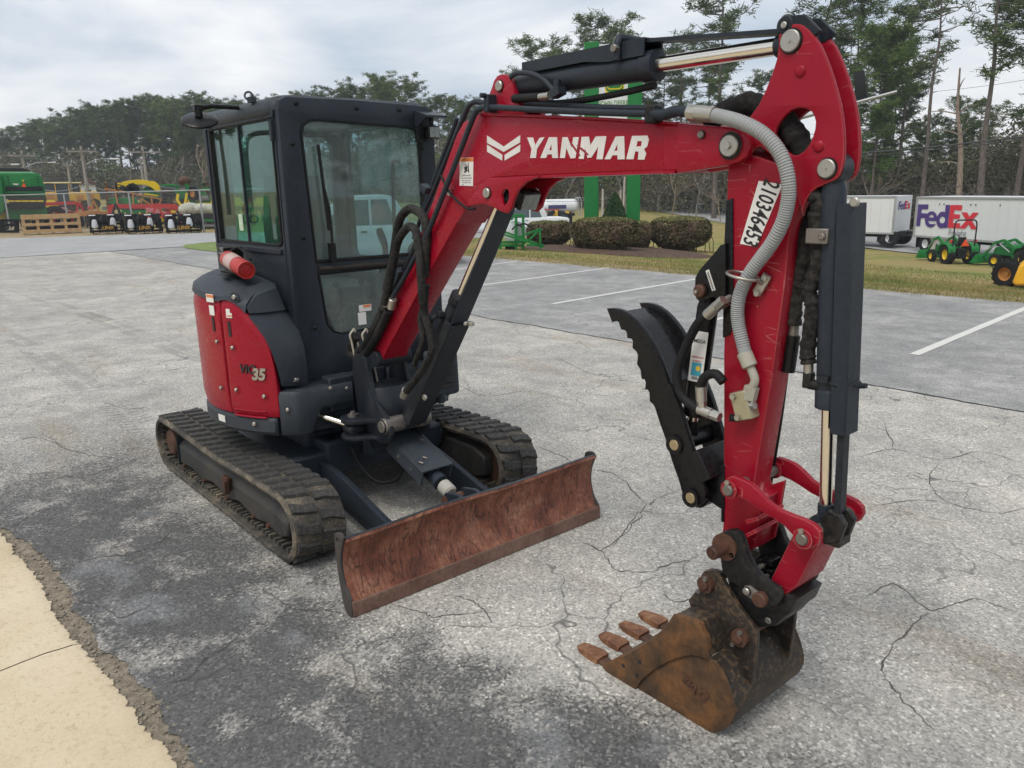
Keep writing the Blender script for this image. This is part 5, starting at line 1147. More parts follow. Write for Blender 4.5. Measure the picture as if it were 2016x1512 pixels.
def mk_asphalt(name, light, mid, dark, agg=1.0, cracks=1.0, curb=True, tint=(.30, .24, .17)):
    m, N, L, b = newmat(name); v = coords(N, L); sep = N.new('ShaderNodeSeparateXYZ'); L.new(v, sep.inputs[0])
    big = noise(N, L, v, .55, 4, .62); med = noise(N, L, v, 2.6, 4, .68); fine = noise(N, L, v, 85, 2, .75)
    vst = coords(N, L, (.25, 1.6, 1)); streak = noise(N, L, vst, 1.1, 3, .6)
    cell = N.new('ShaderNodeTexVoronoi'); cell.inputs['Scale'].default_value = 95; L.new(v, cell.inputs['Vector'])
    csep = N.new('ShaderNodeSeparateColor'); L.new(cell.outputs['Color'], csep.inputs[0])
    base = ramp(N, L, mathn(N, L, 'MULTIPLY_ADD', med, .45) if False else mixc(N, L, .5, big, med), [(.36, dark), (.50, mid), (.62, light)])
    base = mixc(N, L, ramp(N, L, streak, [(.50, 0), (.72, .35)]), base, mid)
    base = mixc(N, L, ramp(N, L, streak, [(.30, .45), (.44, 0)]), base, tint)
    if curb:     # damp, dark-bleeding binder along the concrete, with pale dusty islands
        yy = sep.outputs['Y']; xx = sep.outputs['X']
        wob = mathn(N, L, 'MULTIPLY', mathn(N, L, 'SUBTRACT', big, .5), 2.2)
        t = mathn(N, L, 'ADD', yy, wob)
        f1 = N.new('ShaderNodeMapRange'); f1.interpolation_type = 'SMOOTHSTEP'; f1.inputs['From Min'].default_value = -.15; f1.inputs['From Max'].default_value = -1.05; L.new(t, f1.inputs['Value'])
        fx = N.new('ShaderNodeMapRange'); fx.interpolation_type = 'SMOOTHSTEP'; fx.inputs['From Min'].default_value = -3.0; fx.inputs['From Max'].default_value = .3; L.new(xx, fx.inputs['Value'])
        dk = mathn(N, L, 'MULTIPLY', f1.outputs[0], fx.outputs[0])
        f3 = N.new('ShaderNodeMapRange'); f3.interpolation_type = 'SMOOTHSTEP'; f3.inputs['From Min'].default_value = 2.05; f3.inputs['From Max'].default_value = 2.7; L.new(mathn(N, L, 'ADD', xx, mathn(N, L, 'MULTIPLY', wob, .5)), f3.inputs['Value'])
        f4 = N.new('ShaderNodeMapRange'); f4.interpolation_type = 'SMOOTHSTEP'; f4.inputs['From Min'].default_value = .15; f4.inputs['From Max'].default_value = -.5; L.new(mathn(N, L, 'ADD', yy, wob), f4.inputs['Value'])
        dk2 = mathn(N, L, 'MULTIPLY', f3.outputs[0], f4.outputs[0])
        dk = mathn(N, L, 'MAXIMUM', dk, mathn(N, L, 'MULTIPLY', dk2, .9), True)
        dk = mathn(N, L, 'MULTIPLY', dk, ramp(N, L, med, [(.33, .25), (.52, 1.0)]))
        dk = mathn(N, L, 'MULTIPLY', mathn(N, L, 'SUBTRACT', mathn(N, L, 'ADD', dk, mathn(N, L, 'MULTIPLY', csep.outputs[1], .55)), .42), 1.5, True)
        base = mixc(N, L, mathn(N, L, 'MULTIPLY', dk, .88), base, (.062, .064, .067))
        isl = ramp(N, L, noise(N, L, v, 1.7, 2, .5), [(.58, 0), (.66, 1)])
        base = mixc(N, L, mathn(N, L, 'MULTIPLY', mathn(N, L, 'MULTIPLY', isl, dk), .65), base, (.22, .225, .23))
    spk = ramp(N, L, csep.outputs[0], [(.0, .62), (.5, .98), (.88, 1.08), (1.0, 1.6)])
    c = mixc(N, L, agg, base, spk, 'MULTIPLY')
    c = mixc(N, L, agg * .8, c, ramp(N, L, fine, [(.30, .74), (.52, 1.0), (.75, 1.28)]), 'MULTIPLY')
    if cracks:
        dv = distort(N, L, v, 1.9, .5)
        e = voro(N, L, dv, 1.15, 'DISTANCE_TO_EDGE'); gate = ramp(N, L, big, [(.40, 0), (.56, .75)])
        kk = mathn(N, L, 'MULTIPLY', mathn(N, L, 'MULTIPLY', ramp(N, L, e, [(.0015, 1), (.0085, 0)]), gate), cracks)
        c = mixc(N, L, kk, c, (.06, .058, .055)); hgt = csep.outputs[0]
    else: hgt = csep.outputs[0]
    L.new(c, b.inputs['Base Color']); b.inputs['Roughness'].default_value = .88; b.inputs['Specular IOR Level'].default_value = .3
    bump(N, L, b, hgt, .22, .006); return m
ASPH = mk_asphalt('old_asphalt', (.52, .49, .44), (.41, .39, .355), (.29, .28, .26))
ASPH2 = mk_asphalt('stall_asphalt', (.40, .39, .375), (.29, .285, .28), (.205, .203, .20), .8, .7, False, (.33, .32, .30))
ASPH3 = mk_asphalt('road_asphalt', (.40, .40, .395), (.35, .35, .35), (.30, .30, .30), .35, 0, False, (.30, .29, .28))
def mk_concrete():
    m, N, L, b = newmat('apron_concrete'); v = coords(N, L)
    big = noise(N, L, v, 1.4, 6, .6); fine = noise(N, L, v, 60, 5, .75); vs = coords(N, L, (3, 30, 1)); br = noise(N, L, vs, 3, 4, .6)
    c = ramp(N, L, mixc(N, L, .3, big, fine), [(.34, (.50, .40, .26)), (.5, (.60, .50, .345)), (.68, (.70, .61, .46))])
    c = mixc(N, L, ramp(N, L, fine, [(.30, .6), (.43, 0)]), c, (.33, .24, .15)); c = mixc(N, L, ramp(N, L, noise(N, L, v, 22, 3, .6), [(.30, .5), (.42, 0)]), c, (.42, .31, .19)); c = mixc(N, L, ramp(N, L, noise(N, L, v, .7, 4, .6), [(.5, 0), (.7, .35)]), c, (.48, .33, .19)); L.new(c, b.inputs['Base Color']); b.inputs['Roughness'].default_value = .9
    bump(N, L, b, mixc(N, L, .5, br, fine), .35, .006); return m
CONC = mk_concrete()
def mk_dirt(name, cols, sc=14):
    m, N, L, b = newmat(name); v = coords(N, L); a = noise(N, L, v, sc, 8, .7); f = noise(N, L, v, sc * 7, 5, .8)
    L.new(ramp(N, L, mixc(N, L, .5, a, f), [(.38, cols[0]), (.5, cols[1]), (.62, cols[2])]), b.inputs['Base Color']); b.inputs['Roughness'].default_value = .95; bump(N, L, b, mixc(N, L, .5, a, f), .7, .02); return m
DIRT = mk_dirt('gritty_dirt', ((.085, .072, .055), (.24, .20, .15), (.42, .36, .27)), 22)
MULCH = mk_dirt('brown_mulch', ((.035, .02, .014), (.085, .048, .032), (.15, .09, .06)), 5)
def mk_grass():
    m, N, L, b = newmat('dry_lawn'); v = coords(N, L); sep = N.new('ShaderNodeSeparateXYZ'); L.new(v, sep.inputs[0])
    big = noise(N, L, v, .16, 6, .65, .5); med = noise(N, L, v, 1.3, 6, .7); fine = noise(N, L, coords(N, L, (14, 14, 4)), 4, 5, .8)
    c = ramp(N, L, mixc(N, L, .45, big, med), [(.40, (.36, .255, .12)), (.49, (.30, .25, .105)), (.57, (.21, .22, .07)), (.68, (.13, .19, .045))])
    t = mathn(N, L, 'ADD', sep.outputs['Y'], mathn(N, L, 'MULTIPLY', mathn(N, L, 'SUBTRACT', med, .5), 1.6))
    f1 = N.new('ShaderNodeMapRange'); f1.interpolation_type = 'SMOOTHSTEP'; f1.inputs['From Min'].default_value = 12.9; f1.inputs['From Max'].default_value = 11.5; L.new(t, f1.inputs['Value'])
    c = mixc(N, L, mathn(N, L, 'MULTIPLY', f1.outputs[0], .85), c, ramp(N, L, med, [(.35, (.25, .175, .105)), (.6, (.42, .34, .23))]))
    c = mixc(N, L, .6, c, ramp(N, L, fine, [(.3, .55), (.7, 1.35)]), 'MULTIPLY'); L.new(c, b.inputs['Base Color']); b.inputs['Roughness'].default_value = 1.0; b.inputs['Specular IOR Level'].default_value = .1
    bump(N, L, b, fine, .6, .03); return m
GRASSM = mk_grass()
STRIPE = paint('worn_stripe_paint', (.66, .65, .61), .7, .5, (.40, .39, .37), var=.1, scale=9)

# terrain sheet reaching the horizon
def axis(lo, hi, a, b, fine, n):
    out = []; x = a
    while x <= b + 1e-6: out.append(x); x += fine
    st = fine; x = b
    while x < hi: st *= 1.28; x += st; out.append(min(x, hi))
    st = fine; x = a
    while x > lo: st *= 1.28; x -= st; out.insert(0, max(x, lo))
    return out
gx, gy = axis(-900, 500, -60, 30, 2.0, 0), axis(-500, 900, 6, 66, 2.0, 0)
mb = MB(); nx, ny = len(gx), len(gy)
for y in gy:
    for x in gx:
        z = terrain(x, y) - (.05 if (y < 11.2) else 0.0); mb.v.append(Vector((x, y, z)))
for j in range(ny - 1):
    for i in range(nx - 1): mb.f.append((j * nx + i, j * nx + i + 1, (j + 1) * nx + i + 1, (j + 1) * nx + i))
struct('ground', mb, GRASSM, 60)
# asphalt of the lot: old part and the resurfaced stalls
def rag(x, a, s_=3.0, seed=0): return a * (mnoise.noise(Vector((x * s_, seed, 0))) + .5 * mnoise.noise(Vector((x * s_ * 3.1, seed + 5, 0))))
def strip(name, xs, f0, f1, z, mat, thick=.0):
    mb = MB(); n = len(xs)
    for x in xs: mb.v += [Vector((x, f0(x), z)), Vector((x, f1(x), z))]
    for i in range(n - 1): mb.f.append((2 * i, 2 * i + 2, 2 * i + 3, 2 * i + 1))
    return struct(name, mb, mat, 0)
slabpx = [(0, 1050), (40, 1102), (77, 1143), (109, 1216), (154, 1268), (218.5, 1345), (251, 1381.6), (275, 1426), (320, 1466.6), (352, 1512)]
dirtpx = [(0, 1033.5), (61, 1074), (117, 1126.6), (146, 1191), (194, 1264), (243, 1313), (299.5, 1361), (324, 1426), (380, 1487)]
sl_t = lerp_tab([(-60, -2.0), (-8, -1.98), (-3, -1.92)] + [(onZ(*q).x, onZ(*q).y) for q in slabpx] + [(4, -1.78), (12, -1.8)])
di_t = lerp_tab([(-60, -1.88), (-8, -1.86), (-3, -1.80)] + [(onZ(*q).x, onZ(*q).y) for q in dirtpx] + [(4, -1.66), (12, -1.7)])
xs_near = [-26 + i * .5 for i in range(44)] + [-4 + i * .010 for i in range(1501)]
slab_e = lambda x: sl_t(x) + rag(x, .020, 7, 1) + rag(x, .014, 24, 2) + rag(x, .008, 80, 4)
dirt_e = lambda x: di_t(x) + rag(x, .03, 5, 7) + rag(x, .018, 17, 9) + rag(x, .008, 50, 11)
strip('old_asphalt_lot', xs_near, lambda x: dirt_e(x) if x > -5 else -1.95, lambda x: 4.88, 0.0, ASPH)
strip('dirt_strip', xs_near, lambda x: slab_e(x) - .05, lambda x: dirt_e(x) + .03, -.006, DIRT)
# two slabs with a wandering joint between them
jx = lerp_tab([(onZ(q[0], q[1]).y, onZ(q[0], q[1]).x) for q in ((155, 1270), (110, 1283), (75, 1297), (40, 1313), (0, 1327), (-200, 1400))] + [(-12, onZ(-200, 1400).x - 6)])
def slab(name, xa, xb_, name_end):
    mb = MB(); cols = 620; pw_ = (2.6 if name_end else 1 / 1)
    top = []
    # param along x between the two side edges, y from the ragged rim to far away
    ysamp = [0, .02, .06, .12, .2, .35, .55, .8, 1.2, 2.0, 3.5, 6, 10]
    for k in range(cols + 1):
        for d_ in ysamp:
            t = 1 - (1 - k / cols) ** 2.6 if name_end == 'right' else (k / cols) ** 2.6
            xr = [xa(-1.75 - d_), xb_(-1.75 - d_)]; x = xr[0] + (xr[1] - xr[0]) * t
            mb.v.append(Vector((x, slab_e(x) - d_, .010 - (.006 if d_ == 0 else 0))))
    n = len(ysamp)
    for k in range(cols):
        for j in range(n - 1): mb.f.append((k * n + j, (k + 1) * n + j, (k + 1) * n + j + 1, k * n + j + 1))
    o = len(mb.v)
    for k in range(cols + 1): p = mb.v[k * n]; mb.v.append(Vector((p.x, p.y + .004, -.09)))
    for k in range(cols): mb.f.append((k * n, o + k, o + k + 1, (k + 1) * n))
    return struct(name, mb, CONC, 60)
slab('concrete_slab', lambda y: -14.0, lambda y: jx(y) + rag(y, .012, 9, 3) - .004, 'right')
slab('concrete_slab', lambda y: jx(y) + rag(y, .012, 9, 3) + .004, lambda y: 8.0, 'left')
strip('slab_bed', [-60, 12], lambda x: -12, lambda x: -1.85, -.035, DIRT)
# seam between old lot and stalls, and the stalls
xs2 = [-26 + i * .04 for i in range(1250)]
seam = lambda x: 4.87 + rag(x, .05, .9, 21) + rag(x, .02, 5, 23)
strip('stall_asphalt_lot', [-26 + i * .5 for i in range(110)], lambda x: 4.80, lambda x: 11.42 + rag(x, .10, .8, 31), -.004, ASPH2)
strip('pavement_seam', xs2, lambda x: seam(x) - .012 - max(0, rag(x, .02, 2.5, 41)), lambda x: seam(x) + .012 + max(0, rag(x, .02, 2.1, 43)), .004, flat('tar_seam', (.03, .03, .031), .8))
STR = [((1800, 698), (2030, 602)), ((1088, 598), (1372, 549)), ((915, 566), (1199, 527)), ((860, 535), (1018, 514))]
SP = [(onZ(*a), onZ(*b)) for a, b in STR]
SP.append(((SP[0][0] + SP[1][0]) / 2, (SP[0][1] + SP[1][1]) / 2)); SP.append((SP[0][0] + (SP[0][0] - SP[4][0]), SP[0][1] + (SP[0][1] - SP[4][1])))
for a, b in SP:
    mb = MB(); n = 24
    for i in range(n + 1):
        p = a.lerp(b, i / n); w = .052 + rag(p.y, .006, 6, p.x)
        mb.v += [Vector((p.x - w, p.y, .001)), Vector((p.x + w, p.y, .001))]
    for i in range(n): mb.f.append((2 * i, 2 * i + 1, 2 * i + 3, 2 * i + 2))
    struct('parking_stripe', mb, STRIPE, 0)
# driveway / side road beyond the lot on the left, and the highway past the lawn on the right
nearx = lerp_tab([(-40, -25.9), (13, -25.9), (40, -30)]); farx = lerp_tab([(-40, -45), (3.6, -41.6), (8, -39), (12.5, -36), (40, -42)]); mb = MB(); ysr = [-40 + 2 * i for i in range(41)]
for y in ysr: mb.v += [Vector((nearx(y), y, terrain(nearx(y), y) + .012)), Vector((farx(y), y, terrain(farx(y), y) + .012))]
for i in range(40): mb.f.append((2 * i, 2 * i + 1, 2 * i + 3, 2 * i + 2))
struct('side_road', mb, ASPH3, 0)
HA, HB = atD(1797, 490, 54), atD(2016, 500, 48); HD = Vector((HB.x - HA.x, HB.y - HA.y, 0)).normalized(); HN = Vector((-HD.y, HD.x, 0))
HA = Vector((HA.x, HA.y, 0))
mb = MB(); n = 70
for i in range(n + 1):
    c_ = HA + HD * (-150 + i * 4) + HN * 1.0
    for dy in (-1.9, 1.5, 4.6, 8, 11): q = c_ + HN * dy; mb.v.append(Vector((q.x, q.y, terrain(q.x, q.y) + .05)))
for i in range(n):
    for j in range(4): mb.f.append((i * 5 + j, (i + 1) * 5 + j, (i + 1) * 5 + j + 1, i * 5 + j + 1))
struct('highway', mb, ASPH3, 0)
# low grass islands beside the side road
def patch(name, ctr, rx, ry, mat, hgt=.05, seed=1, n=48, ang=0):
    mb = MB(); rings = []
    for s_, h_ in ((1.0, -.02), (.93, .3), (.7, .8), (.35, 1.0), (.01, 1.0)):
        rg = []
        for k in range(n):
            t = 2 * math.pi * k / n; w = 1 + .12 * mnoise.noise(Vector((math.cos(t) * 1.5 + seed, math.sin(t) * 1.5, 0)))
            x, y = rx * s_ * w * math.cos(t), ry * s_ * w * math.sin(t); X_, Y_ = ctr.x + x * math.cos(ang) - y * math.sin(ang), ctr.y + x * math.sin(ang) + y * math.cos(ang)
            rg.append((X_, Y_, max(terrain(X_, Y_), -9) + .014 + hgt * h_))
        rings.append(rg)
    mb.loft(rings, True, False); return struct(name, mb, mat, 60)
p = onT(425, 490); patch('grass_island', p + Vector((0, 1.2, 0)), 4.4, 1.9, mk_dirt('green_verge', ((.09, .14, .035), (.15, .21, .05), (.26, .26, .10)), 1.2), .06, 3)

# long cracks in the old asphalt, each a thin ragged trough of dark grit
CRK = flat('crack_grit', (.085, .08, .073), .95)
CR = [[(1120, 1052), (1181, 1085), (1199, 1106), (1211, 1122), (1248, 1126), (1284, 1125), (1339, 1105), (1400, 1110)], [(1257, 1006), (1220, 1058), (1184, 1085)], [(1374, 950), (1297, 980), (1274, 992), (1224, 944), (1197, 930), (1150, 925)], [(1274, 992), (1247, 1033), (1205, 1075)], [(24, 1041), (61, 1013), (97, 1001)], [(30, 950), (109, 940), (170, 936), (227, 920), (280, 900)], [(121, 1114), (194, 1098), (259, 1090), (316, 1066), (348, 1034)], [(154, 1183), (202, 1195), (239, 1216), (299, 1191)], [(324, 1349), (372, 1333), (405, 1297), (441, 1276), (477, 1244)], [(498, 1139), (538, 1175), (583, 1199), (647, 1203), (688, 1212)], [(766, 1189), (824, 1204), (853, 1215), (889, 1211), (984, 1204)], [(882, 1171), (926, 1182), (955, 1204), (969, 1226)], [(1830, 1200), (1790, 1240), (1740, 1300), (1750, 1345), (1795, 1395), (1840, 1440)], [(1690, 900), (1760, 885), (1850, 905), (1930, 890), (2020, 915)], [(1850, 905), (1830, 950), (1870, 990), (1960, 1010), (2020, 1000)], [(1705, 1000), (1800, 985), (1870, 990)], [(1740, 830), (1760, 885)], [(0, 880), (60, 862), (110, 872), (150, 890), (265, 908)], [(80, 850), (130, 885)], [(1300, 1170), (1340, 1185), (1420, 1160)], [(905, 760), (960, 780), (1040, 770), (1130, 790)], [(1060, 880), (1110, 900), (1150, 925)], [(1090, 700), (1180, 740), (1290, 730)], [(1700, 1180), (1760, 1150), (1830, 1200), (1920, 1180), (2016, 1215)], [(200, 790), (250, 805), (300, 800)]]
for i, c_ in enumerate(CR):
    pts = smooth_path([onZ(a, b) for a, b in c_], 14); mb = MB(); n = len(pts)
    for k, p in enumerate(pts):
        t = (pts[min(k + 1, n - 1)] - pts[max(k - 1, 0)]).normalized(); nr = Vector((-t.y, t.x, 0)); sd = k / (n - 1); L_ = k * .17 + i * 9.1
        p = p + nr * (.020 * mnoise.noise(Vector((L_ * 1.3, i, 0))) + .008 * mnoise.noise(Vector((L_ * 4.1, i, 3)))); w = (.0014 + .0036 * max(0, mnoise.noise(Vector((L_ * .8, i + 4, 1))) + .25)) * (.3 + .7 * min(1, sd * 8, (1 - sd) * 8))
        mb.v += [Vector((p.x - nr.x * w, p.y - nr.y * w, .0025)), Vector((p.x + nr.x * w, p.y + nr.y * w, .0025))]
    for k in range(n - 1): mb.f.append((2 * k, 2 * k + 1, 2 * k + 3, 2 * k + 2))
    struct('pavement_crack', mb, CRK, 0)

# faint tyre prints leading across the old asphalt
TM = mk_dirt('tyre_print_dust', ((.27, .265, .255), (.33, .325, .31), (.38, .375, .36)), 30)
for i, tm in enumerate(([(-40, 548), (0, 561), (106, 597), (191, 626), (275, 658), (360, 692), (420, 712)], [(-40, 640), (30, 668), (80, 700), (150, 745), (230, 800), (290, 850)])):
    pts = smooth_path([onZ(a, b) for a, b in tm], 30); mb = MB(); acc = 0
    for k in range(len(pts) - 1):
        acc += (pts[k + 1] - pts[k]).length
        if acc < .075: continue
        acc = 0; t = (pts[k + 1] - pts[k]).normalized(); nr = Vector((-t.y, t.x, 0))
        for sg in (-1, 1):
            if mnoise.noise(Vector((k * .05, i, sg))) < -.1: continue
            p = pts[k] + nr * sg * .02; q = p + nr * sg * .13 - t * .05; n0 = len(mb.v); mb.v += [Vector((p.x, p.y, .002)), Vector((p.x + t.x * .016, p.y + t.y * .016, .002)), Vector((q.x + t.x * .016, q.y + t.y * .016, .002)), Vector((q.x, q.y, .002))]; mb.f.append((n0, n0 + 1, n0 + 2, n0 + 3))
    struct('tyre_print', mb, TM, 0)

# loose grit lying in the dirt strip
rg = random.Random(3); mb = MB()
for i in range(420):
    x = rg.uniform(-1.2, 3.2); y = rg.uniform(slab_e(x) - .01, dirt_e(x) + .03); r_ = rg.uniform(.003, .011); c_ = Vector((x, y, -.004 + r_ * .4)); k = len(mb.v)
    mb.v += [c_ + Vector((r_ * rg.uniform(.7, 1.3), 0, 0)), c_ + Vector((0, r_ * rg.uniform(.7, 1.3), 0)), c_ - Vector((r_, 0, 0)), c_ - Vector((0, r_, 0)), c_ + Vector((rg.gauss(0, r_ * .3), rg.gauss(0, r_ * .3), r_ * .8)), c_ - Vector((0, 0, r_ * .6))]
    for a, b in ((0, 1), (1, 2), (2, 3), (3, 0)): mb.f += [(k + a, k + b, k + 4), (k + b, k + a, k + 5)]
o = mb.build('loose_grit', mk_dirt('grit_stone', ((.16, .13, .10), (.32, .28, .22), (.55, .50, .43)), 60), None, 0); tag(o, 'loose grit and pebbles along the broken concrete edge', 'grit', None, 'stuff')
# ================================================================== trees and woods
def mk_leaf(name, stops, sc=.35, rnd=.35):
    m, N, L, b = newmat(name); v = coords(N, L); oi = N.new('ShaderNodeObjectInfo')
    n = noise(N, L, v, sc, 3, .6); c = ramp(N, L, n, stops)
    br = ramp(N, L, oi.outputs['Random'], [(0, 1 - rnd), (1, 1 + rnd * .5)]); c = mixc(N, L, 1.0, c, br, 'MULTIPLY')
    L.new(c, b.inputs['Base Color']); b.inputs['Roughness'].default_value = .9; b.inputs['Specular IOR Level'].default_value = .15
    return m
def mk_bark(name, a, b_):
    m, N, L, b = newmat(name); v = coords(N, L, (6, 6, 1.2)); L.new(ramp(N, L, noise(N, L, v, 2, 4, .7), [(.35, a), (.65, b_)]), b.inputs['Base Color']); b.inputs['Roughness'].default_value = .95; return m
# ================================================================== things around the lot
class Spot:
    """a vertical local frame standing at ground point P: x to the right of the sight line, y away from the viewer"""
    def __init__(s, px, py=None, D=None):
        if D is None: s.P = onT(px, py)
        else: q = atD(px, 500, D); s.P = Vector((q.x, q.y, terrain(q.x, q.y)))
        d = Vector((s.P.x - CAMPOS.x, s.P.y - CAMPOS.y, 0)).normalized(); s.ey = d; s.ex = Vector((d.y, -d.x, 0)); s.rz = math.atan2(s.ex.y, s.ex.x); s.D = math.hypot(s.P.x - CAMPOS.x, s.P.y - CAMPOS.y)
    def L(s, px, py, dy=0.0):
        d = ray(px, py); o = s.P + s.ey * dy; t = (o - CAMPOS).dot(s.ey) / d.dot(s.ey); q = CAMPOS + d * t - s.P
        return Vector((q.dot(s.ex), dy, q.z))
    def G(s, p): return s.P + s.ex * p[0] + s.ey * p[1] + Vector((0, 0, p[2]))
    def thing(s, name, label, cat, group=None): return thing(name, label, cat, s.P, s.rz, group)
    def poly(s, pts, dy=0): return [((lambda q: (q.x, q.z))(s.L(a, b, dy))) for a, b in pts]
JDG = paint('tractor_green', (.014, .185, .042), .4, .12, (.10, .14, .08)); JDY = paint('tractor_yellow', (.80, .56, .02), .45, .15, (.45, .35, .15)); CATY = paint('machine_yellow', (.62, .36, .04), .5, .25, (.35, .26, .15))
MRED = paint('implement_red', (.55, .03, .03), .4, .2, (.5, .2, .2)); MBLK = paint('implement_black', (.012, .012, .013), .5, .2, (.08, .08, .08)); MGRY = paint('implement_grey', (.20, .20, .20), .55, .2); TYRE = paint('tyre_rubber', (.014, .014, .015), .8, .3, (.06, .055, .05))
WOOD = mk_rust('pine_board', ((.45, .27, .12), (.58, .38, .19), (.66, .46, .26)), 6, scr=False)
SMV = flat('slow_triangle_orange', (.90, .10, .02), .5); GALV = paint('galvanised', (.42, .43, .44), .45, .2, metal=.4); WHT = paint('white_body', (.74, .75, .76), .4, .15, (.5, .5, .49), var=.05); LWHITE = flat('polythene_white', (.62, .64, .66), .45); DGLASS = flat('dark_glass', (.03, .045, .055), .08)
CAMO = mk_dirt('camo_cloth', ((.07, .07, .05), (.42, .42, .34), (.60, .60, .52)), 1.6); ORRUST = paint('orange_primer', (.48, .22, .06), .6, .4, (.25, .13, .07)); PINK = flat('faded_red_roof', (.62, .22, .24), .5); BAG = flat('plastic_bag', (.66, .68, .71), .4)
def wheel(parent, c, r_, w, axis=(0, 1, 0), rim=JDY, lugs=0, name='wheel'):
    c = Vector(c); a = Vector(axis).normalized(); e = a.orthogonal().normalized(); g = a.cross(e); mb = MB()
    prof = [(.52, -.42), (.80, -.5), (.95, -.46), (1.0, -.34), (1.0, .34), (.95, .46), (.80, .5), (.52, .42)]; n = 28; rings = []
    for k in range(n + 1):
        t = 2 * math.pi * k / n; u = e * math.cos(t) + g * math.sin(t); rings.append([c + u * (r_ * p) + a * (w * q) for p, q in prof])
    mb.loft(rings, True, False)
    for k in range(lugs):
        t = 2 * math.pi * k / lugs; u = e * math.cos(t) + g * math.sin(t); tt = a.cross(u)
        for sg in (-1, 1):
            t2 = t + (math.pi / lugs if sg > 0 else 0); u = e * math.cos(t2) + g * math.sin(t2); tt = a.cross(u)
            d_ = (a * sg * .75 + tt * .65).normalized(); mb.beam(c + u * r_ * 1.0 + a * sg * w * .02, c + u * r_ * .99 + a * sg * w * .02 + d_ * w * .52, r_ * .07, r_ * .09, u)
    o = mb.build(name, TYRE, parent, 45)
    mb = MB(); rings = []
    for p, q in ((.53, -.40), (.50, -.30), (.46, -.10), (.18, -.06), (.16, -.16), (.001, -.16)): rings.append([c + (e * math.cos(2 * math.pi * k / 24) + g * math.sin(2 * math.pi * k / 24)) * (r_ * p) + a * (w * q) for k in range(24)])
    mb.loft(rings, True, False); rings = [[c * 2 - p for p in rg] for rg in rings]; mb.loft([[p for p in rg] for rg in rings], True, False); mb.build('rim', rim, o, 40)
    return o

# ---- tall dealership sign
s = Spot(1245, D=34.5); T = s.thing('dealership_sign', 'tall sign on two green posts behind the clipped hedges', 'sign')
q0, q1 = s.L(1150, 470), s.L(1177, 470); q2, q3 = s.L(1232, 470), s.L(1259, 470); ztop = s.L(1165, 82).z
for a, b in ((q0.x, q1.x), (q2.x, q3.x)):
    mb = MB(); w = b - a; mb.prism([(a, -.1), (a + w, -.1), (a + w, ztop), (a, ztop)], 0, w * 1.1); po = mb.build('post', JDG, T, 35, .02)
    mb = MB(); mb.box(((a + b) / 2, w * .55, .06), (w * 1.7, w * 1.7, .04)); mb.build('base_plate', JDG, po, 35)
cx_ = (q1.x + q2.x) / 2; pw = q2.x - q1.x; zb, zt = s.L(1205, 248).z, s.L(1205, 86).z
MB().box((cx_, .16, (zb + zt) / 2), (pw * 1.0, .22, zt - zb)).build('panel', flat('sign_white', (.76, .77, .79), .4), T, 35, .01)
zc = s.L(1217, 203).z; me = text_mesh('JOHN DEERE', pw * .235, .004, .006, 0, .74); lay(me, 'sign_lettering', flat('sign_green_text', (.14, .30, .08), .5), T, (cx_ + .03, .045, zc), (1, 0, 0), (0, 0, 1))
zs = s.L(1217, 140).z; rw, rh = pw * .33, s.L(1217, 95).z - zs
for sc_, m_, y_ in ((1.0, JDY, .040), (.90, JDG, .032), (.80, JDY, .026), (.74, JDG, .020)):
    lay(outline_mesh([rrect(-rw * sc_, -rh * sc_, rw * sc_, rh * sc_, rw * .45 * sc_, 6)], .006), 'sign_emblem', m_, T, (cx_ + .05, y_, zs), (1, 0, 0), (0, 0, 1))

# ---- hedges, cone shrub, mulch
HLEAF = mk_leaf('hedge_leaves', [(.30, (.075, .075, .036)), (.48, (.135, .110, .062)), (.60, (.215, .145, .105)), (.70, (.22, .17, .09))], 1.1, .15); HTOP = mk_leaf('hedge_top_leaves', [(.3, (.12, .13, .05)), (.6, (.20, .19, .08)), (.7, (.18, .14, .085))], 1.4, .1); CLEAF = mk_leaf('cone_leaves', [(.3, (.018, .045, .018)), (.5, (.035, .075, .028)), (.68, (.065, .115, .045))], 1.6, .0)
def leaf(mb, c, n_, r_, rg):
    d = (n_ * .8 + Vector((rg.gauss(0, .8), rg.gauss(0, .8), rg.gauss(0, .8)))).normalized(); a = d.orthogonal().normalized(); a = (a * math.cos(rg.uniform(0, 6.28)) + d.cross(a) * math.sin(rg.uniform(0, 6.28))).normalized(); b = d.cross(a); k = len(mb.v)
    mb.v += [c - a * r_, c + b * r_ * .5, c + a * r_, c - b * r_ * .5]; mb.f.append((k, k + 1, k + 2, k + 3))
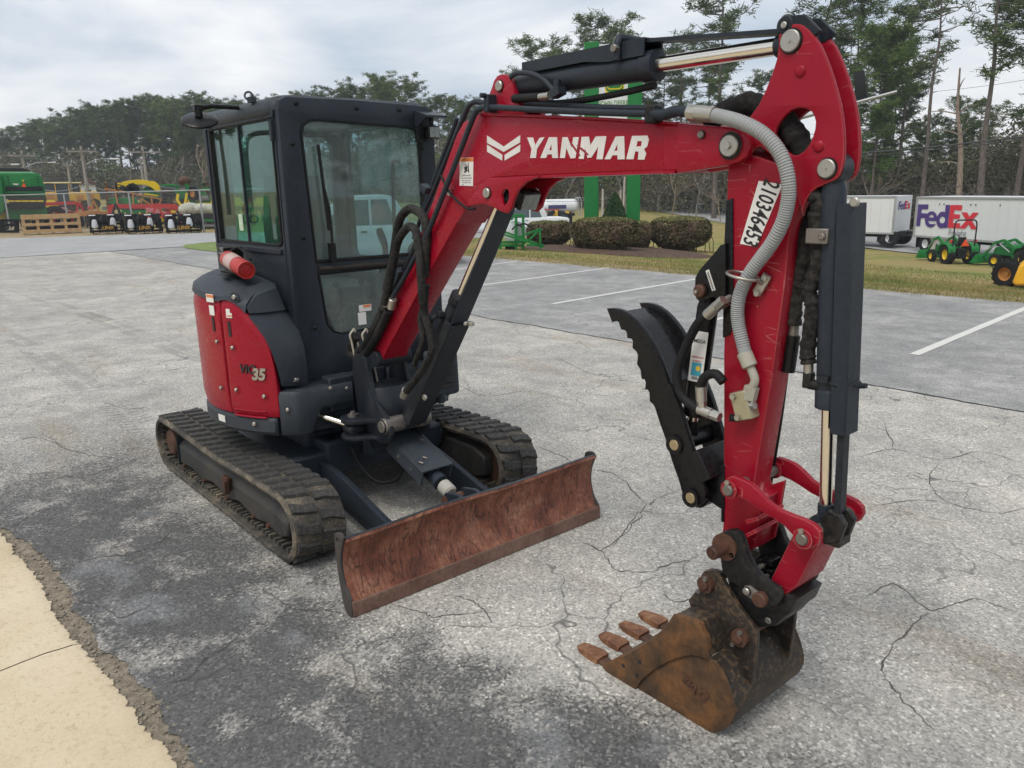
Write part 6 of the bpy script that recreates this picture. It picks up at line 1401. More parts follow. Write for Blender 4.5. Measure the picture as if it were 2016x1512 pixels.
def hedge(x0, x1, ytop, ybase, label, seed, depth=1.5, D=None):
    rg = random.Random(seed); s = Spot((x0 + x1) / 2, ybase, D); a, b = s.L(x0, ytop), s.L(x1, ytop); w = (b.x - a.x) / 2; h = a.z; T = s.thing('clipped_shrub', label, 'shrub', 'clipped hedge shrubs round the sign'); lo, hi = MB(), MB(); cx_ = (a.x + b.x) / 2
    for i in range(13000):
        u = Vector((rg.gauss(0, 1), rg.gauss(0, 1), rg.gauss(0, 1))).normalized(); p = u / max(abs(u.x) ** 4 + abs(u.y) ** 4 + abs(u.z) ** 4, 1e-6) ** .25
        k = 1 - abs(rg.gauss(0, .10)); bul = 1 + .10 * mnoise.noise(Vector((p.x * 2.2, p.y * 2.2, p.z * 2.2 + seed * 7)))
        und = 1 - .30 * max(0, -p.z) ** 1.5; c = Vector((cx_ + p.x * w * k * bul * und, depth / 2 + p.y * depth / 2 * k * bul * und, h * .53 + p.z * h * .47 * (k * .5 + .5) * bul))
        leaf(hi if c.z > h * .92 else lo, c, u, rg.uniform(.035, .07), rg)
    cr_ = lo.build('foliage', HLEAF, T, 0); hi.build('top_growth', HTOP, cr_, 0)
    mb = MB()
    for i in range(60):
        bx_ = cx_ + rg.gauss(0, w * .35); by_ = depth / 2 + rg.gauss(0, depth * .15); mb.tube([(bx_, by_, -.05), (bx_ + rg.gauss(0, .1), by_, h * .3), (bx_ + rg.gauss(0, .35), by_ + rg.gauss(0, .2), h * .8)], [.018, .014, .006], 4, False)
    mb.sphere((cx_, depth / 2, h * .52), 1, 14, 8, (w * .62, depth * .30, h * .30)); mb.build('branches_and_core', flat('shrub_wood_and_core', (.035, .028, .02), .9), T, 40)  # ellipsoid is a dark filler core added inside the leaves, beside the twigs
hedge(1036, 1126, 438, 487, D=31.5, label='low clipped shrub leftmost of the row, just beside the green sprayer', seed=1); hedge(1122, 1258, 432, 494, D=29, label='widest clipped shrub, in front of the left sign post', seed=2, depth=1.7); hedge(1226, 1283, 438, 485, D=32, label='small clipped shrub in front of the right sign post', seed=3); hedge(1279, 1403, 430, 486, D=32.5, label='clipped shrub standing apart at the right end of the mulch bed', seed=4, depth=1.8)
s = Spot(1210, D=33.5); T = s.thing('conical_shrub', 'dark green cone shaped shrub between the two sign posts', 'shrub'); a, b = s.L(1178, 440), s.L(1243, 440); h = s.L(1210, 378).z; w = (b.x - a.x) / 2; mb = MB(); rg = random.Random(9)
for i in range(9000):
    t = rg.random() ** 1.4; an = rg.uniform(0, 6.28); zz = h * (.12 + .88 * t); r_ = w * 1.25 * (1 - t) ** .75 * (1 - abs(rg.gauss(0, .07))) * (1 + .08 * math.sin(an * 3 + zz * 4)); leaf(mb, Vector(((a.x + b.x) / 2 + r_ * math.cos(an), r_ * math.sin(an), zz)), Vector((math.cos(an), math.sin(an), .5)), rg.uniform(.025, .05), rg)
mb.build('foliage', CLEAF, T, 0); mb = MB(); mb.tube([((a.x + b.x) / 2, 0, -.1), ((a.x + b.x) / 2, 0, h * .3), ((a.x + b.x) / 2, 0, h * .9)], [w * .5, w * .85, .02], 12); mb.build('foliage_core', flat('cone_core', (.012, .02, .010), .9), T, 40)  # dark core added to fill the cone behind its leaves
c0, c1 = atD(1040, 495, 30.5), atD(1372, 492, 32); dd = c1 - c0; ctr = (c0 + c1) / 2; patch('mulch_bed', Vector((ctr.x, ctr.y, 0)), math.hypot(dd.x, dd.y) * .53, 3.0, MULCH, .16, 8, 64, math.atan2(dd.y, dd.x))

# ---- field sprayer
s = Spot(1030, D=29); T = s.thing('field_sprayer', 'green boom sprayer frame carrying a round white tank on the lawn', 'sprayer')
c = s.L(1014, 456); rz_ = abs(s.L(1014, 433).z - s.L(1014, 478).z) / 2
mb = MB(); mb.tube([Vector((c.x - .02, -.45, c.z)), Vector((c.x - .02, -.40, c.z)), Vector((c.x, .55, c.z)), Vector((c.x, .6, c.z))], [rz_ * .8, rz_, rz_, rz_ * .8], 28); tk = mb.build('tank', LWHITE, T, 50); mb = MB(); mb.tube([(c.x + .3, -.46, c.z + .15), (c.x + .1, -.6, c.z + .3), (c.x - .1, -.55, c.z + .1)], .03, 8); mb.build('tank_hose', HOSE, tk)
def bars(name, mat, parent, s, segs, w, dy=0.0):
    for (a, b) in segs: mb = MB(); p, q = s.L(*a, dy), s.L(*b, dy); mb.beam(p, q, w, w, (0, 1, 0)); mb.build(name, mat, parent, 35, w * .08)
bars('frame_post', JDG, T, s, [((1016, 424), (1016, 496)), ((1030, 424), (1030, 498)), ((985, 470), (985, 496))], .10, -.55); bars('frame_rail', JDG, T, s, [((1000, 424), (1032, 424)), ((983, 477), (1036, 477)), ((985, 483), (1030, 483))], .09, -.55)
bars('folded_boom', JDG, T, s, [((990, 455), (1060, 481)), ((993, 462), (1070, 486)), ((1022, 466), (1066, 450)), ((1040, 474), (1062, 452)), ((1063, 450), (1064, 490)), ((1036, 482), (1072, 484))], .07, -.8)
bars('frame_post', JDG, T, s, [((1030, 424), (1030, 480)), ((1008, 424), (1008, 480))], .09, .7)
mb = MB(); p, q = s.L(1018, 444, -.8), s.L(1050, 451, -.8); mb.tube(smooth_path([p, (p + q) / 2 + Vector((0, 0, .12)), q], 5), .03, 8); mb.build('spray_hose', HOSE, T); mb = MB(); p = s.L(1004, 490, -.3); mb.box(p, (.35, .3, .3)); mb.tube([p, p + Vector((-.3, 0, -.05)), p + Vector((-.35, 0, -.35))], .05, 8); mb.build('pump', MBLK, T, 35, .03)

# ---- tanker, skid steer, pickup behind the hedges
s = Spot(1095, D=62); T = s.thing('tanker_trailer', 'long silver white tanker trailer behind the hedges', 'tanker'); a, b = s.L(1000, 412), s.L(1138, 412); r_ = (s.L(1100, 392).z - s.L(1100, 418).z) / 2; z = s.L(1100, 405).z
mb = MB(); mb.tube([(a.x, 0, z), (a.x + .1, 0, z), (b.x - .3, 0, z), (b.x - .1, 0, z), (b.x, 0, z)], [r_ * .8, r_, r_, r_ * .85, r_ * .5], 28); tk = mb.build('tank', WHT, T, 50)
p = s.L(1097, 407); w = s.L(1115, 407).x - s.L(1080, 407).x; lay(outline_mesh([rrect(-w / 2, -.14, w / 2, .14, .02, 2)], .004), 'name_band', flat('navy_band', (.05, .05, .14), .4), tk, (p.x, -r_ - .02, p.z), (1, 0, 0), (0, 0, 1)); mb = MB(); mb.box(((a.x + b.x) / 2 - .8, -r_ - .0, z - r_ * .55), (b.x - a.x - 1.2, .05, .05)); mb.build('red_stripe', MRED, tk)
mb = MB(); 
for dx in (-.25, -.05): mb.tube(smooth_path([(b.x + dx, -.3, z + r_ * .9), (b.x + dx + .15, -.3, z + r_ * 1.2), (b.x + dx + .3, -.3, z + r_ * .6), (b.x + dx + .3, -.3, z - r_ * 1.6)], 4), .045, 8)
mb.build('ladder_pipe', GALV, T, 50); mb = MB(); mb.box(((a.x + b.x) / 2, 0, z - r_ * 1.35), (b.x - a.x - .5, .9, .2)); mb.build('chassis', MBLK, T)
for x in (b.x - 1.2, b.x - 2.3, a.x + 2): wheel(T, (x, -.7, .5), .5, .3, (0, 1, 0), GALV)
for x in (b.x - 1.2, b.x - 2.3, a.x + 2): wheel(T, (x, .7, .5), .5, .3, (0, 1, 0), GALV)
s = Spot(1100, D=50); T = s.thing('skid_steer', 'yellow and black skid steer loader parked before the tanker', 'loader'); z0 = s.L(1100, 440).z
plate('cab', MBLK, T, [s.poly([(1089, 436), (1089, 416), (1094, 414), (1122, 416), (1127, 420), (1126, 440), (1100, 440)])], -.6, .6, 'Y', .04)
plate('cab_window', DGLASS, T, [s.poly([(1104, 419), (1118, 420), (1118, 433), (1106, 433)], -.6)], -.62, -.605, 'Y', 0); plate('side_panel', CATY, T, [s.poly([(1089, 414), (1098, 414), (1098, 431), (1089, 430)], -.6)], -.68, -.625, 'Y', .01); plate('roof_trim', CATY, T, [s.poly([(1112, 415), (1122, 416), (1120, 421), (1113, 419)], -.6)], -.68, -.625, 'Y', .01)
bars('lift_arm', MBLK, T, s, [((1076, 429), (1112, 441)), ((1080, 422), (1092, 416))], .22, -.75); wheel(T, s.L(1076, 441, -.7) * 1, .45, .35, (0, 1, 0), WHT); wheel(T, s.L(1110, 447, -.7), .45, .35, (0, 1, 0), WHT); mb = MB(); p = s.L(1098, 446); mb.box((p.x, 0, p.z), (2.0, 1.1, .5)); mb.build('chassis', MBLK, T, 35, .05)
for px, top, bot, dx in ((1187, 372, 432, -2), (1222, 374, 432, -1), (1230, 348, 432, -5)):
    s = Spot(px, D=58); p = s.L(px, top); q = s.L(px + dx, bot); mb = MB(); mb.tube([(q.x, 0, -.2), p], [.10, .07], 8); o = mb.build('wooden_post', mk_bark('post_wood_%d' % px, (.30, .27, .23), (.48, .44, .38)), None); o.location = s.P; o.rotation_euler = (0, 0, s.rz); tag(o, {1187: 'short weathered post left of the cone shrub', 1222: 'short weathered post just left of the right sign post', 1230: 'leaning pale pole touching the right sign post'}[px], 'post')

# ---- cars
CARB = paint('pale_blue_car', (.46, .51, .53), .3, .1, (.5, .52, .53), coat=.4, var=.04)
CARGL = flat('car_window', (.12, .15, .165), .1)
def car(s, name, label, cat, Lh, H, bodym, yaw=0, pick=False):
    T = thing(name, label, cat, s.P, s.rz + yaw); w = .88
    low = rpoly([(-Lh, .35), (-Lh, .75), (-Lh + .1, .95), (-Lh * .45, 1.02), (Lh * .55, 1.05), (Lh - .1, 1.0), (Lh, .7), (Lh, .35), (0, .28)], 3); plate('body', bodym, T, [low], -w, w, 'Y', .08)
    top = [(-Lh * .46, 1.0), (-Lh * .18, H - .03), (-Lh * .05, H), (Lh * (.30 if pick else .50), H), (Lh * (.42 if pick else .80), H - .25), (Lh * (.45 if pick else .9), 1.0)]; cb = plate('cabin', bodym, T, [rpoly(top, 3)], -w + .1, w - .1, 'Y', .06)
    for sg in (-1, 1):
        y = sg * (w - .1); gl = [[(-Lh * .36, 1.06), (-Lh * .15, H - .12), (Lh * .10, H - .1), (Lh * .10, 1.06)], [(Lh * .13, 1.06), (Lh * .13, H - .1), (Lh * (.29 if pick else .46), H - .1), (Lh * (.38 if pick else .72), 1.06)]]
        for g_ in gl: plate('side_window', CARGL, cb, [g_], y - .006 if sg > 0 else y - .012, y + .012 if sg > 0 else y + .006, 'Y', 0)
        mb = MB(); mb.box((-Lh * .30, sg * (w + .06), 1.12), (.12, .16, .16)); mb.build('door_mirror', bodym, T, 35, .04); mb = MB(); mb.box((Lh * .04, sg * (w + .012), .9), (.16, .02, .03)); mb.build('door_handle', MBLK, T, 35, .005)
    for x in (-Lh * .62, Lh * .62):
        for sg in (-1, 1): wheel(T, (x, sg * (w - .08), .34), .34, .24, (0, 1, 0), GALV)
    for sg in (-1, 1): MB().box((-Lh + .02, sg * .62, .78), (.06, .32, .16)).build('headlight', LENS, T, 35, .03)
    return T
car(Spot(712, D=21), 'parked_car', 'pale blue pickup seen through the windows of the excavator cab', 'car', 2.4, 1.78, CARB, 0, True)
car(Spot(1030, D=48), 'pickup_truck', 'white pickup truck behind the sprayer, half hidden by the boom lamp', 'truck', 2.7, 1.85, WHT, R(10), True)

# ---- freight trailers on the highway
PURP = flat('purple_letter', (.075, .035, .22), .45); REDO = flat('red_letter', (.72, .025, .05), .45); GRYL = flat('grey_letter', (.30, .31, .33), .5)
def trailer(A, B, zb, zt, label, wl):
    """A: near left end on road, B: near right end; box from zb to zt above road"""
    d = Vector((B.x - A.x, B.y - A.y, 0)); Ln = d.length; rz = math.atan2(d.y, d.x); T = thing('freight_trailer', label, 'trailer', A, rz, 'white freight trailers'); W_ = 2.45
    bxo = MB().box((Ln / 2, W_ / 2, (zb + zt) / 2), (Ln, W_, zt - zb)).build('box_body', WHT, T, 35, .03)
    for k in range(int(Ln / .6)):
        MB().box((.3 + k * .6, -.012, (zb + zt) / 2), (.035, .02, zt - zb - .2)).build('panel_rib', WHT, bxo, 0)
    MB().box((Ln / 2, -.02, zt - .06), (Ln, .05, .12)).build('top_rail', GALV, bxo, 35, .01); MB().box((Ln / 2, -.02, zb + .06), (Ln, .05, .12)).build('bottom_rail', GALV, bxo, 35, .01)
    for x in (.06, Ln - .06): MB().box((x, -.015, (zb + zt) / 2), (.14, .05, zt - zb)).build('corner_post', GALV, bxo, 35, .01)
    mb = MB(); mb.box((Ln / 2, W_ / 2, zb - .12), (Ln - .3, 1.0, .2)); mb.build('chassis', MBLK, T)
    for x in wl:
        for y in (.22, W_ - .22): wheel(T, (x, y, .50), .50, .42, (0, 1, 0), WHT)
        MB().cyl((x, .2, .5), (x, W_ - .2, .5), .09, 10).build('axle', MBLK, T)
        MB().box((x - .75, .3, .62), (.04, .5, .75)).build('mud_flap', MBLK, T)
    return T, Ln
rd = HN * 0
def road(px, D): q = atD(px, 490, D); return Vector((q.x, q.y, terrain(q.x, q.y) + .05))
A2, B2 = road(1795, 54.0), HA + HD * 8.6; B2 = Vector((road(1795, 54).x + HD.x * 8.7, road(1795, 54).y + HD.y * 8.7, A2.z)); zt2 = (atD(1797, 387, 54.0).z - A2.z); zb2 = (atD(1797, 466, 54.0).z - A2.z)
T2, L2_ = trailer(A2, B2, zb2, zt2, 'white freight trailer with large purple and red lettering, at right', (1.0,))
hgt = (zt2 - zb2)
def fx(k): return k * hgt          # lettering in units of box height
# big wordmark built from outlines (u to the right, v up, unit = letter height)
def arc(cx_, cy_, rx, ry, a0, a1, n=14): return [(cx_ + rx * math.cos(R(a0 + (a1 - a0) * k / n)), cy_ + ry * math.sin(R(a0 + (a1 - a0) * k / n))) for k in range(n + 1)]
WM = [('F', PURP, [[(0, 0), (.24, 0), (.24, .38), (.56, .38), (.56, .60), (.24, .60), (.24, .78), (.62, .78), (.62, 1), (0, 1)]]),
      ('e', PURP, [arc(.86, .33, .36, .37, 335, 20, 24)[::-1][:0] + [(1.22, .26)] + arc(.86, .33, .36, .37, 0, 180, 16) + arc(.86, .33, .36, .37, 180, 330, 14) + [(.98, .12)] + arc(.86, .28, .15, .16, 290, 190, 8) + [(.68, .26)], [(.70, .42)] + arc(.86, .42, .14, .13, 180, 0, 10)]),
      ('d', PURP, [[(1.86, 1), (1.62, 1), (1.62, .63)] + arc(1.50, .33, .32, .37, 60, 300, 20) + [(1.62, .06), (1.62, 0), (1.86, 0)], circ((1.52, .33), .155, 18)]),
      ('E', REDO, [[(1.88, 0), (2.52, 0), (2.52, .22), (2.12, .22), (2.12, .40), (2.46, .40), (2.46, .60), (2.12, .60), (2.12, .78), (2.52, .78), (2.52, 1), (1.88, 1)]]),
      ('x', REDO, [[(2.50, 0), (2.80, 0), (2.97, .20), (3.14, 0), (3.44, 0), (3.12, .36), (3.42, .70), (3.12, .70), (2.97, .52), (2.82, .70), (2.52, .70), (2.82, .35)]])]
def wordmark(T, u0, v0, H, right, up, org, par, off):
    for nm, m_, loops in WM:
        me = outline_mesh([[(u0 + a * H * 1.08, v0 + b * H) for a, b in lp] for lp in loops], .006); lay(me, 'wordmark_letter', m_, par, org, right, up, off)
bx2 = T2.children[0]; Hl = hgt * .535
wordmark(T2, .20, zb2 + hgt * .275, Hl, (1, 0, 0), (0, 0, 1), (0, -.03, 0), bx2, 0.0)
lay(text_mesh('Freight', hgt * .20, .002, .003, 0, 1.0), 'wordmark_text', GRYL, bx2, (.2 + Hl * 2.62, -.035, zb2 + hgt * .16), (1, 0, 0), (0, 0, 1))
mb = MB()
for x in (1.95, 2.3, 4.3, 4.65, 6.3): MB().box((x, -.035, zt2 - .42), (.07, .02, .07)).build('marker_lamp', MBLK, bx2)
mb = MB(); mb.box((2.9, .1, zb2 - .35), (3.4, .06, .75)); mb.build('side_skirt', flat('beige_skirt', (.48, .44, .36), .6), T2); MB().box((4.9, .1, zb2 - .3), (.5, .08, .6)).build('skirt_gap', MBLK, T2)
A1 = road(1612, 57.6); B1 = road(1756, 55.6); zb1 = atD(1756, 466, 55.6).z - B1.z; zt1 = atD(1756, 390, 55.6).z - B1.z
T1_, L1_ = trailer(A1, B1, zb1, zt1, 'plain white freight trailer ahead of the lettered one, its end showing small lettering', (4.6,))
bx1 = T1_.children[0]; wordmark(T1_, .35, zt1 - .85, .50, (0, 1, 0), (0, 0, 1), (L1_ + .02, 0, 0), bx1, 0.0)
mb = MB(); mb.box((L1_ + .9, 1.2, .85), (2.0, .7, .16)); mb.box((L1_ + .2, 1.2, .75), (.5, 1.4, .3)); mb.build('dolly_drawbar', MBLK, T1_, 35, .02)
wheel(T1_, (L1_ - .55, .3, .5), .5, .42, (0, 1, 0), WHT); wheel(T1_, (L1_ - .55, 2.1, .5), .5, .42, (0, 1, 0), WHT); MB().box((L1_ - 2.4, .5, .75), (.4, .3, .6)).build('landing_gear', MBLK, T1_)

# ---- compact tractors and yellow loader on the lawn
def tractor(P_, rz, label, smv=True):
    T = thing('compact_tractor', label, 'tractor', P_, rz, 'green compact tractors on the lawn')     # local x forward, z up
    for sg in (-1, 1):
        wheel(T, (0, sg * .58, .50), .50, .34, (0, 1, 0), JDY, 14, 'rear_wheel'); wheel(T, (1.55, sg * .52, .31), .31, .22, (0, 1, 0), JDY, 12, 'front_wheel')
        fen = rpoly([(-.48, .62), (-.40, .92), (-.12, 1.06), (.28, 1.06), (.50, .98), (.62, .70), (.54, .70), (.42, .92), (.22, .99), (-.12, .99), (-.34, .86), (-.42, .62)], 2); y0 = sg * .60; plate('fender', JDG, T, [fen], y0 - .19, y0 + .19, 'Y', .02)
        MB().box((-.30, sg * .62, 1.18), (.07, .14, .16)).build('rear_lamp', flat('lamp_red', (.6, .06, .04), .3), T, 35, .02)
        mb = MB(); mb.beam((.70, sg * .40, .95), (1.30, sg * .40, 1.30), .08, .14); mb.beam((1.30, sg * .40, 1.30), (1.75, sg * .40, 1.16), .08, .13); mb.beam((1.75, sg * .40, 1.16), (2.32, sg * .40, .42), .08, .12); mb.build('loader_arm', JDG, T, 35, .015)
        mb = MB(); mb.cyl((.95, sg * .40, .75), (1.5, sg * .40, 1.12), .03, 10); mb.cyl((1.65, sg * .44, 1.08), (2.2, sg * .44, .72), .028, 10); mb.build('loader_cylinder', GALV, T); mb = MB(); mb.beam((.72, sg * .40, .45), (.72, sg * .40, 1.0), .1, .16, (1, 0, 0)); mb.build('loader_post', JDG, T, 35, .02)
    mb = MB(); rings = []
    for x, w, zt_ in ((.62, .26, 1.08), (.9, .27, 1.10), (1.5, .26, 1.02), (1.85, .23, .94), (1.95, .16, .82)): rings.append([(x, -w, .55), (x, w, .55), (x, w, zt_ - .1), (x, w * .7, zt_), (x, -w * .7, zt_), (x, -w, zt_ - .1)])
    mb.loft(rings); mb.build('hood', JDG, T, 40, .02); mb = MB(); mb.box((.75, 0, .52), (2.0, .34, .30)); mb.box((-.15, 0, .55), (.45, .42, .50)); mb.build('chassis', MBLK, T, 35, .03)
    mb = MB(); mb.box((.05, 0, .98), (.42, .44, .12)); mb.box((-.18, 0, 1.18), (.10, .42, .40)); mb.build('seat', MBLK, T, 35, .05)
    mb = MB(); mb.tube(smooth_path([(-.36, -.56, .80), (-.36, -.56, 1.5), (-.36, -.55, 2.05), (-.36, -.42, 2.22), (-.36, 0, 2.24), (-.36, .42, 2.22), (-.36, .55, 2.05), (-.36, .56, 1.5), (-.36, .56, .80)], 4), .035, 8); mb.build('roll_bar', MBLK, T, 60)
    MB().tube([(.58, 0, 1.05), (.40, 0, 1.25)], .02, 8).build('steering_column', MBLK, T)
    mb = MB(); mb.tube([Vector((.34, 0, 1.28)) + Vector((.05 * math.sin(t), .19 * math.cos(t), .18 * math.sin(t))) for t in [6.2832 * k / 20 for k in range(21)]], .015, 6, False); mb.build('steering_wheel', MBLK, T, 60)
    if smv:
        lay(outline_mesh([[(-.21, -.17), (.21, -.17), (0, .19)]], .01), 'slow_vehicle_triangle', SMV, T, (-.50, 0, 1.12), (0, -1, 0), (0, 0, 1))
    mb = MB()
    for sg in (-1, 1): mb.beam((-.3, sg * .25, .45), (-.75, sg * .3, .38), .05, .05); mb.beam((-.35, sg * .25, .7), (-.68, sg * .29, .4), .03, .03)
    mb.build('three_point_hitch', MBLK, T, 35)
    bk = [(2.30, .12), (2.72, .10), (2.76, .13), (2.36, .16), (2.33, .30), (2.42, .55), (2.40, .58), (2.30, .34)]; plate('loader_bucket', JDG, T, [bk], -.78, .78, 'Y', .01)
    for sg in (-1, 1): plate('bucket_side', JDG, T, [[(2.30, .12), (2.74, .11), (2.42, .56), (2.28, .34)]], sg * .78 - .012, sg * .78 + .012, 'Y', .003)
    return T
def ground_at(px, D): q = atD(px, 500, D); return Vector((q.x, q.y, terrain(q.x, q.y)))
def facing(px, deg): d = ray(px, 500); return math.atan2(d.y, d.x) + R(deg)        # deg = turned left of straight-away
sp_ = ground_at(1887, 46.5); tA = tractor(sp_, facing(1887, 30), 'green compact tractor with front loader and orange triangle, seen from behind')
sp2 = ground_at(2036, 45); tB = copy_tree(tA); tB.location = sp2; tB.rotation_euler.z = facing(2036, 56); tB['label'] = 'second green compact tractor with raised loader arms, cut by the right edge'
P3 = Vector((-10.5, -5.6, 0)); tC = copy_tree(tA); tC.location = P3; tC.rotation_euler.z = R(205); tC.scale = (1.35, 1.35, 1.35); tC['label'] = 'green tractor out of view, reflected in the cab side glass'
s = Spot(1985, 566); T = s.thing('yellow_loader', 'yellow machine with a knobbly black tyre at the right edge of the lawn', 'loader'); c = s.L(1979, 541); r_ = (s.L(1979, 515).z - s.L(1979, 567).z) / 2
wheel(T, (c.x + .05, .15, r_), r_, r_ * .95, (.62, 1, 0), ORRUST, 16, 'front_wheel'); wheel(T, (c.x + .95, 1.0, r_ * 1.9), r_ * 1.9, r_ * 1.2, (.5, 1, 0), ORRUST, 18, 'rear_wheel')
a = s.L(2003, 515); b = s.L(2003, 560); mb = MB(); mb.prism([(a.x, b.z), (a.x - .05, b.z + .1), (a.x + .05, a.z - .1), (a.x + .15, a.z), (a.x + 2.2, a.z + .2), (a.x + 2.2, b.z + .1)], -.35, .55); mb.build('body', paint('bright_yellow', (.85, .45, .03), .4, .1), T, 35, .06); mb = MB(); mb.box((a.x + 1.4, .3, a.z + .7), (1.4, 1.1, 1.2)); mb.build('cab', DGLASS, T, 35, .05)

# ---- power poles and wires
PW = mk_bark('pole_wood', (.22, .20, .18), (.38, .35, .31))
def power_pole(px, top, D, label, arm=1.2, lampside=0, armrot=0.0, lean=0):
    s = Spot(px, D=D); T = s.thing('power_pole', label, 'utility pole', 'power poles along the side road'); h = s.L(px, top).z
    mb = MB(); mb.tube([(lean, 0, -.3), (lean * .5, 0, h * .5), (0, 0, h)], [.16, .13, .10], 10); mb.build('pole', PW, T, 60); z = h - .45
    M = Matrix.Rotation(armrot, 3, 'Z'); MB().box((0, -.12, z), (arm * 2, .09, .11), M).build('crossarm', PW, T)
    for x in (-arm + .1, -arm * .5, arm * .5, arm - .1): p = M @ Vector((x, -.12, z + .12)); MB().cyl(p, p + Vector((0, 0, .16)), .05, 8).build('insulator', GALV, T)
    if lampside:
        zz = h * .74; mb = MB(); mb.tube(smooth_path([(0, 0, zz), (lampside * 1.1, 0, zz + .45), (lampside * 2.1, 0, zz + .5)], 4), .04, 8); la = mb.build('lamp_bracket', GALV, T, 60); MB().box((lampside * 2.3, 0, zz + .48), (.7, .25, .14)).build('lamp_head', WHT, la, 35, .05)
    return s, h
poles = [power_pole(8, 303, 96, 'power pole with transformer at the far left edge above the combine', 1.3, 1), power_pole(76, 297, 88, 'power pole with street lamp above the green combine', 1.1, 1), power_pole(191, 287, 74, 'power pole with street lamp left of the yellow spout', 1.1, 1), power_pole(308, 288, 70, 'grey power pole with crossarm right of the yellow spout', 1.3, 0), power_pole(160, 318, 100, 'distant thin power pole between the two lamp poles', .5, 0), power_pole(301, 310, 92, 'second thinner pole just behind the grey crossarm pole', .4, 0), power_pole(2110, 60, 60, 'power pole beyond the right edge of the picture', 1.2, 0)]
WIRE = flat('cable_black', (.035, .035, .038), .6); WIREG = flat('cable_grey', (.22, .23, .24), .6)
def wire(p, q, sag, r_, label, mat=WIRE):
    n = 14; pts = [p.lerp(q, k / n) - Vector((0, 0, 4 * sag * (k / n) * (1 - k / n))) for k in range(n + 1)]; mb = MB(); mb.tube(pts, r_, 5); o = mb.build('overhead_wire', mat, None, 60); tag(o, label, 'wire', 'overhead wires')
tops = [s_.G((0, -.12, h - .3)) for s_, h in poles]
for k, (i, j) in enumerate(((0, 1), (1, 2), (2, 3))):
    for dx in (-.5, .5): wire(tops[i] + Vector((dx, 0, 0)), tops[j] + Vector((dx, 0, 0)), .8, .02, '%s thin wire between the lamp poles on the left, span %s' % ('lower' if dx < 0 else 'upper', ('farthest left', 'over the yellow machines', 'over the yellow spout')[k]))
    wire(tops[i] - Vector((0, 0, 2.6)), tops[j] - Vector((0, 0, 2.6)), .7, .03, 'thicker low cable between the poles on the left, span %s' % ('farthest left', 'over the yellow machines', 'over the yellow spout')[k], WIREG)
wire(tops[3] - Vector((0, 0, 2.6)), atD(560, 340, 70), .8, .03, 'low cable running from the grey pole behind the cab', WIREG)
for (a, b, D0, D1, r_, lb) in (((1500, 312), (2110, 256), 58, 56, .045, 'thick cable bundle crossing the right hand trees'), ((1500, 318), (2110, 262), 58, 56, .025, 'lower strand beside the thick cable bundle'), ((1500, 268), (2110, 216), 60, 58, .016, 'faint upper wire across the right hand trees'), ((1050, 386), (2110, 356), 62, 60, .015, 'low wire just above the trailers'), ((1050, 396), (2110, 372), 62, 60, .015, 'lowest wire just above the trailers'), ((1050, 372), (1500, 366), 62, 60, .012, 'wire behind the sign posts'), ((1740, 186), (2110, 140), 62, 60, .012, 'highest thin wire in the open sky at right')):
    wire(atD(*a, D0), atD(*b, D1), .25, r_, lb)
# traffic signal on its mast arm beside the arm head
s = Spot(1690, D=34); T = s.thing('traffic_signal', 'black traffic signal on a grey mast arm just right of the red arm head', 'signal'); p = s.L(1690, 172)
plate('back_plate', MBLK, T, [s.poly([(1680, 142), (1702, 138), (1708, 200), (1686, 204)])], -.02, .02, 'Y', .005); MB().box((p.x, .14, p.z), (.26, .22, 1.05)).build('signal_head', MBLK, T, 35, .04)
mb = MB(); p0, p1 = s.L(1660, 209), s.L(1766, 180); q = Vector((p0.x - 1.6, 0, p0.z - .35)); mb.tube([q, p0, p1], [.09, .07, .05], 8); mb.tube([(q.x, 0, -.2), (q.x, 0, q.z + .3)], [.14, .10], 10); mb.build('mast', GALV, T, 60)

# ---- the fenced equipment yard on the left
f0, f1 = Spot(21, 456).P, Spot(402, 457).P; FD = (f1 - f0); FL_ = FD.length; fdir = FD.normalized()
F = thing('chain_link_fence', 'grey chain link fence with top rail along the equipment yard', 'fence', f0, math.atan2(FD.y, FD.x)); FH = 2.15
st = FL_ / 3; n0, n1 = -2, 4
for k in range(n0, n1 + 1): MB().cyl((k * st, 0, -.2), (k * st, 0, FH + .03), .045, 10).build('post', GALV, F)
MB().cyl((n0 * st, 0, FH), (n1 * st, 0, FH), .03, 8).build('top_rail', GALV, F); mb = MB(); Lx = (n1 - n0) * st; k = 0.0
while k < Lx + FH:
    for sg in (1, -1):
        x0 = n0 * st + k; a = Vector((x0, .02, 0)); b = Vector((x0 - sg * FH if sg > 0 else x0 + FH, .02, FH))
        if sg < 0: a.x -= FH; b.x -= FH
        mb.tube([a, b], .0035, 3, False)
    k += .16
o = mb.build('wire_mesh', GALV, F, 0); o['kind'] = 'stuff'
def box_px(name, mat, T, s, pts, y0, y1, bevel=.02): return plate(name, mat, T, [s.poly(pts, y0)], y0, y1, 'Y', bevel)
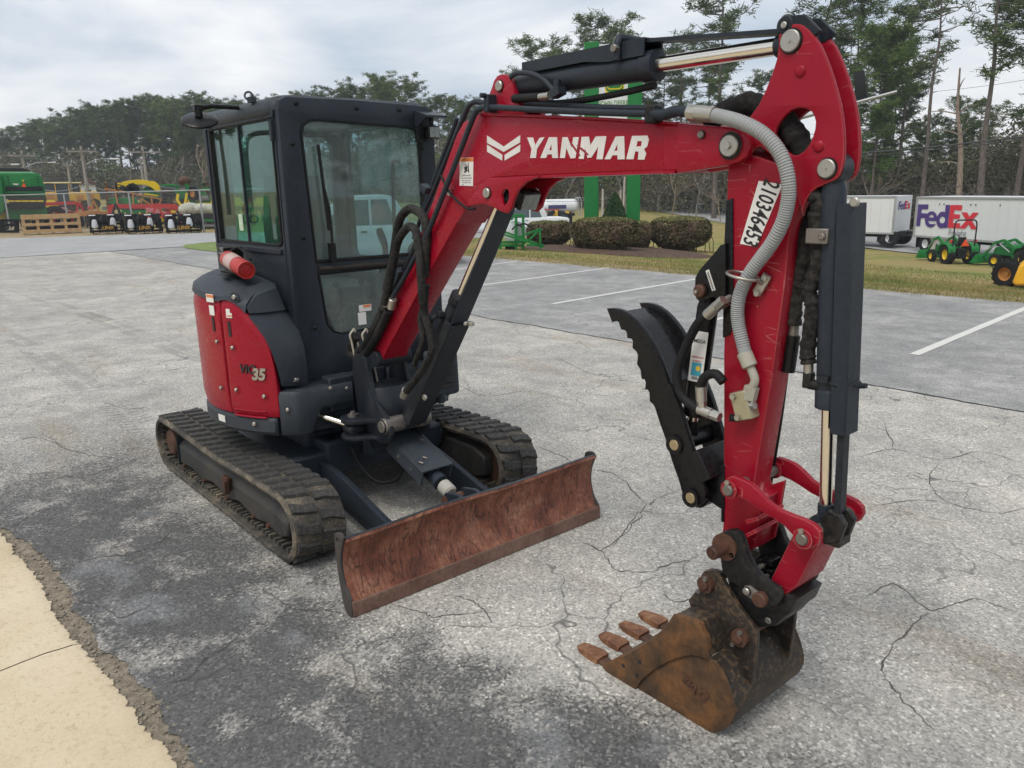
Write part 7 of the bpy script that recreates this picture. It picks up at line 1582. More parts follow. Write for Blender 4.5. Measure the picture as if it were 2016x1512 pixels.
# combine harvester, rear view
s = Spot(45, D=60); T = s.thing('combine_harvester', 'large green combine seen from behind at the left edge of the yard', 'combine')
box_px('rear_hood', JDG, T, s, [(-12, 341), (72, 341), (80, 345), (88, 368), (91, 392), (2, 392), (-12, 390)], -.6, 1.5, .05); box_px('roof', paint('light_green_roof', (.18, .42, .22), .4, .2), T, s, [(-12, 338), (62, 338), (79, 345), (-12, 346)], -.55, 1.6, .02); box_px('grain_tank', MBLK, T, s, [(-20, 331), (46, 331), (60, 336), (60, 340), (-20, 340)], .2, 2.0); box_px('side_shield', JDG, T, s, [(-25, 340), (2, 344), (8, 390), (10, 412), (2, 424), (-25, 425)], -1.0, 2.0, .15)
box_px('chaff_opening', MBLK, T, s, [(10, 367), (84, 367), (88, 390), (14, 390)], -.66, -.58, .01); box_px('cross_bar', JDG, T, s, [(12, 377), (86, 377), (86, 380), (12, 380)], -.72, -.67, .005); box_px('cross_bar', JDG, T, s, [(14, 383), (88, 383), (88, 386), (14, 386)], -.72, -.67, .005)
box_px('spreader', MBLK, T, s, [(14, 388), (92, 388), (92, 394), (86, 412), (20, 412)], -.7, .8, .05); box_px('lower_body', JDG, T, s, [(12, 408), (92, 408), (94, 432), (12, 432)], -.2, 1.4, .05)
for a in range(5): box_px('yellow_guard', JDY, T, s, [(15 + a * 14.4, 394.5), (28 + a * 14.4, 394.5), (28 + a * 14.4, 397.5), (15 + a * 14.4, 397.5)], -.82, -.72, .01)
for a in range(4):
    for sg in (0, 1): p = [(13 + a * 1.2, 347 + a * 6), (17 + a * 1.2, 347 + a * 6), (17 + a * 1.2, 348.6 + a * 6), (13 + a * 1.2, 348.6 + a * 6)]; box_px('vent', MBLK, T, s, [(x + sg * 58, y) for x, y in p], -.63, -.602, .004)
box_px('slow_vehicle_triangle', SMV, T, s, [(42, 368), (52, 368), (47, 359.5)], -.68, -.66, .004); box_px('yellow_decal', JDY, T, s, [(44, 354), (48, 354.5), (46, 357), (43, 357)], -.64, -.62, .003); box_px('white_decal', WHITE, T, s, [(24.5, 361.5), (37, 361.5), (35, 364.5), (27, 364)], -.64, -.62, .003)
p = s.L(2, 441); wheel(T, (p.x, .6, .9), .9, .5, (0, 1, 0), JDY, 16); wheel(T, (s.L(86, 441).x - .5, .6, .9), .9, .5, (0, 1, 0), JDY, 16)
# crate
s = Spot(102, 459.5); T = s.thing('wooden_crate', 'long open slatted wooden crate holding a black implement', 'crate'); x0, x1 = s.L(46, 459).x, s.L(162, 459).x; h = s.L(100, 422).z; dp = 1.1
for y in (0, dp):
    for za, zb_ in ((.06, .24), (h * .42, h * .56), (h - .24, h)): MB().box(((x0 + x1) / 2, y, (za + zb_) / 2), (x1 - x0, .03, zb_ - za)).build('slat', WOOD, T, 35, .004)
    for k in range(5): x = x0 + .07 + (x1 - x0 - .14) * k / 4; MB().box((x, y + (.032 if y == 0 else -.032), h / 2), (.15, .03, h)).build('upright', WOOD, T, 35, .004)
for y in (.2, .5, .8): 
    for x in (x0 + .02, x1 - .02): MB().box((x, y, h / 2), (.03, .14, h)).build('upright', WOOD, T, 35, .004)
MB().box(((x0 + x1) / 2, dp / 2, h * .22), (x1 - x0 - .3, dp - .3, h * .3)).build('crate_load', MBLK, T, 35, .03)
for k in range(4): x = x0 + .4 + k * (x1 - x0 - .6) / 4; MB().box((x + .2, dp / 2, h * .55), (.25, .3, .35)).build('load_bracket', MBLK, T, 35, .03)
s = Spot(14, 458.5); T = s.thing('steel_rack', 'black welded steel rack on the ground at the left edge', 'rack')
for a, b in (((-30, 434), (36, 434)), ((-30, 443), (32, 443)), ((-30, 456), (36, 456))): p, q = s.L(*a), s.L(*b); MB().beam(p, q, .2, .14).build('rail', MBLK, T, 35, .01)
for x in (-20, 4, 33): p, q = s.L(x, 433), s.L(x, 458); MB().beam(p, q, .25, .18, (0, 1, 0)).build('upright', MBLK, T, 35, .01)
# three grapples
def grapple(px0, px1, label, seed):
    rg = random.Random(seed); s = Spot((px0 + px1) / 2, 459); T = s.thing('grapple_bucket', label, 'grapple', 'black grapple buckets behind the fence'); x0, x1 = s.L(px0, 455).x, s.L(px1, 455).x; w = x1 - x0; h = s.L(px0, 420).z
    n = 5
    for k in range(n):
        x = x0 + w * (k + .5) / n; tn = [(0, 0), (.9, .02), (1.25, .12), (1.3, .2), (.9, .14), (.25, .14), (.16, .30), (.16, h * .75), (.35, h * .85), (.35, h * .92), (.1, h * .9), (0, h * .6)]; me = outline_mesh([tn], .05, .006); me.transform(Matrix(((0, 0, 1, x), (-1, 0, 0, .7), (0, 1, 0, 0), (0, 0, 0, 1)))); me.materials.clear(); me.materials.append(MBLK); obj('tine', me, T)
    for k in range(3):
        xa = x0 + w * (.02 + .335 * k); xb_ = xa + w * .29; plate('face_frame', MBLK, T, [[(xa, .05), (xa + .12, 0), (xb_ - .12, 0), (xb_, .05), (xb_, h * .7), (xb_ - .15, h * .92), (xa + .15, h * .92), (xa, h * .7)], rrect(xa + .14, h * .26, (xa + xb_) / 2 - .05, h * .60, .04), rrect((xa + xb_) / 2 + .05, h * .26, xb_ - .14, h * .60, .04)], -.30 + .1 * (k % 2), -.14 + .1 * (k % 2), 'Y', .02)
    for z, y in ((.10, .5), (h * .45, .62), (h * .88, .5)): MB().box((x0 + w / 2, y, z), (w, .1, .12)).build('cross_beam', MBLK, T, 35, .01)
    for k in (0, 1):
        xa = x0 + w * (.12 + .5 * k); xb_ = xa + w * .26
        lid = [(.0, h * .9), (-.5, h * .98), (-1.0, h * .70), (-1.05, h * .35), (-.95, h * .35), (-.9, h * .64), (-.48, h * .86), (0, h * .80)]
        for x in (xa, xb_): me = outline_mesh([[(-a - .0, b) for a, b in lid]], .05, .006); me.transform(Matrix(((0, 0, 1, x), (-1, 0, 0, .62), (0, 1, 0, 0), (0, 0, 0, 1)))); me.materials.clear(); me.materials.append(MBLK); obj('clamp_arm', me, T)
        MB().box(((xa + xb_) / 2, -.30, h * .62), (w * .28, .08, .14)).build('clamp_bar', MBLK, T, 35, .01); MB().cyl(((xa + xb_) / 2, .5, h * .6), ((xa + xb_) / 2, -.1, h * .95), .05, 10).build('clamp_cylinder', MBLK, T)
        mb = MB(); bx_, bz_ = xa + w * .05, h * (.50 + .06 * k); mb.loft([[(bx_ + dx * w_, -.36 + dy * .07, bz_ + z_) for dx, dy in ((-1, -1), (.2, -1.5), (1, -.8), (1.1, 1), (-.9, 1))] for z_, w_ in ((-.24, .10), (-.16, .16), (.05, .13), (.18, .10), (.22, .04))]); mb.build('plastic_bag', BAG, T, 60, .02)
        mb = MB(); mb.box((xa + .02, -.32, h * .9), (.34, .3, .05)); mb.build('pale_cap', WHT, T, 35, .02)
    p = (x0 + w * .52, -.62, .30); lay(text_mesh('LINX', .25, .01, .006, 0, 1.0), 'maker_lettering', flat('amber_letter', (.55, .30, .04), .5), T, p, (1, 0, 0), (0, 0, 1)); MB().box((x0 + w * .52, -.58, .28), (w * .36, .05, .36)).build('name_plate', MBLK, T, 35, .01)
grapple(176, 248, 'black grapple bucket with a red and a grey bag, left of the three', 1); grapple(246, 322, 'middle black grapple bucket of the three behind the fence', 2); grapple(326, 398, 'black grapple bucket with two white bags, nearest the cab', 3)
# red reach mower
s = Spot(300, D=56); T = s.thing('reach_mower', 'bright red reach mower with a long horizontal arm behind the grapples', 'mower')
def stroke(name, mat, T, s, pts, w, dy=0, th=.25, n=4):
    ps = smooth_path([s.L(a, b, dy) for a, b in pts], n); mb = MB(); rings = []
    for i, p in enumerate(ps):
        t = (ps[min(i + 1, len(ps) - 1)] - ps[max(i - 1, 0)]).normalized(); nr = Vector((-t.z, 0, t.x)); rings.append([p + nr * w / 2 + Vector((0, -th / 2, 0)), p + nr * w / 2 + Vector((0, th / 2, 0)), p - nr * w / 2 + Vector((0, th / 2, 0)), p - nr * w / 2 + Vector((0, -th / 2, 0))])
    mb.loft(rings); return mb.build(name, mat, T, 40, .02)
stroke('main_arm', MRED, T, s, [(222, 420), (217, 412), (221, 407), (240, 406.5), (300, 406.5), (340, 406), (350, 410)], .30); stroke('second_arm', MRED, T, s, [(342, 406), (338, 416), (334, 430), (328, 438)], .42, .1); stroke('tilt_link', PINK, T, s, [(287, 413), (310, 416), (332, 424)], .26, -.3); box_px('mower_head', MRED, T, s, [(355, 411), (364, 411), (362, 424), (358, 440), (350, 440)], -.3, .6); stroke('frame', MRED, T, s, [(325, 420), (345, 412), (352, 410)], .35, .3); box_px('motor', JDY, T, s, [(336, 414), (347, 415), (346, 419), (337, 420)], -.45, -.2); stroke('hose_bundle', MBLK, T, s, [(226, 411), (260, 412), (286, 412)], .08, -.25, .1); stroke('arm_joint', MRED, T, s, [(217, 418), (218, 424), (222, 424)], .35)
# red tractor with faded roof
s = Spot(120, D=62); T = s.thing('red_tractor', 'small red tractor with a faded pink canopy behind the crate', 'tractor'); box_px('canopy', PINK, T, s, [(103, 412), (107, 409), (132, 409), (135, 412), (134, 413.5), (104, 413.5)], -.7, .9); box_px('cab_glass', DGLASS, T, s, [(105, 413.5), (132, 413.5), (131, 428), (107, 428)], -.5, .7, .01); box_px('engine_hood', MRED, T, s, [(134, 415), (150, 416), (152, 428), (132, 430)], -.4, .5, .06)
for x in (106, 132): p, q = s.L(x, 412, -.6), s.L(x + (1 if x < 110 else -1), 430, -.6); MB().beam(p, q, .07, .07, (0, 1, 0)).build('canopy_post', WHT, T)
for x, r_ in ((112, .7), (148, .5)): wheel(T, (s.L(x, 440).x, -.6, r_), r_, .35, (0, 1, 0), MRED, 12)
s = Spot(150, D=66); T = s.thing('flatbed_implement', 'orange topped implement deck with red spindle covers behind the crate', 'implement'); box_px('deck', ORRUST, T, s, [(132, 417), (200, 415), (203, 420), (132, 422)], -1.0, 1.2); box_px('skirt', MBLK, T, s, [(130, 422), (206, 420), (206, 436), (130, 438)], -.9, 1.1); box_px('spindle_cover', MRED, T, s, [(174, 406), (184, 406), (187, 412), (172, 412)], -.3, .5, .05)
stroke('drawbar', MRED, T, s, [(86, 402), (110, 401), (140, 400), (152, 400)], .22, -.5); stroke('wheel_hoop', RUST_DARK, T, s, [(150, 410), (153, 397), (158, 394), (165, 398), (168, 410)], .07, -.5, .1)
# yellow earthmovers far behind
def dozer(px, base, D, label, seed, flip=1):
    s = Spot(px, D=D); T = s.thing('earthmover', label, 'earthmover', 'yellow earthmovers at the back of the yard'); rg = random.Random(seed); f = flip
    MB().box((0, .8, .5), (3.4, 2.0, .7)).build('undercarriage', MBLK, T, 35, .15); mb = MB(); mb.prism([(-1.8 * f, .8), (-1.8 * f, 1.75), (-1.5 * f, 1.95), (.2 * f, 2.0), (.2 * f, .8)], 0, 1.6); mb.build('engine_hood', CATY, T, 35, .08); mb = MB(); mb.prism([(.1 * f, .8), (.1 * f, 2.85), (1.35 * f, 2.85), (1.5 * f, .8)], .1, 1.5); cb = mb.build('cab', DGLASS, T, 35, .04)
    for x in (.12, 1.38):
        for y in (.12, 1.48): MB().box((x * f, y, 1.9), (.1, .1, 2.0)).build('cab_pillar', CATY, cb)
    MB().box((.72 * f, .8, 2.95), (1.6, 1.75, .16)).build('cab_roof', paint('cream_roof', (.72, .60, .34), .5), cb, 35, .05); MB().box((-.8 * f, -.02, 1.4), (.7, .05, .5)).build('grille', ORRUST, T, 35, .02)
    mb = MB(); mb.beam((1.4 * f, -.1, .9), (2.5 * f, -.1, .5), .16, .25); mb.beam((1.4 * f, 1.7, .9), (2.5 * f, 1.7, .5), .16, .25); mb.build('push_arm', CATY, T, 35, .02); plate('blade', CATY, T, [[(2.45 * f, .1), (2.6 * f, .1), (2.5 * f, .6), (2.62 * f, 1.1), (2.45 * f, 1.1), (2.36 * f, .6)]], -.7, 2.4, 'Y', .02)
    for x in (-1.2, 0, 1.2): wheel(T, (x, -.1, .55), .55, .4, (0, 1, 0), CATY)
dozer(106, 408, 112, 'yellow earthmover leftmost in the group, beside the green combine', 1); dozer(134, 408, 104, 'yellow earthmover with cream roof, second of the group', 2, 1); dozer(158, 408, 98, 'yellow earthmover nearest the lamp pole, third of the group', 3, -1); dozer(180, 406, 106, 'yellow earthmover behind the lamp pole on the right of the group', 4, -1)
# forage spout, harvester body
s = Spot(275, D=64); T = s.thing('forage_harvester', 'green forage harvester with long yellow curved spout', 'harvester'); stroke('spout', JDY, T, s, [(229, 367), (245, 362.5), (262, 359.5), (284, 359), (298, 364), (314, 376)], .34, 0, .4); stroke('spout_hood', JDY, T, s, [(296, 361), (304, 362), (312, 370)], .3, .1, .5); box_px('body', JDG, T, s, [(281, 372), (288, 367), (302, 368), (316, 378), (314, 392), (284, 391)], 0, 1.8, .1); box_px('yellow_stripe', JDY, T, s, [(284, 380), (312, 384), (312, 387), (284, 383)], -.04, -.005, .004); box_px('front_glass', DGLASS, T, s, [(286, 369), (300, 370), (302, 373), (287, 372)], -.04, -.005, .004)
wheel(T, (s.L(262, 376, -.6).x, -.6, s.L(262, 373, -.6).z), .42, .35, (.5, 1, .2), TYRE, 10, 'spare_tyre'); wheel(T, (s.L(247, 375, -.5).x, -.5, s.L(247, 375, -.5).z), .40, .3, (1, .2, .9), TYRE, 10, 'spare_tyre'); wheel(T, (s.L(296, 400).x, .3, .9), .9, .5, (0, 1, 0), JDY, 14); box_px('feeder', WHT, T, s, [(236, 374), (280, 381), (280, 384), (238, 379)], -.3, .3)
# disc harrows standing folded
def harrow(px, ytop, ybase, n, lean, label, mat, D, grp='folded disc harrows'):
    s = Spot(px, D=D); T = s.thing('disc_harrow', label, 'harrow', grp); a, b = s.L(px, ytop), s.L(px + lean, ybase); MB().beam(b, a, .14, .14, (0, 1, 0)).build('gang_beam', mat, T, 35, .01)
    d = (a - b).normalized(); e = Vector((0, 1, 0)); g = d.cross(e)
    for k in range(n):
        c = b.lerp(a, (k + .5) / n) + Vector((.12, -.12, 0)); rg_ = []
        for r_, z in ((.001, .05), (.16, .035), (.29, -.01), (.30, -.02), (.285, -.025), (.15, .02), (.001, .035)): rg_.append([c + (e * math.cos(2 * math.pi * q / 16) + g * math.sin(2 * math.pi * q / 16)) * r_ + d * z for q in range(16)])
        mb = MB(); mb.loft(rg_, True, False); mb.build('disc', RUST_DARK if k % 3 else MBLK, T, 40)
    p = s.L(px + lean, ybase); MB().beam(p, Vector((p.x, .6, 0)), .14, .14, (1, 0, 0)).build('leg', mat, T)
harrow(228, 357, 402, 9, 4, 'folded disc harrow with black discs at the end of the yellow spout', MBLK, 60); harrow(209, 358, 405, 7, 3, 'brown folded disc harrow beside the lamp pole', ORRUST, 62); harrow(322, 372, 402, 6, 3, 'short stack of dark harrow discs right of the grey pole', MBLK, 58); harrow(334, 370, 402, 7, 4, 'second stack of dark harrow discs beside the yellow tines', MBLK, 57); harrow(398, 356, 408, 9, 22, 'leaning green disc harrow wing near the cab mirror', JDG, 55)
# orange frame implement
s = Spot(265, D=58); T = s.thing('orange_frame', 'orange tubular implement frame above the red mower arm', 'implement')
for a, b in (((226, 372), (232, 404)), ((205, 372), (232, 376)), ((235, 376), (318, 392)), ((278, 390), (278, 404)), ((298, 390), (300, 404)), ((278, 391), (298, 404)), ((262, 382), (262, 404)), ((318, 392), (312, 406))): MB().beam(s.L(*a), s.L(*b), .10, .12, (0, 1, 0)).build('tube', ORRUST, T, 35, .01)
# green folded implement with wheel, yellow tines, camo tarp
s = Spot(375, D=53); T = s.thing('folding_cultivator', 'green folded cultivator with a wheel high up, beside the cab mirror post', 'implement')
for a, b, w in (((346, 378), (400, 375), .26), ((366, 360), (371, 376), .3), ((376, 376), (396, 430), .28), ((392, 372), (424, 408), .26), ((388, 396), (424, 396), .2), ((370, 385), (395, 428), .2), ((350, 370), (346, 380), .3), ((400, 372), (420, 374), .2)): MB().beam(s.L(*a), s.L(*b), .2, w, (0, 1, 0)).build('frame_beam', JDG, T, 35, .02)
p = s.L(381, 381, -.4); wheel(T, p, .42, .24, (.75, .6, 0), ORRUST, 0, 'gauge_wheel'); stroke('yellow_tine', JDY, T, s, [(351, 382), (349, 392), (354, 401), (360, 406)], .16, -.3, .1); stroke('yellow_tine', JDY, T, s, [(368, 380), (366, 392), (363, 406)], .14, -.3, .1); box_px('tool_bag', MGRY, T, s, [(386, 390), (400, 385), (410, 386), (412, 394), (388, 396)], -.4, .2, .1); mb = MB(); p = s.L(363, 356); mb.sphere(p, .35, 12, 8, (1, .6, .8)); mb.build('seed_pod', RUST_DARK, T, 40)
s = Spot(385, D=50); T = s.thing('covered_implement', 'implement half covered by a camouflage tarp behind the last grapple', 'implement'); mb = MB()
for (x, y, r_, sc_) in ((374, 412, .55, (1.2, .8, .7)), (400, 412, .6, (1.6, .8, .55)), (420, 414, .5, (1.4, .8, .5))): mb.sphere(s.L(x, y), r_, 14, 9, sc_)
mb.build('camo_tarp', CAMO, T, 50); box_px('green_chute', JDG, T, s, [(396, 418), (428, 415), (428, 432), (404, 432)], -.1, .9); 
for x in (402, 412, 424): wheel(T, (s.L(x, 452).x, -.2, .45), .45, .25, (0, 1, 0), MGRY)
for z in (434, 444): MB().beam(s.L(398, z, -.3), s.L(430, z, -.3), .12, .12).build('rail', JDG if z == 434 else MGRY, T)
s = Spot(352, D=72); T = s.thing('green_tractor_cab', 'green tractor cab with glass sides behind the harrow discs', 'tractor'); box_px('cab', DGLASS, T, s, [(318, 366), (350, 366), (350, 392), (320, 392)], 0, 1.6, .03); box_px('roof', JDG, T, s, [(316, 363), (340, 362), (356, 366), (354, 368), (317, 367)], -.1, 1.7, .03); box_px('hood', JDG, T, s, [(350, 378), (372, 380), (372, 396), (350, 396)], .2, 1.4, .08)
for x in (326, 366): wheel(T, (s.L(x, 410).x, -.1, .8), .8, .5, (0, 1, 0), JDY, 14)
# more implements packed into the yard, each different
def implement(px, D, label, mat, mat2, seed, w=2.6, hh=1.5, disc=False):
    rg = random.Random(seed); s = Spot(px, D=D); T = s.thing('farm_implement', label, 'implement', 'farm implements crowded in the yard')
    for z, y in ((hh * .55, 0), (hh * .62, .8)): MB().box((0, y, z), (w, .14, .14)).build('toolbar', mat, T, 35, .01)
    MB().beam((-.2, .4, hh * .6), (.1, .4, hh * 1.15), .12, .16, (0, 1, 0)).build('mast', mat, T, 35, .01); MB().beam((.35, .4, hh * .6), (.1, .4, hh * 1.15), .12, .12, (0, 1, 0)).build('mast', mat, T, 35, .01)
    n = int(w / .38)
    for k in range(n):
        x = -w / 2 + .2 + k * (w - .4) / max(1, n - 1)
        if disc: wheel(T, (x, -.1, .28), .28, .06, (1, .25, 0), RUST_DARK, 0, 'disc')
        else: mb = MB(); mb.tube(smooth_path([(x, 0, hh * .55), (x + .05, -.28, hh * .45), (x, -.22, .18), (x, -.05, .0)], 4), .035, 6); mb.build('shank', mat2, T, 60)
    for sg in (-1, 1): wheel(T, (sg * w * .42, .5, .34), .34, .2, (0, 1, 0), mat2, 0)
    mb = MB(); mb.prism([(-w * .4, hh * .7), (w * .4, hh * .7), (w * .32, hh * 1.02), (-w * .32, hh * 1.02)], .3, .75)
    if seed % 2: mb.build('hopper', mat2, T, 35, .04)
for args in ((58, 66, 'red cultivator half hidden between combine and crate', MRED, MBLK, 1, 2.4, 1.5), (96, 72, 'green planter with yellow boxes behind the faded tractor', JDG, JDY, 3, 3.0, 1.6), (168, 60, 'red tillage tool behind the crate end', MRED, MGRY, 2, 2.6, 1.4), (196, 58, 'brown disc tool beside the lamp pole foot', ORRUST, RUST_DARK, 4, 2.2, 1.5, True), (238, 54, 'black toolbar with shanks behind the first grapple', MBLK, RUST_DARK, 6, 2.4, 1.3), (256, 70, 'grey seed drill under the yellow spout', MGRY, JDG, 5, 3.0, 1.7), (292, 60, 'green cultivator behind the red mower arm', JDG, JDY, 8, 2.6, 1.6), (318, 53, 'red frame cultivator between the grapples', MRED, MBLK, 10, 2.0, 1.3), (345, 62, 'green disc tool left of the yellow tines', JDG, RUST_DARK, 12, 2.4, 1.7, True), (412, 60, 'green planter with hopper next to the cab pillar', JDG, JDY, 7, 2.8, 1.9), (428, 52, 'yellow and green rake close behind the cab mirror post', JDY, JDG, 14, 2.4, 1.6), (455, 58, 'green drill seen through the cab side glass', JDG, JDY, 9, 3.0, 1.8), (500, 62, 'red implement seen through the cab side glass', MRED, MBLK, 16, 2.8, 1.6), (540, 60, 'yellow topped planter seen through the cab side glass', JDG, JDY, 11, 2.8, 1.8)): implement(*args)
# small white house far left in the wood
s = Spot(172, D=128); T = s.thing('white_house', 'small white house among the trees at the back of the yard', 'house'); a, b = s.L(158, 378), s.L(190, 378); MB().box(((a.x + b.x) / 2, 2, 1.3), (b.x - a.x, 4, 2.8)).build('wall', WHT, T); mb = MB(); mb.prism([(a.x - .3, 2.6), (b.x + .3, 2.6), ((a.x + b.x) / 2, 3.9)], -.3, 4.3); mb.build('roof', flat('brown_roof', (.12, .07, .055), .9), T); MB().box((a.x + 1.0, -.02, 1.5), (.8, .06, 1.0)).build('window', DGLASS, T)
s = Spot(150, D=135)
# grass blades along the lot margin and lawn
BLADE = mk_leaf('grass_blades', [(.36, (.30, .235, .11)), (.48, (.24, .22, .085)), (.60, (.13, .18, .05))], .35, 0)
rg = random.Random(77); mb = MB()
for i in range(42000):
    px = rg.uniform(880, 2040); t = rg.random() ** 1.6; Y_ = 11.38 + t * 14; d = ray(px, 560); tt = (Y_ - CAMPOS.y) / d.y; x = CAMPOS.x + d.x * tt + rg.gauss(0, .2); y = Y_ + rg.gauss(0, .1)
    if y < 11.42 + rag(x, .16, .8, 31) and rg.random() < .85: continue
    z = terrain(x, y); h = rg.uniform(.03, .085) * (1.5 if mnoise.noise(Vector((x * .35, y * .35, 3))) > .15 else .8); a = rg.uniform(0, 6.28); w = .006 + .004 * t; k = len(mb.v); lx, ly = rg.gauss(0, h * .5), rg.gauss(0, h * .5)
    mb.v += [Vector((x - w * math.cos(a), y - w * math.sin(a), z)), Vector((x + w * math.cos(a), y + w * math.sin(a), z)), Vector((x + lx, y + ly, z + h))]; mb.f.append((k, k + 1, k + 2))
o = mb.build('lawn_grass', BLADE, None, 0); tag(o, 'short dry and green grass of the lawn beyond the parking stalls', 'grass', None, 'stuff')
NEEDLE = mk_leaf('pine_needles', [(.35, (.068, .098, .038)), (.5, (.10, .140, .052)), (.66, (.15, .19, .075))])
NEEDLE2 = mk_leaf('pine_needles_light', [(.35, (.06, .10, .03)), (.5, (.095, .15, .04)), (.66, (.14, .20, .065))])
BARK = mk_bark('pine_bark', (.075, .058, .048), (.17, .14, .12)); BARKG = mk_bark('grey_bark', (.12, .11, .10), (.26, .24, .22)); BARKD = mk_bark('dead_wood', (.17, .12, .085), (.33, .26, .20))
rnd = random.Random(11)
def tuft(mb, c, r_, n, el=.55, w=.10, rg=rnd):
    for _ in range(n):
        d = Vector((rg.gauss(0, 1), rg.gauss(0, 1), rg.gauss(0, 1) * el + .25)); d.normalize()
        s_ = Vector((rg.gauss(0, 1), rg.gauss(0, 1), rg.gauss(0, 1))).cross(d); s_.normalize()
        o = c + Vector((rg.gauss(0, .35), rg.gauss(0, .35), rg.gauss(0, .22))) * r_; L_ = r_ * rg.uniform(.55, 1.1)
        k = len(mb.v); mb.v += [o - s_ * w * .5, o + s_ * w * .5, o + d * L_ + s_ * w * .2, o + d * L_ - s_ * w * .2]; mb.f.append((k, k + 1, k + 2, k + 3))
def pine_proto(H, c0, spread, nl, seed, dens=1.0, lean=0.0, flat_top=.5, needle=NEEDLE, bare=0.0):
    rg = random.Random(seed); tr = MB(); cr_ = MB()
    pts = []; x = y = 0
    for k in range(9):
        t = k / 8; pts.append(Vector((lean * t * t * H + rg.gauss(0, .012) * H * t * .5, rg.gauss(0, .012) * H * t * .5, H * t)))
    tr.tube(smooth_path(pts, 3), [max(.03, .021 * H * (1 - .85 * (i / 24)) * .5) for i in range(25)], 8)
    def axis_at(t): i = min(int(t * 8), 7); return pts[i].lerp(pts[i + 1], t * 8 - i)
    for k in range(nl):
        t = c0 + (1 - c0) * ((k + rg.random()) / nl) ** .85; a = rg.uniform(0, 2 * math.pi) + k * 2.4
        u = (t - c0) / (1 - c0); prof = math.sin(math.pi * min(1, .22 + .78 * (1 - u) ** .8) * .9 + .25) ** .7
        Lb = spread * prof * rg.uniform(.55, 1.15) * (1.0 if u < .85 else .7)
        b0 = axis_at(t); dirv = Vector((math.cos(a), math.sin(a), rg.uniform(-.05, .35))); e1 = b0 + dirv * Lb * .55 + Vector((0, 0, -.04 * Lb)); e2 = b0 + dirv * Lb + Vector((0, 0, .16 * Lb))
        tr.tube([b0, e1, e2], [.05 + .008 * Lb, .035, .012], 5)
        if rg.random() < bare: continue
        m = int((3 + Lb * 2.6) * dens)
        for j in range(m):
            s_ = rg.uniform(.30, 1.05); p = (b0.lerp(e1, s_ / .55) if s_ < .55 else e1.lerp(e2, (s_ - .55) / .45)) + Vector((rg.gauss(0, .16), rg.gauss(0, .16), rg.gauss(0.1, .13))) * (Lb * .55 + .4)
            tuft(cr_, p, rg.uniform(.38, .62), int(15 * dens) + 4, .55, .085, rg)
    for j in range(int(6 * dens)): tuft(cr_, axis_at(1) + Vector((rg.gauss(0, .5), rg.gauss(0, .5), rg.gauss(-.2, .5))), .5, 18, .6, .085, rg)
    return tr.mesh('trunk', BARK, 60), cr_.mesh('crown', needle, 0), H
def bare_proto(H, seed, bark, twigs=True, levels=3):
    rg = random.Random(seed); tr = MB()
    def grow(p, d, L_, r_, lv):
        q = p + d * L_ * .5 + Vector((rg.gauss(0, .05), rg.gauss(0, .05), .02)) * L_; e = q + (d + Vector((rg.gauss(0, .16), rg.gauss(0, .16), .1))).normalized() * L_ * .5
        tr.tube([p, q, e], [r_, r_ * .8, r_ * .55], 5 if lv else 7)
        if lv >= levels: return
        for _ in range(rg.randint(3, 4)):
            dd = (d * .9 + Vector((rg.gauss(0, .6), rg.gauss(0, .6), rg.gauss(.15, .3)))).normalized(); s_ = rg.uniform(.45, 1); o = p.lerp(q, s_ * 2) if s_ < .5 else q.lerp(e, s_ * 2 - 1)
            grow(o, dd, L_ * rg.uniform(.5, .72), r_ * .5, lv + 1)
    grow(Vector((0, 0, 0)), Vector((0, 0, 1)), H * .55, .012 * H, 0)
    return tr.mesh('trunk', bark, 60), None, H
PROTO = [pine_proto(22, .42, 3.6, 34, 1, 1.1), pine_proto(22, .50, 3.2, 28, 2, 1.0), pine_proto(22, .36, 4.2, 40, 3, 1.15), pine_proto(22, .55, 3.0, 24, 4, .9, .02), pine_proto(22, .30, 4.6, 46, 5, 1.25), pine_proto(22, .25, 5.2, 60, 6, 1.5, needle=NEEDLE2), pine_proto(22, .62, 3.0, 22, 8, .55, -.01, bare=.5)]
BARE = [bare_proto(14, 21, BARKG), bare_proto(12, 22, BARKG), bare_proto(13, 23, BARKD)]
def plant(px, top, D, proto, label, group=None, name='pine_tree', rz=None, wide=1.0, dz=0):
    q = atD(px, top, D); z0 = terrain(q.x, q.y) - .1 + dz; h = q.z - z0; s_ = h / proto[2]
    t = thing(name, label, 'tree', (q.x, q.y, z0), rz if rz is not None else rnd.uniform(0, 6.28), group); t.scale = (s_ * wide, s_ * wide, s_)
    obj('trunk', proto[0], t)
    if proto[1] is not None: obj('crown', proto[1], t)
    return t
SKY_L = lerp_tab([(-80, 262), (0, 262), (60, 240), (100, 222), (150, 212), (210, 203), (260, 198), (300, 190), (335, 200), (385, 180), (430, 200), (470, 195)])
GL = 'pines of the far wood behind the equipment yard'
for k in range(40):
    px = -70 + k * 13.4 + rnd.uniform(-5, 5); D = 215 - (px + 70) * .135 + rnd.uniform(-12, 12)
    plant(px, SKY_L(px) + abs(rnd.gauss(0, 9)), D, PROTO[rnd.randrange(5)], 'pine in the long wood on the left, behind the fenced equipment yard', GL, wide=1.15)
for k in range(26):
    px = -70 + k * 20 + rnd.uniform(-8, 8); D = 240 - (px + 70) * .12 + rnd.uniform(-12, 12)
    plant(px, SKY_L(px) + rnd.uniform(8, 45), D, PROTO[rnd.randrange(5)], 'pine in the long wood on the left, behind the fenced equipment yard', GL, wide=1.25)
SKY_M = lerp_tab([(440, 200), (560, 195), (625, 168), (690, 168), (735, 146), (770, 160), (800, 150), (835, 175), (880, 178), (905, 200), (960, 215), (1000, 200)])
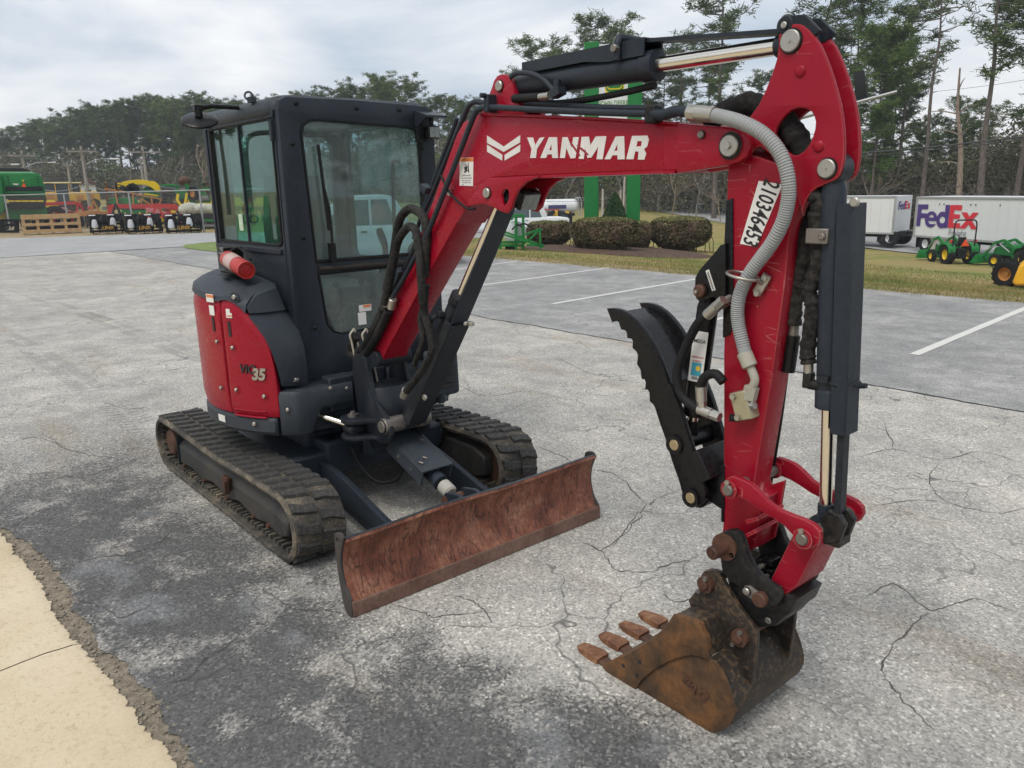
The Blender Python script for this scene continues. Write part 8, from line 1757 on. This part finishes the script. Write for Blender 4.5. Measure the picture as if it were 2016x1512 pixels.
for k in range(30):
    px = 440 + k * 19 + rnd.uniform(-7, 7); D = 132 - (px - 440) * .05 + rnd.uniform(-9, 9)
    plant(px, SKY_M(px) + abs(rnd.gauss(0, 12)) + (26 if k % 3 == 0 else 0), D, PROTO[rnd.randrange(5)], 'pine in the wood seen above and through the cab of the excavator', 'pines behind the excavator cab', wide=1.1)
for px, top, D, pr, lab, w in (
        (1045, 84, 100, 0, 'bushy topped pine just left of the tall green dealership sign', 1.25), (1088, 98, 104, 1, 'small crowned pine close to the green sign, on its left', 1.1),
        (1178, 38, 96, 2, 'broad pine rising directly behind the green dealership sign', 1.25), (1142, 70, 104, 3, 'slim pine between the sign and the red boom lug', 1.0), (1262, 120, 104, 1, 'short pine half hidden by the arm cylinder right of the sign', 1.0), (1345, 66, 88, 3, 'pine behind the chrome rod of the arm cylinder', 1.25),
        (1310, 92, 98, 4, 'pine under the arm cylinder barrel, right of the sign', 1.0), (1425, -48, 78, 1, 'tallest slender pine standing above the boom, left of the arm head', 1.2), (1398, 120, 92, 2, 'low dense pine under the boom tip behind the tall slender one', 1.0), (1500, 150, 92, 4, 'pine mostly hidden behind the red arm head', 1.0),
        (1632, -70, 78, 1, 'pine showing above the top of the red arm head', 1.15), (1700, -20, 74, 0, 'pine beside the red arm head, left of the bright green one', 1.1), (1745, 62, 70, 5, 'bright green dense pine to the right of the arm head', .95), (1800, 6, 82, 2, 'dark pine behind the bright green dense one', 1.1), (1770, 150, 88, 4, 'low dark pine under the bright green one', 1.0),
        (1862, -60, 68, 6, 'tall thin nearly bare pine with a long straight trunk', 1.0), (1890, 195, 90, 0, 'small pine in the gap behind the tall bare trunk', 1.0), (1935, 200, 92, 2, 'round topped pine behind the broken snag', 1.0), (1990, -110, 62, 3, 'big pine at the right edge with long drooping limbs', 1.3), (2060, -60, 66, 0, 'pine at the very right edge of the picture', 1.2), (1660, 180, 92, 4, 'pine low behind the edge of the red arm plate', 1.0), (1840, 230, 90, 4, 'low pine behind the white trailer gap', 1.0)):
    plant(px, top, D, PROTO[pr], lab, 'roadside pines', wide=w)
# broken snag
def snag():
    rg = random.Random(5); mb = MB(); p = [Vector((0, 0, 0)), Vector((.1, 0, 3)), Vector((.35, 0, 6)), Vector((.6, .1, 8.2)), Vector((1.15, .1, 9.8)), Vector((1.35, .1, 11.6)), Vector((1.45, .1, 13.2))]
    mb.tube(smooth_path(p, 4), [.26 - .2 * i / 24 for i in range(25)], 8)
    for (b0, d_, L_) in ((p[4], (.9, .3, .15), 2.6), (p[3], (-.9, .2, .3), 1.6), (p[4], (-.8, -.2, .35), 1.5), (p[5], (-.7, .2, .6), 1.2), (p[3], (.9, .1, .2), 2.2), (p[2], (1, 0, .1), 2.4)):
        d_ = Vector(d_).normalized(); mb.tube(smooth_path([b0, b0 + d_ * L_ * .5 + Vector((0, 0, .12)), b0 + d_ * L_], 3), [.07, .055, .05, .04, .035, .03, .012], 5)
    return mb.mesh('trunk', BARKD, 60), None, 13.2
plant(1920, 128, 64, snag(), 'dead broken pine snag with stubby bare limbs at right', None, 'dead_snag', rz=2.62)
for px, top, D, k in ((383, 250, 120, 2), (250, 300, 120, 0), (325, 290, 118, 1), (880, 215, 88, 0), (905, 235, 86, 1), (870, 250, 84, 1)):
    plant(px, top, D, BARE[k], {383: 'pale dead tree beside the cab mirror, left of the cab', 250: 'bare grey tree behind the yellow spout in the yard', 325: 'bare twiggy tree left of the cab mirror', 880: 'bare tree directly right of the cab roof', 905: 'bare tree between the cab lamp and the red boom', 870: 'bare thin tree low beside the cab lamp'}[px], None, 'bare_tree')
for k in range(22):
    px = 1060 + k * 46 + rnd.uniform(-14, 14); plant(px, rnd.uniform(285, 372), 86 - (px - 860) * .020 + rnd.uniform(-3, 3), BARE[rnd.randrange(3)], 'slender bare winter tree rising from the thicket behind sign and trailers', 'bare trees in the roadside thicket', 'bare_tree')
for k in range(16):
    px = 1070 + k * 62 + rnd.uniform(-18, 18); plant(px, rnd.uniform(215, 300), 96 - (px - 860) * .018 + rnd.uniform(-3, 4), PROTO[rnd.randrange(5)], 'shorter pine filling the wood behind sign and trailers', 'shorter pines of the roadside wood', wide=1.25)
# pines out of view on the left and behind the viewer, mirrored in the cab glass and chrome
for k in range(9):
    a = R(187 + k * 5.5); Dk = 58 + 9 * (k % 3); x, y = CAMPOS.x + Dk * math.cos(a), CAMPOS.y + Dk * math.sin(a); t = thing('pine_tree', 'pine outside the left edge, mirrored in the cab side glass', 'tree', (x, y, -.1), k * 1.3, 'pines outside the view'); t.scale = (.9, .9, .72 + .06 * (k % 4)); pr = PROTO[k % 5]; obj('trunk', pr[0], t); obj('crown', pr[1], t)
for k in range(6):
    a = R(8 + k * 9); Dk = 48 + 7 * (k % 3); x, y = CAMPOS.x + Dk * math.cos(a), CAMPOS.y + Dk * math.sin(a); t = thing('pine_tree', 'pine behind the viewer, mirrored in the cab front glass', 'tree', (x, y, -2.5), k * 1.9, 'pines outside the view'); t.scale = (1, 1, .6 + .08 * (k % 3)); pr = PROTO[(k + 2) % 6]; obj('trunk', pr[0], t); obj('crown', pr[1], t)
# undergrowth: uncountable, one mass per side
THK = mk_leaf('thicket_leaves', [(.30, (.066, .092, .040)), (.43, (.11, .112, .062)), (.55, (.15, .135, .09)), (.66, (.10, .150, .052))], .12, .0)
TWIG = mk_leaf('thicket_twigs', [(.35, (.07, .055, .042)), (.6, (.15, .125, .10))], .3, .0)
def thicket(name, label, spans, n, seed, hmax, big=1.0):
    rg = random.Random(seed); mb = MB(); tw = MB()
    for i in range(n):
        px = rg.uniform(spans[0], spans[1]); D = spans[2](px) + rg.uniform(0, 16); az = ray(px, 380); az = Vector((az.x, az.y, 0)).normalized(); q = Vector((CAMPOS.x, CAMPOS.y, 0)) + az * D; z0 = terrain(q.x, q.y)
        h = hmax * (.45 + .75 * max(0, mnoise.noise(Vector((q.x * .09, q.y * .09, seed))) + .45)); z = z0 + h * rg.random() ** .8
        r_ = rg.uniform(.16, .34) * big
        if rg.random() < .80:
            for _ in range(4):
                d = Vector((rg.gauss(0, 1), rg.gauss(0, 1), rg.gauss(0, 1))).normalized(); s_ = d.orthogonal().normalized(); c = Vector((q.x, q.y, z)) + Vector((rg.gauss(0, .5), rg.gauss(0, .5), rg.gauss(0, .4))); k = len(mb.v)
                mb.v += [c - d * r_ * .5, c + s_ * r_ * .3, c + d * r_ * .5, c - s_ * r_ * .3]; mb.f.append((k, k + 1, k + 2, k + 3))
        else:
            d = Vector((rg.gauss(0, .5), rg.gauss(0, .5), 1)).normalized(); c = Vector((q.x, q.y, z0 + (z - z0) * .6)); tw.tube([c, c + d * rg.uniform(1, 3.0)], [.03, .012], 3, False)
    o = mb.build(name, THK, None, 0); tag(o, label, 'undergrowth', None, 'stuff')
    t_ = tw.build('thicket_stems', TWIG, None, 0); tag(t_, label.replace('leafy', 'bare stemmed'), 'undergrowth', None, 'stuff')
thicket('woodland_undergrowth', 'dark leafy thicket under the pines behind the white trailers and the sign', (860, 2120, lambda p: 92 - (p - 860) * .020), 30000, 3, 7.5, 1.05)
thicket('woodland_undergrowth', 'dark leafy undergrowth along the foot of the far left wood', (-90, 900, lambda p: 190 - (p + 90) * .09), 30000, 4, 8.5, 1.5)

# thin winter haze over the whole place
mb = MB(); mb.box((-200, 200, 15.5), (1420, 1420, 43)); hz = mb.build('haze', None, None, 0); tag(hz, 'thin pale winter haze filling the air of the place', 'haze', None, 'stuff')
hm = bpy.data.materials.new('haze_air'); hm.use_nodes = True; hn = hm.node_tree; hn.nodes.remove(hn.nodes['Principled BSDF']); hv = hn.nodes.new('ShaderNodeVolumePrincipled'); hv.inputs['Density'].default_value = .0007; hv.inputs['Color'].default_value = (.82, .89, .97, 1); hv.inputs['Anisotropy'].default_value = .2
hn.links.new(hv.outputs[0], hn.nodes['Material Output'].inputs['Volume']); hz.data.materials.append(hm)
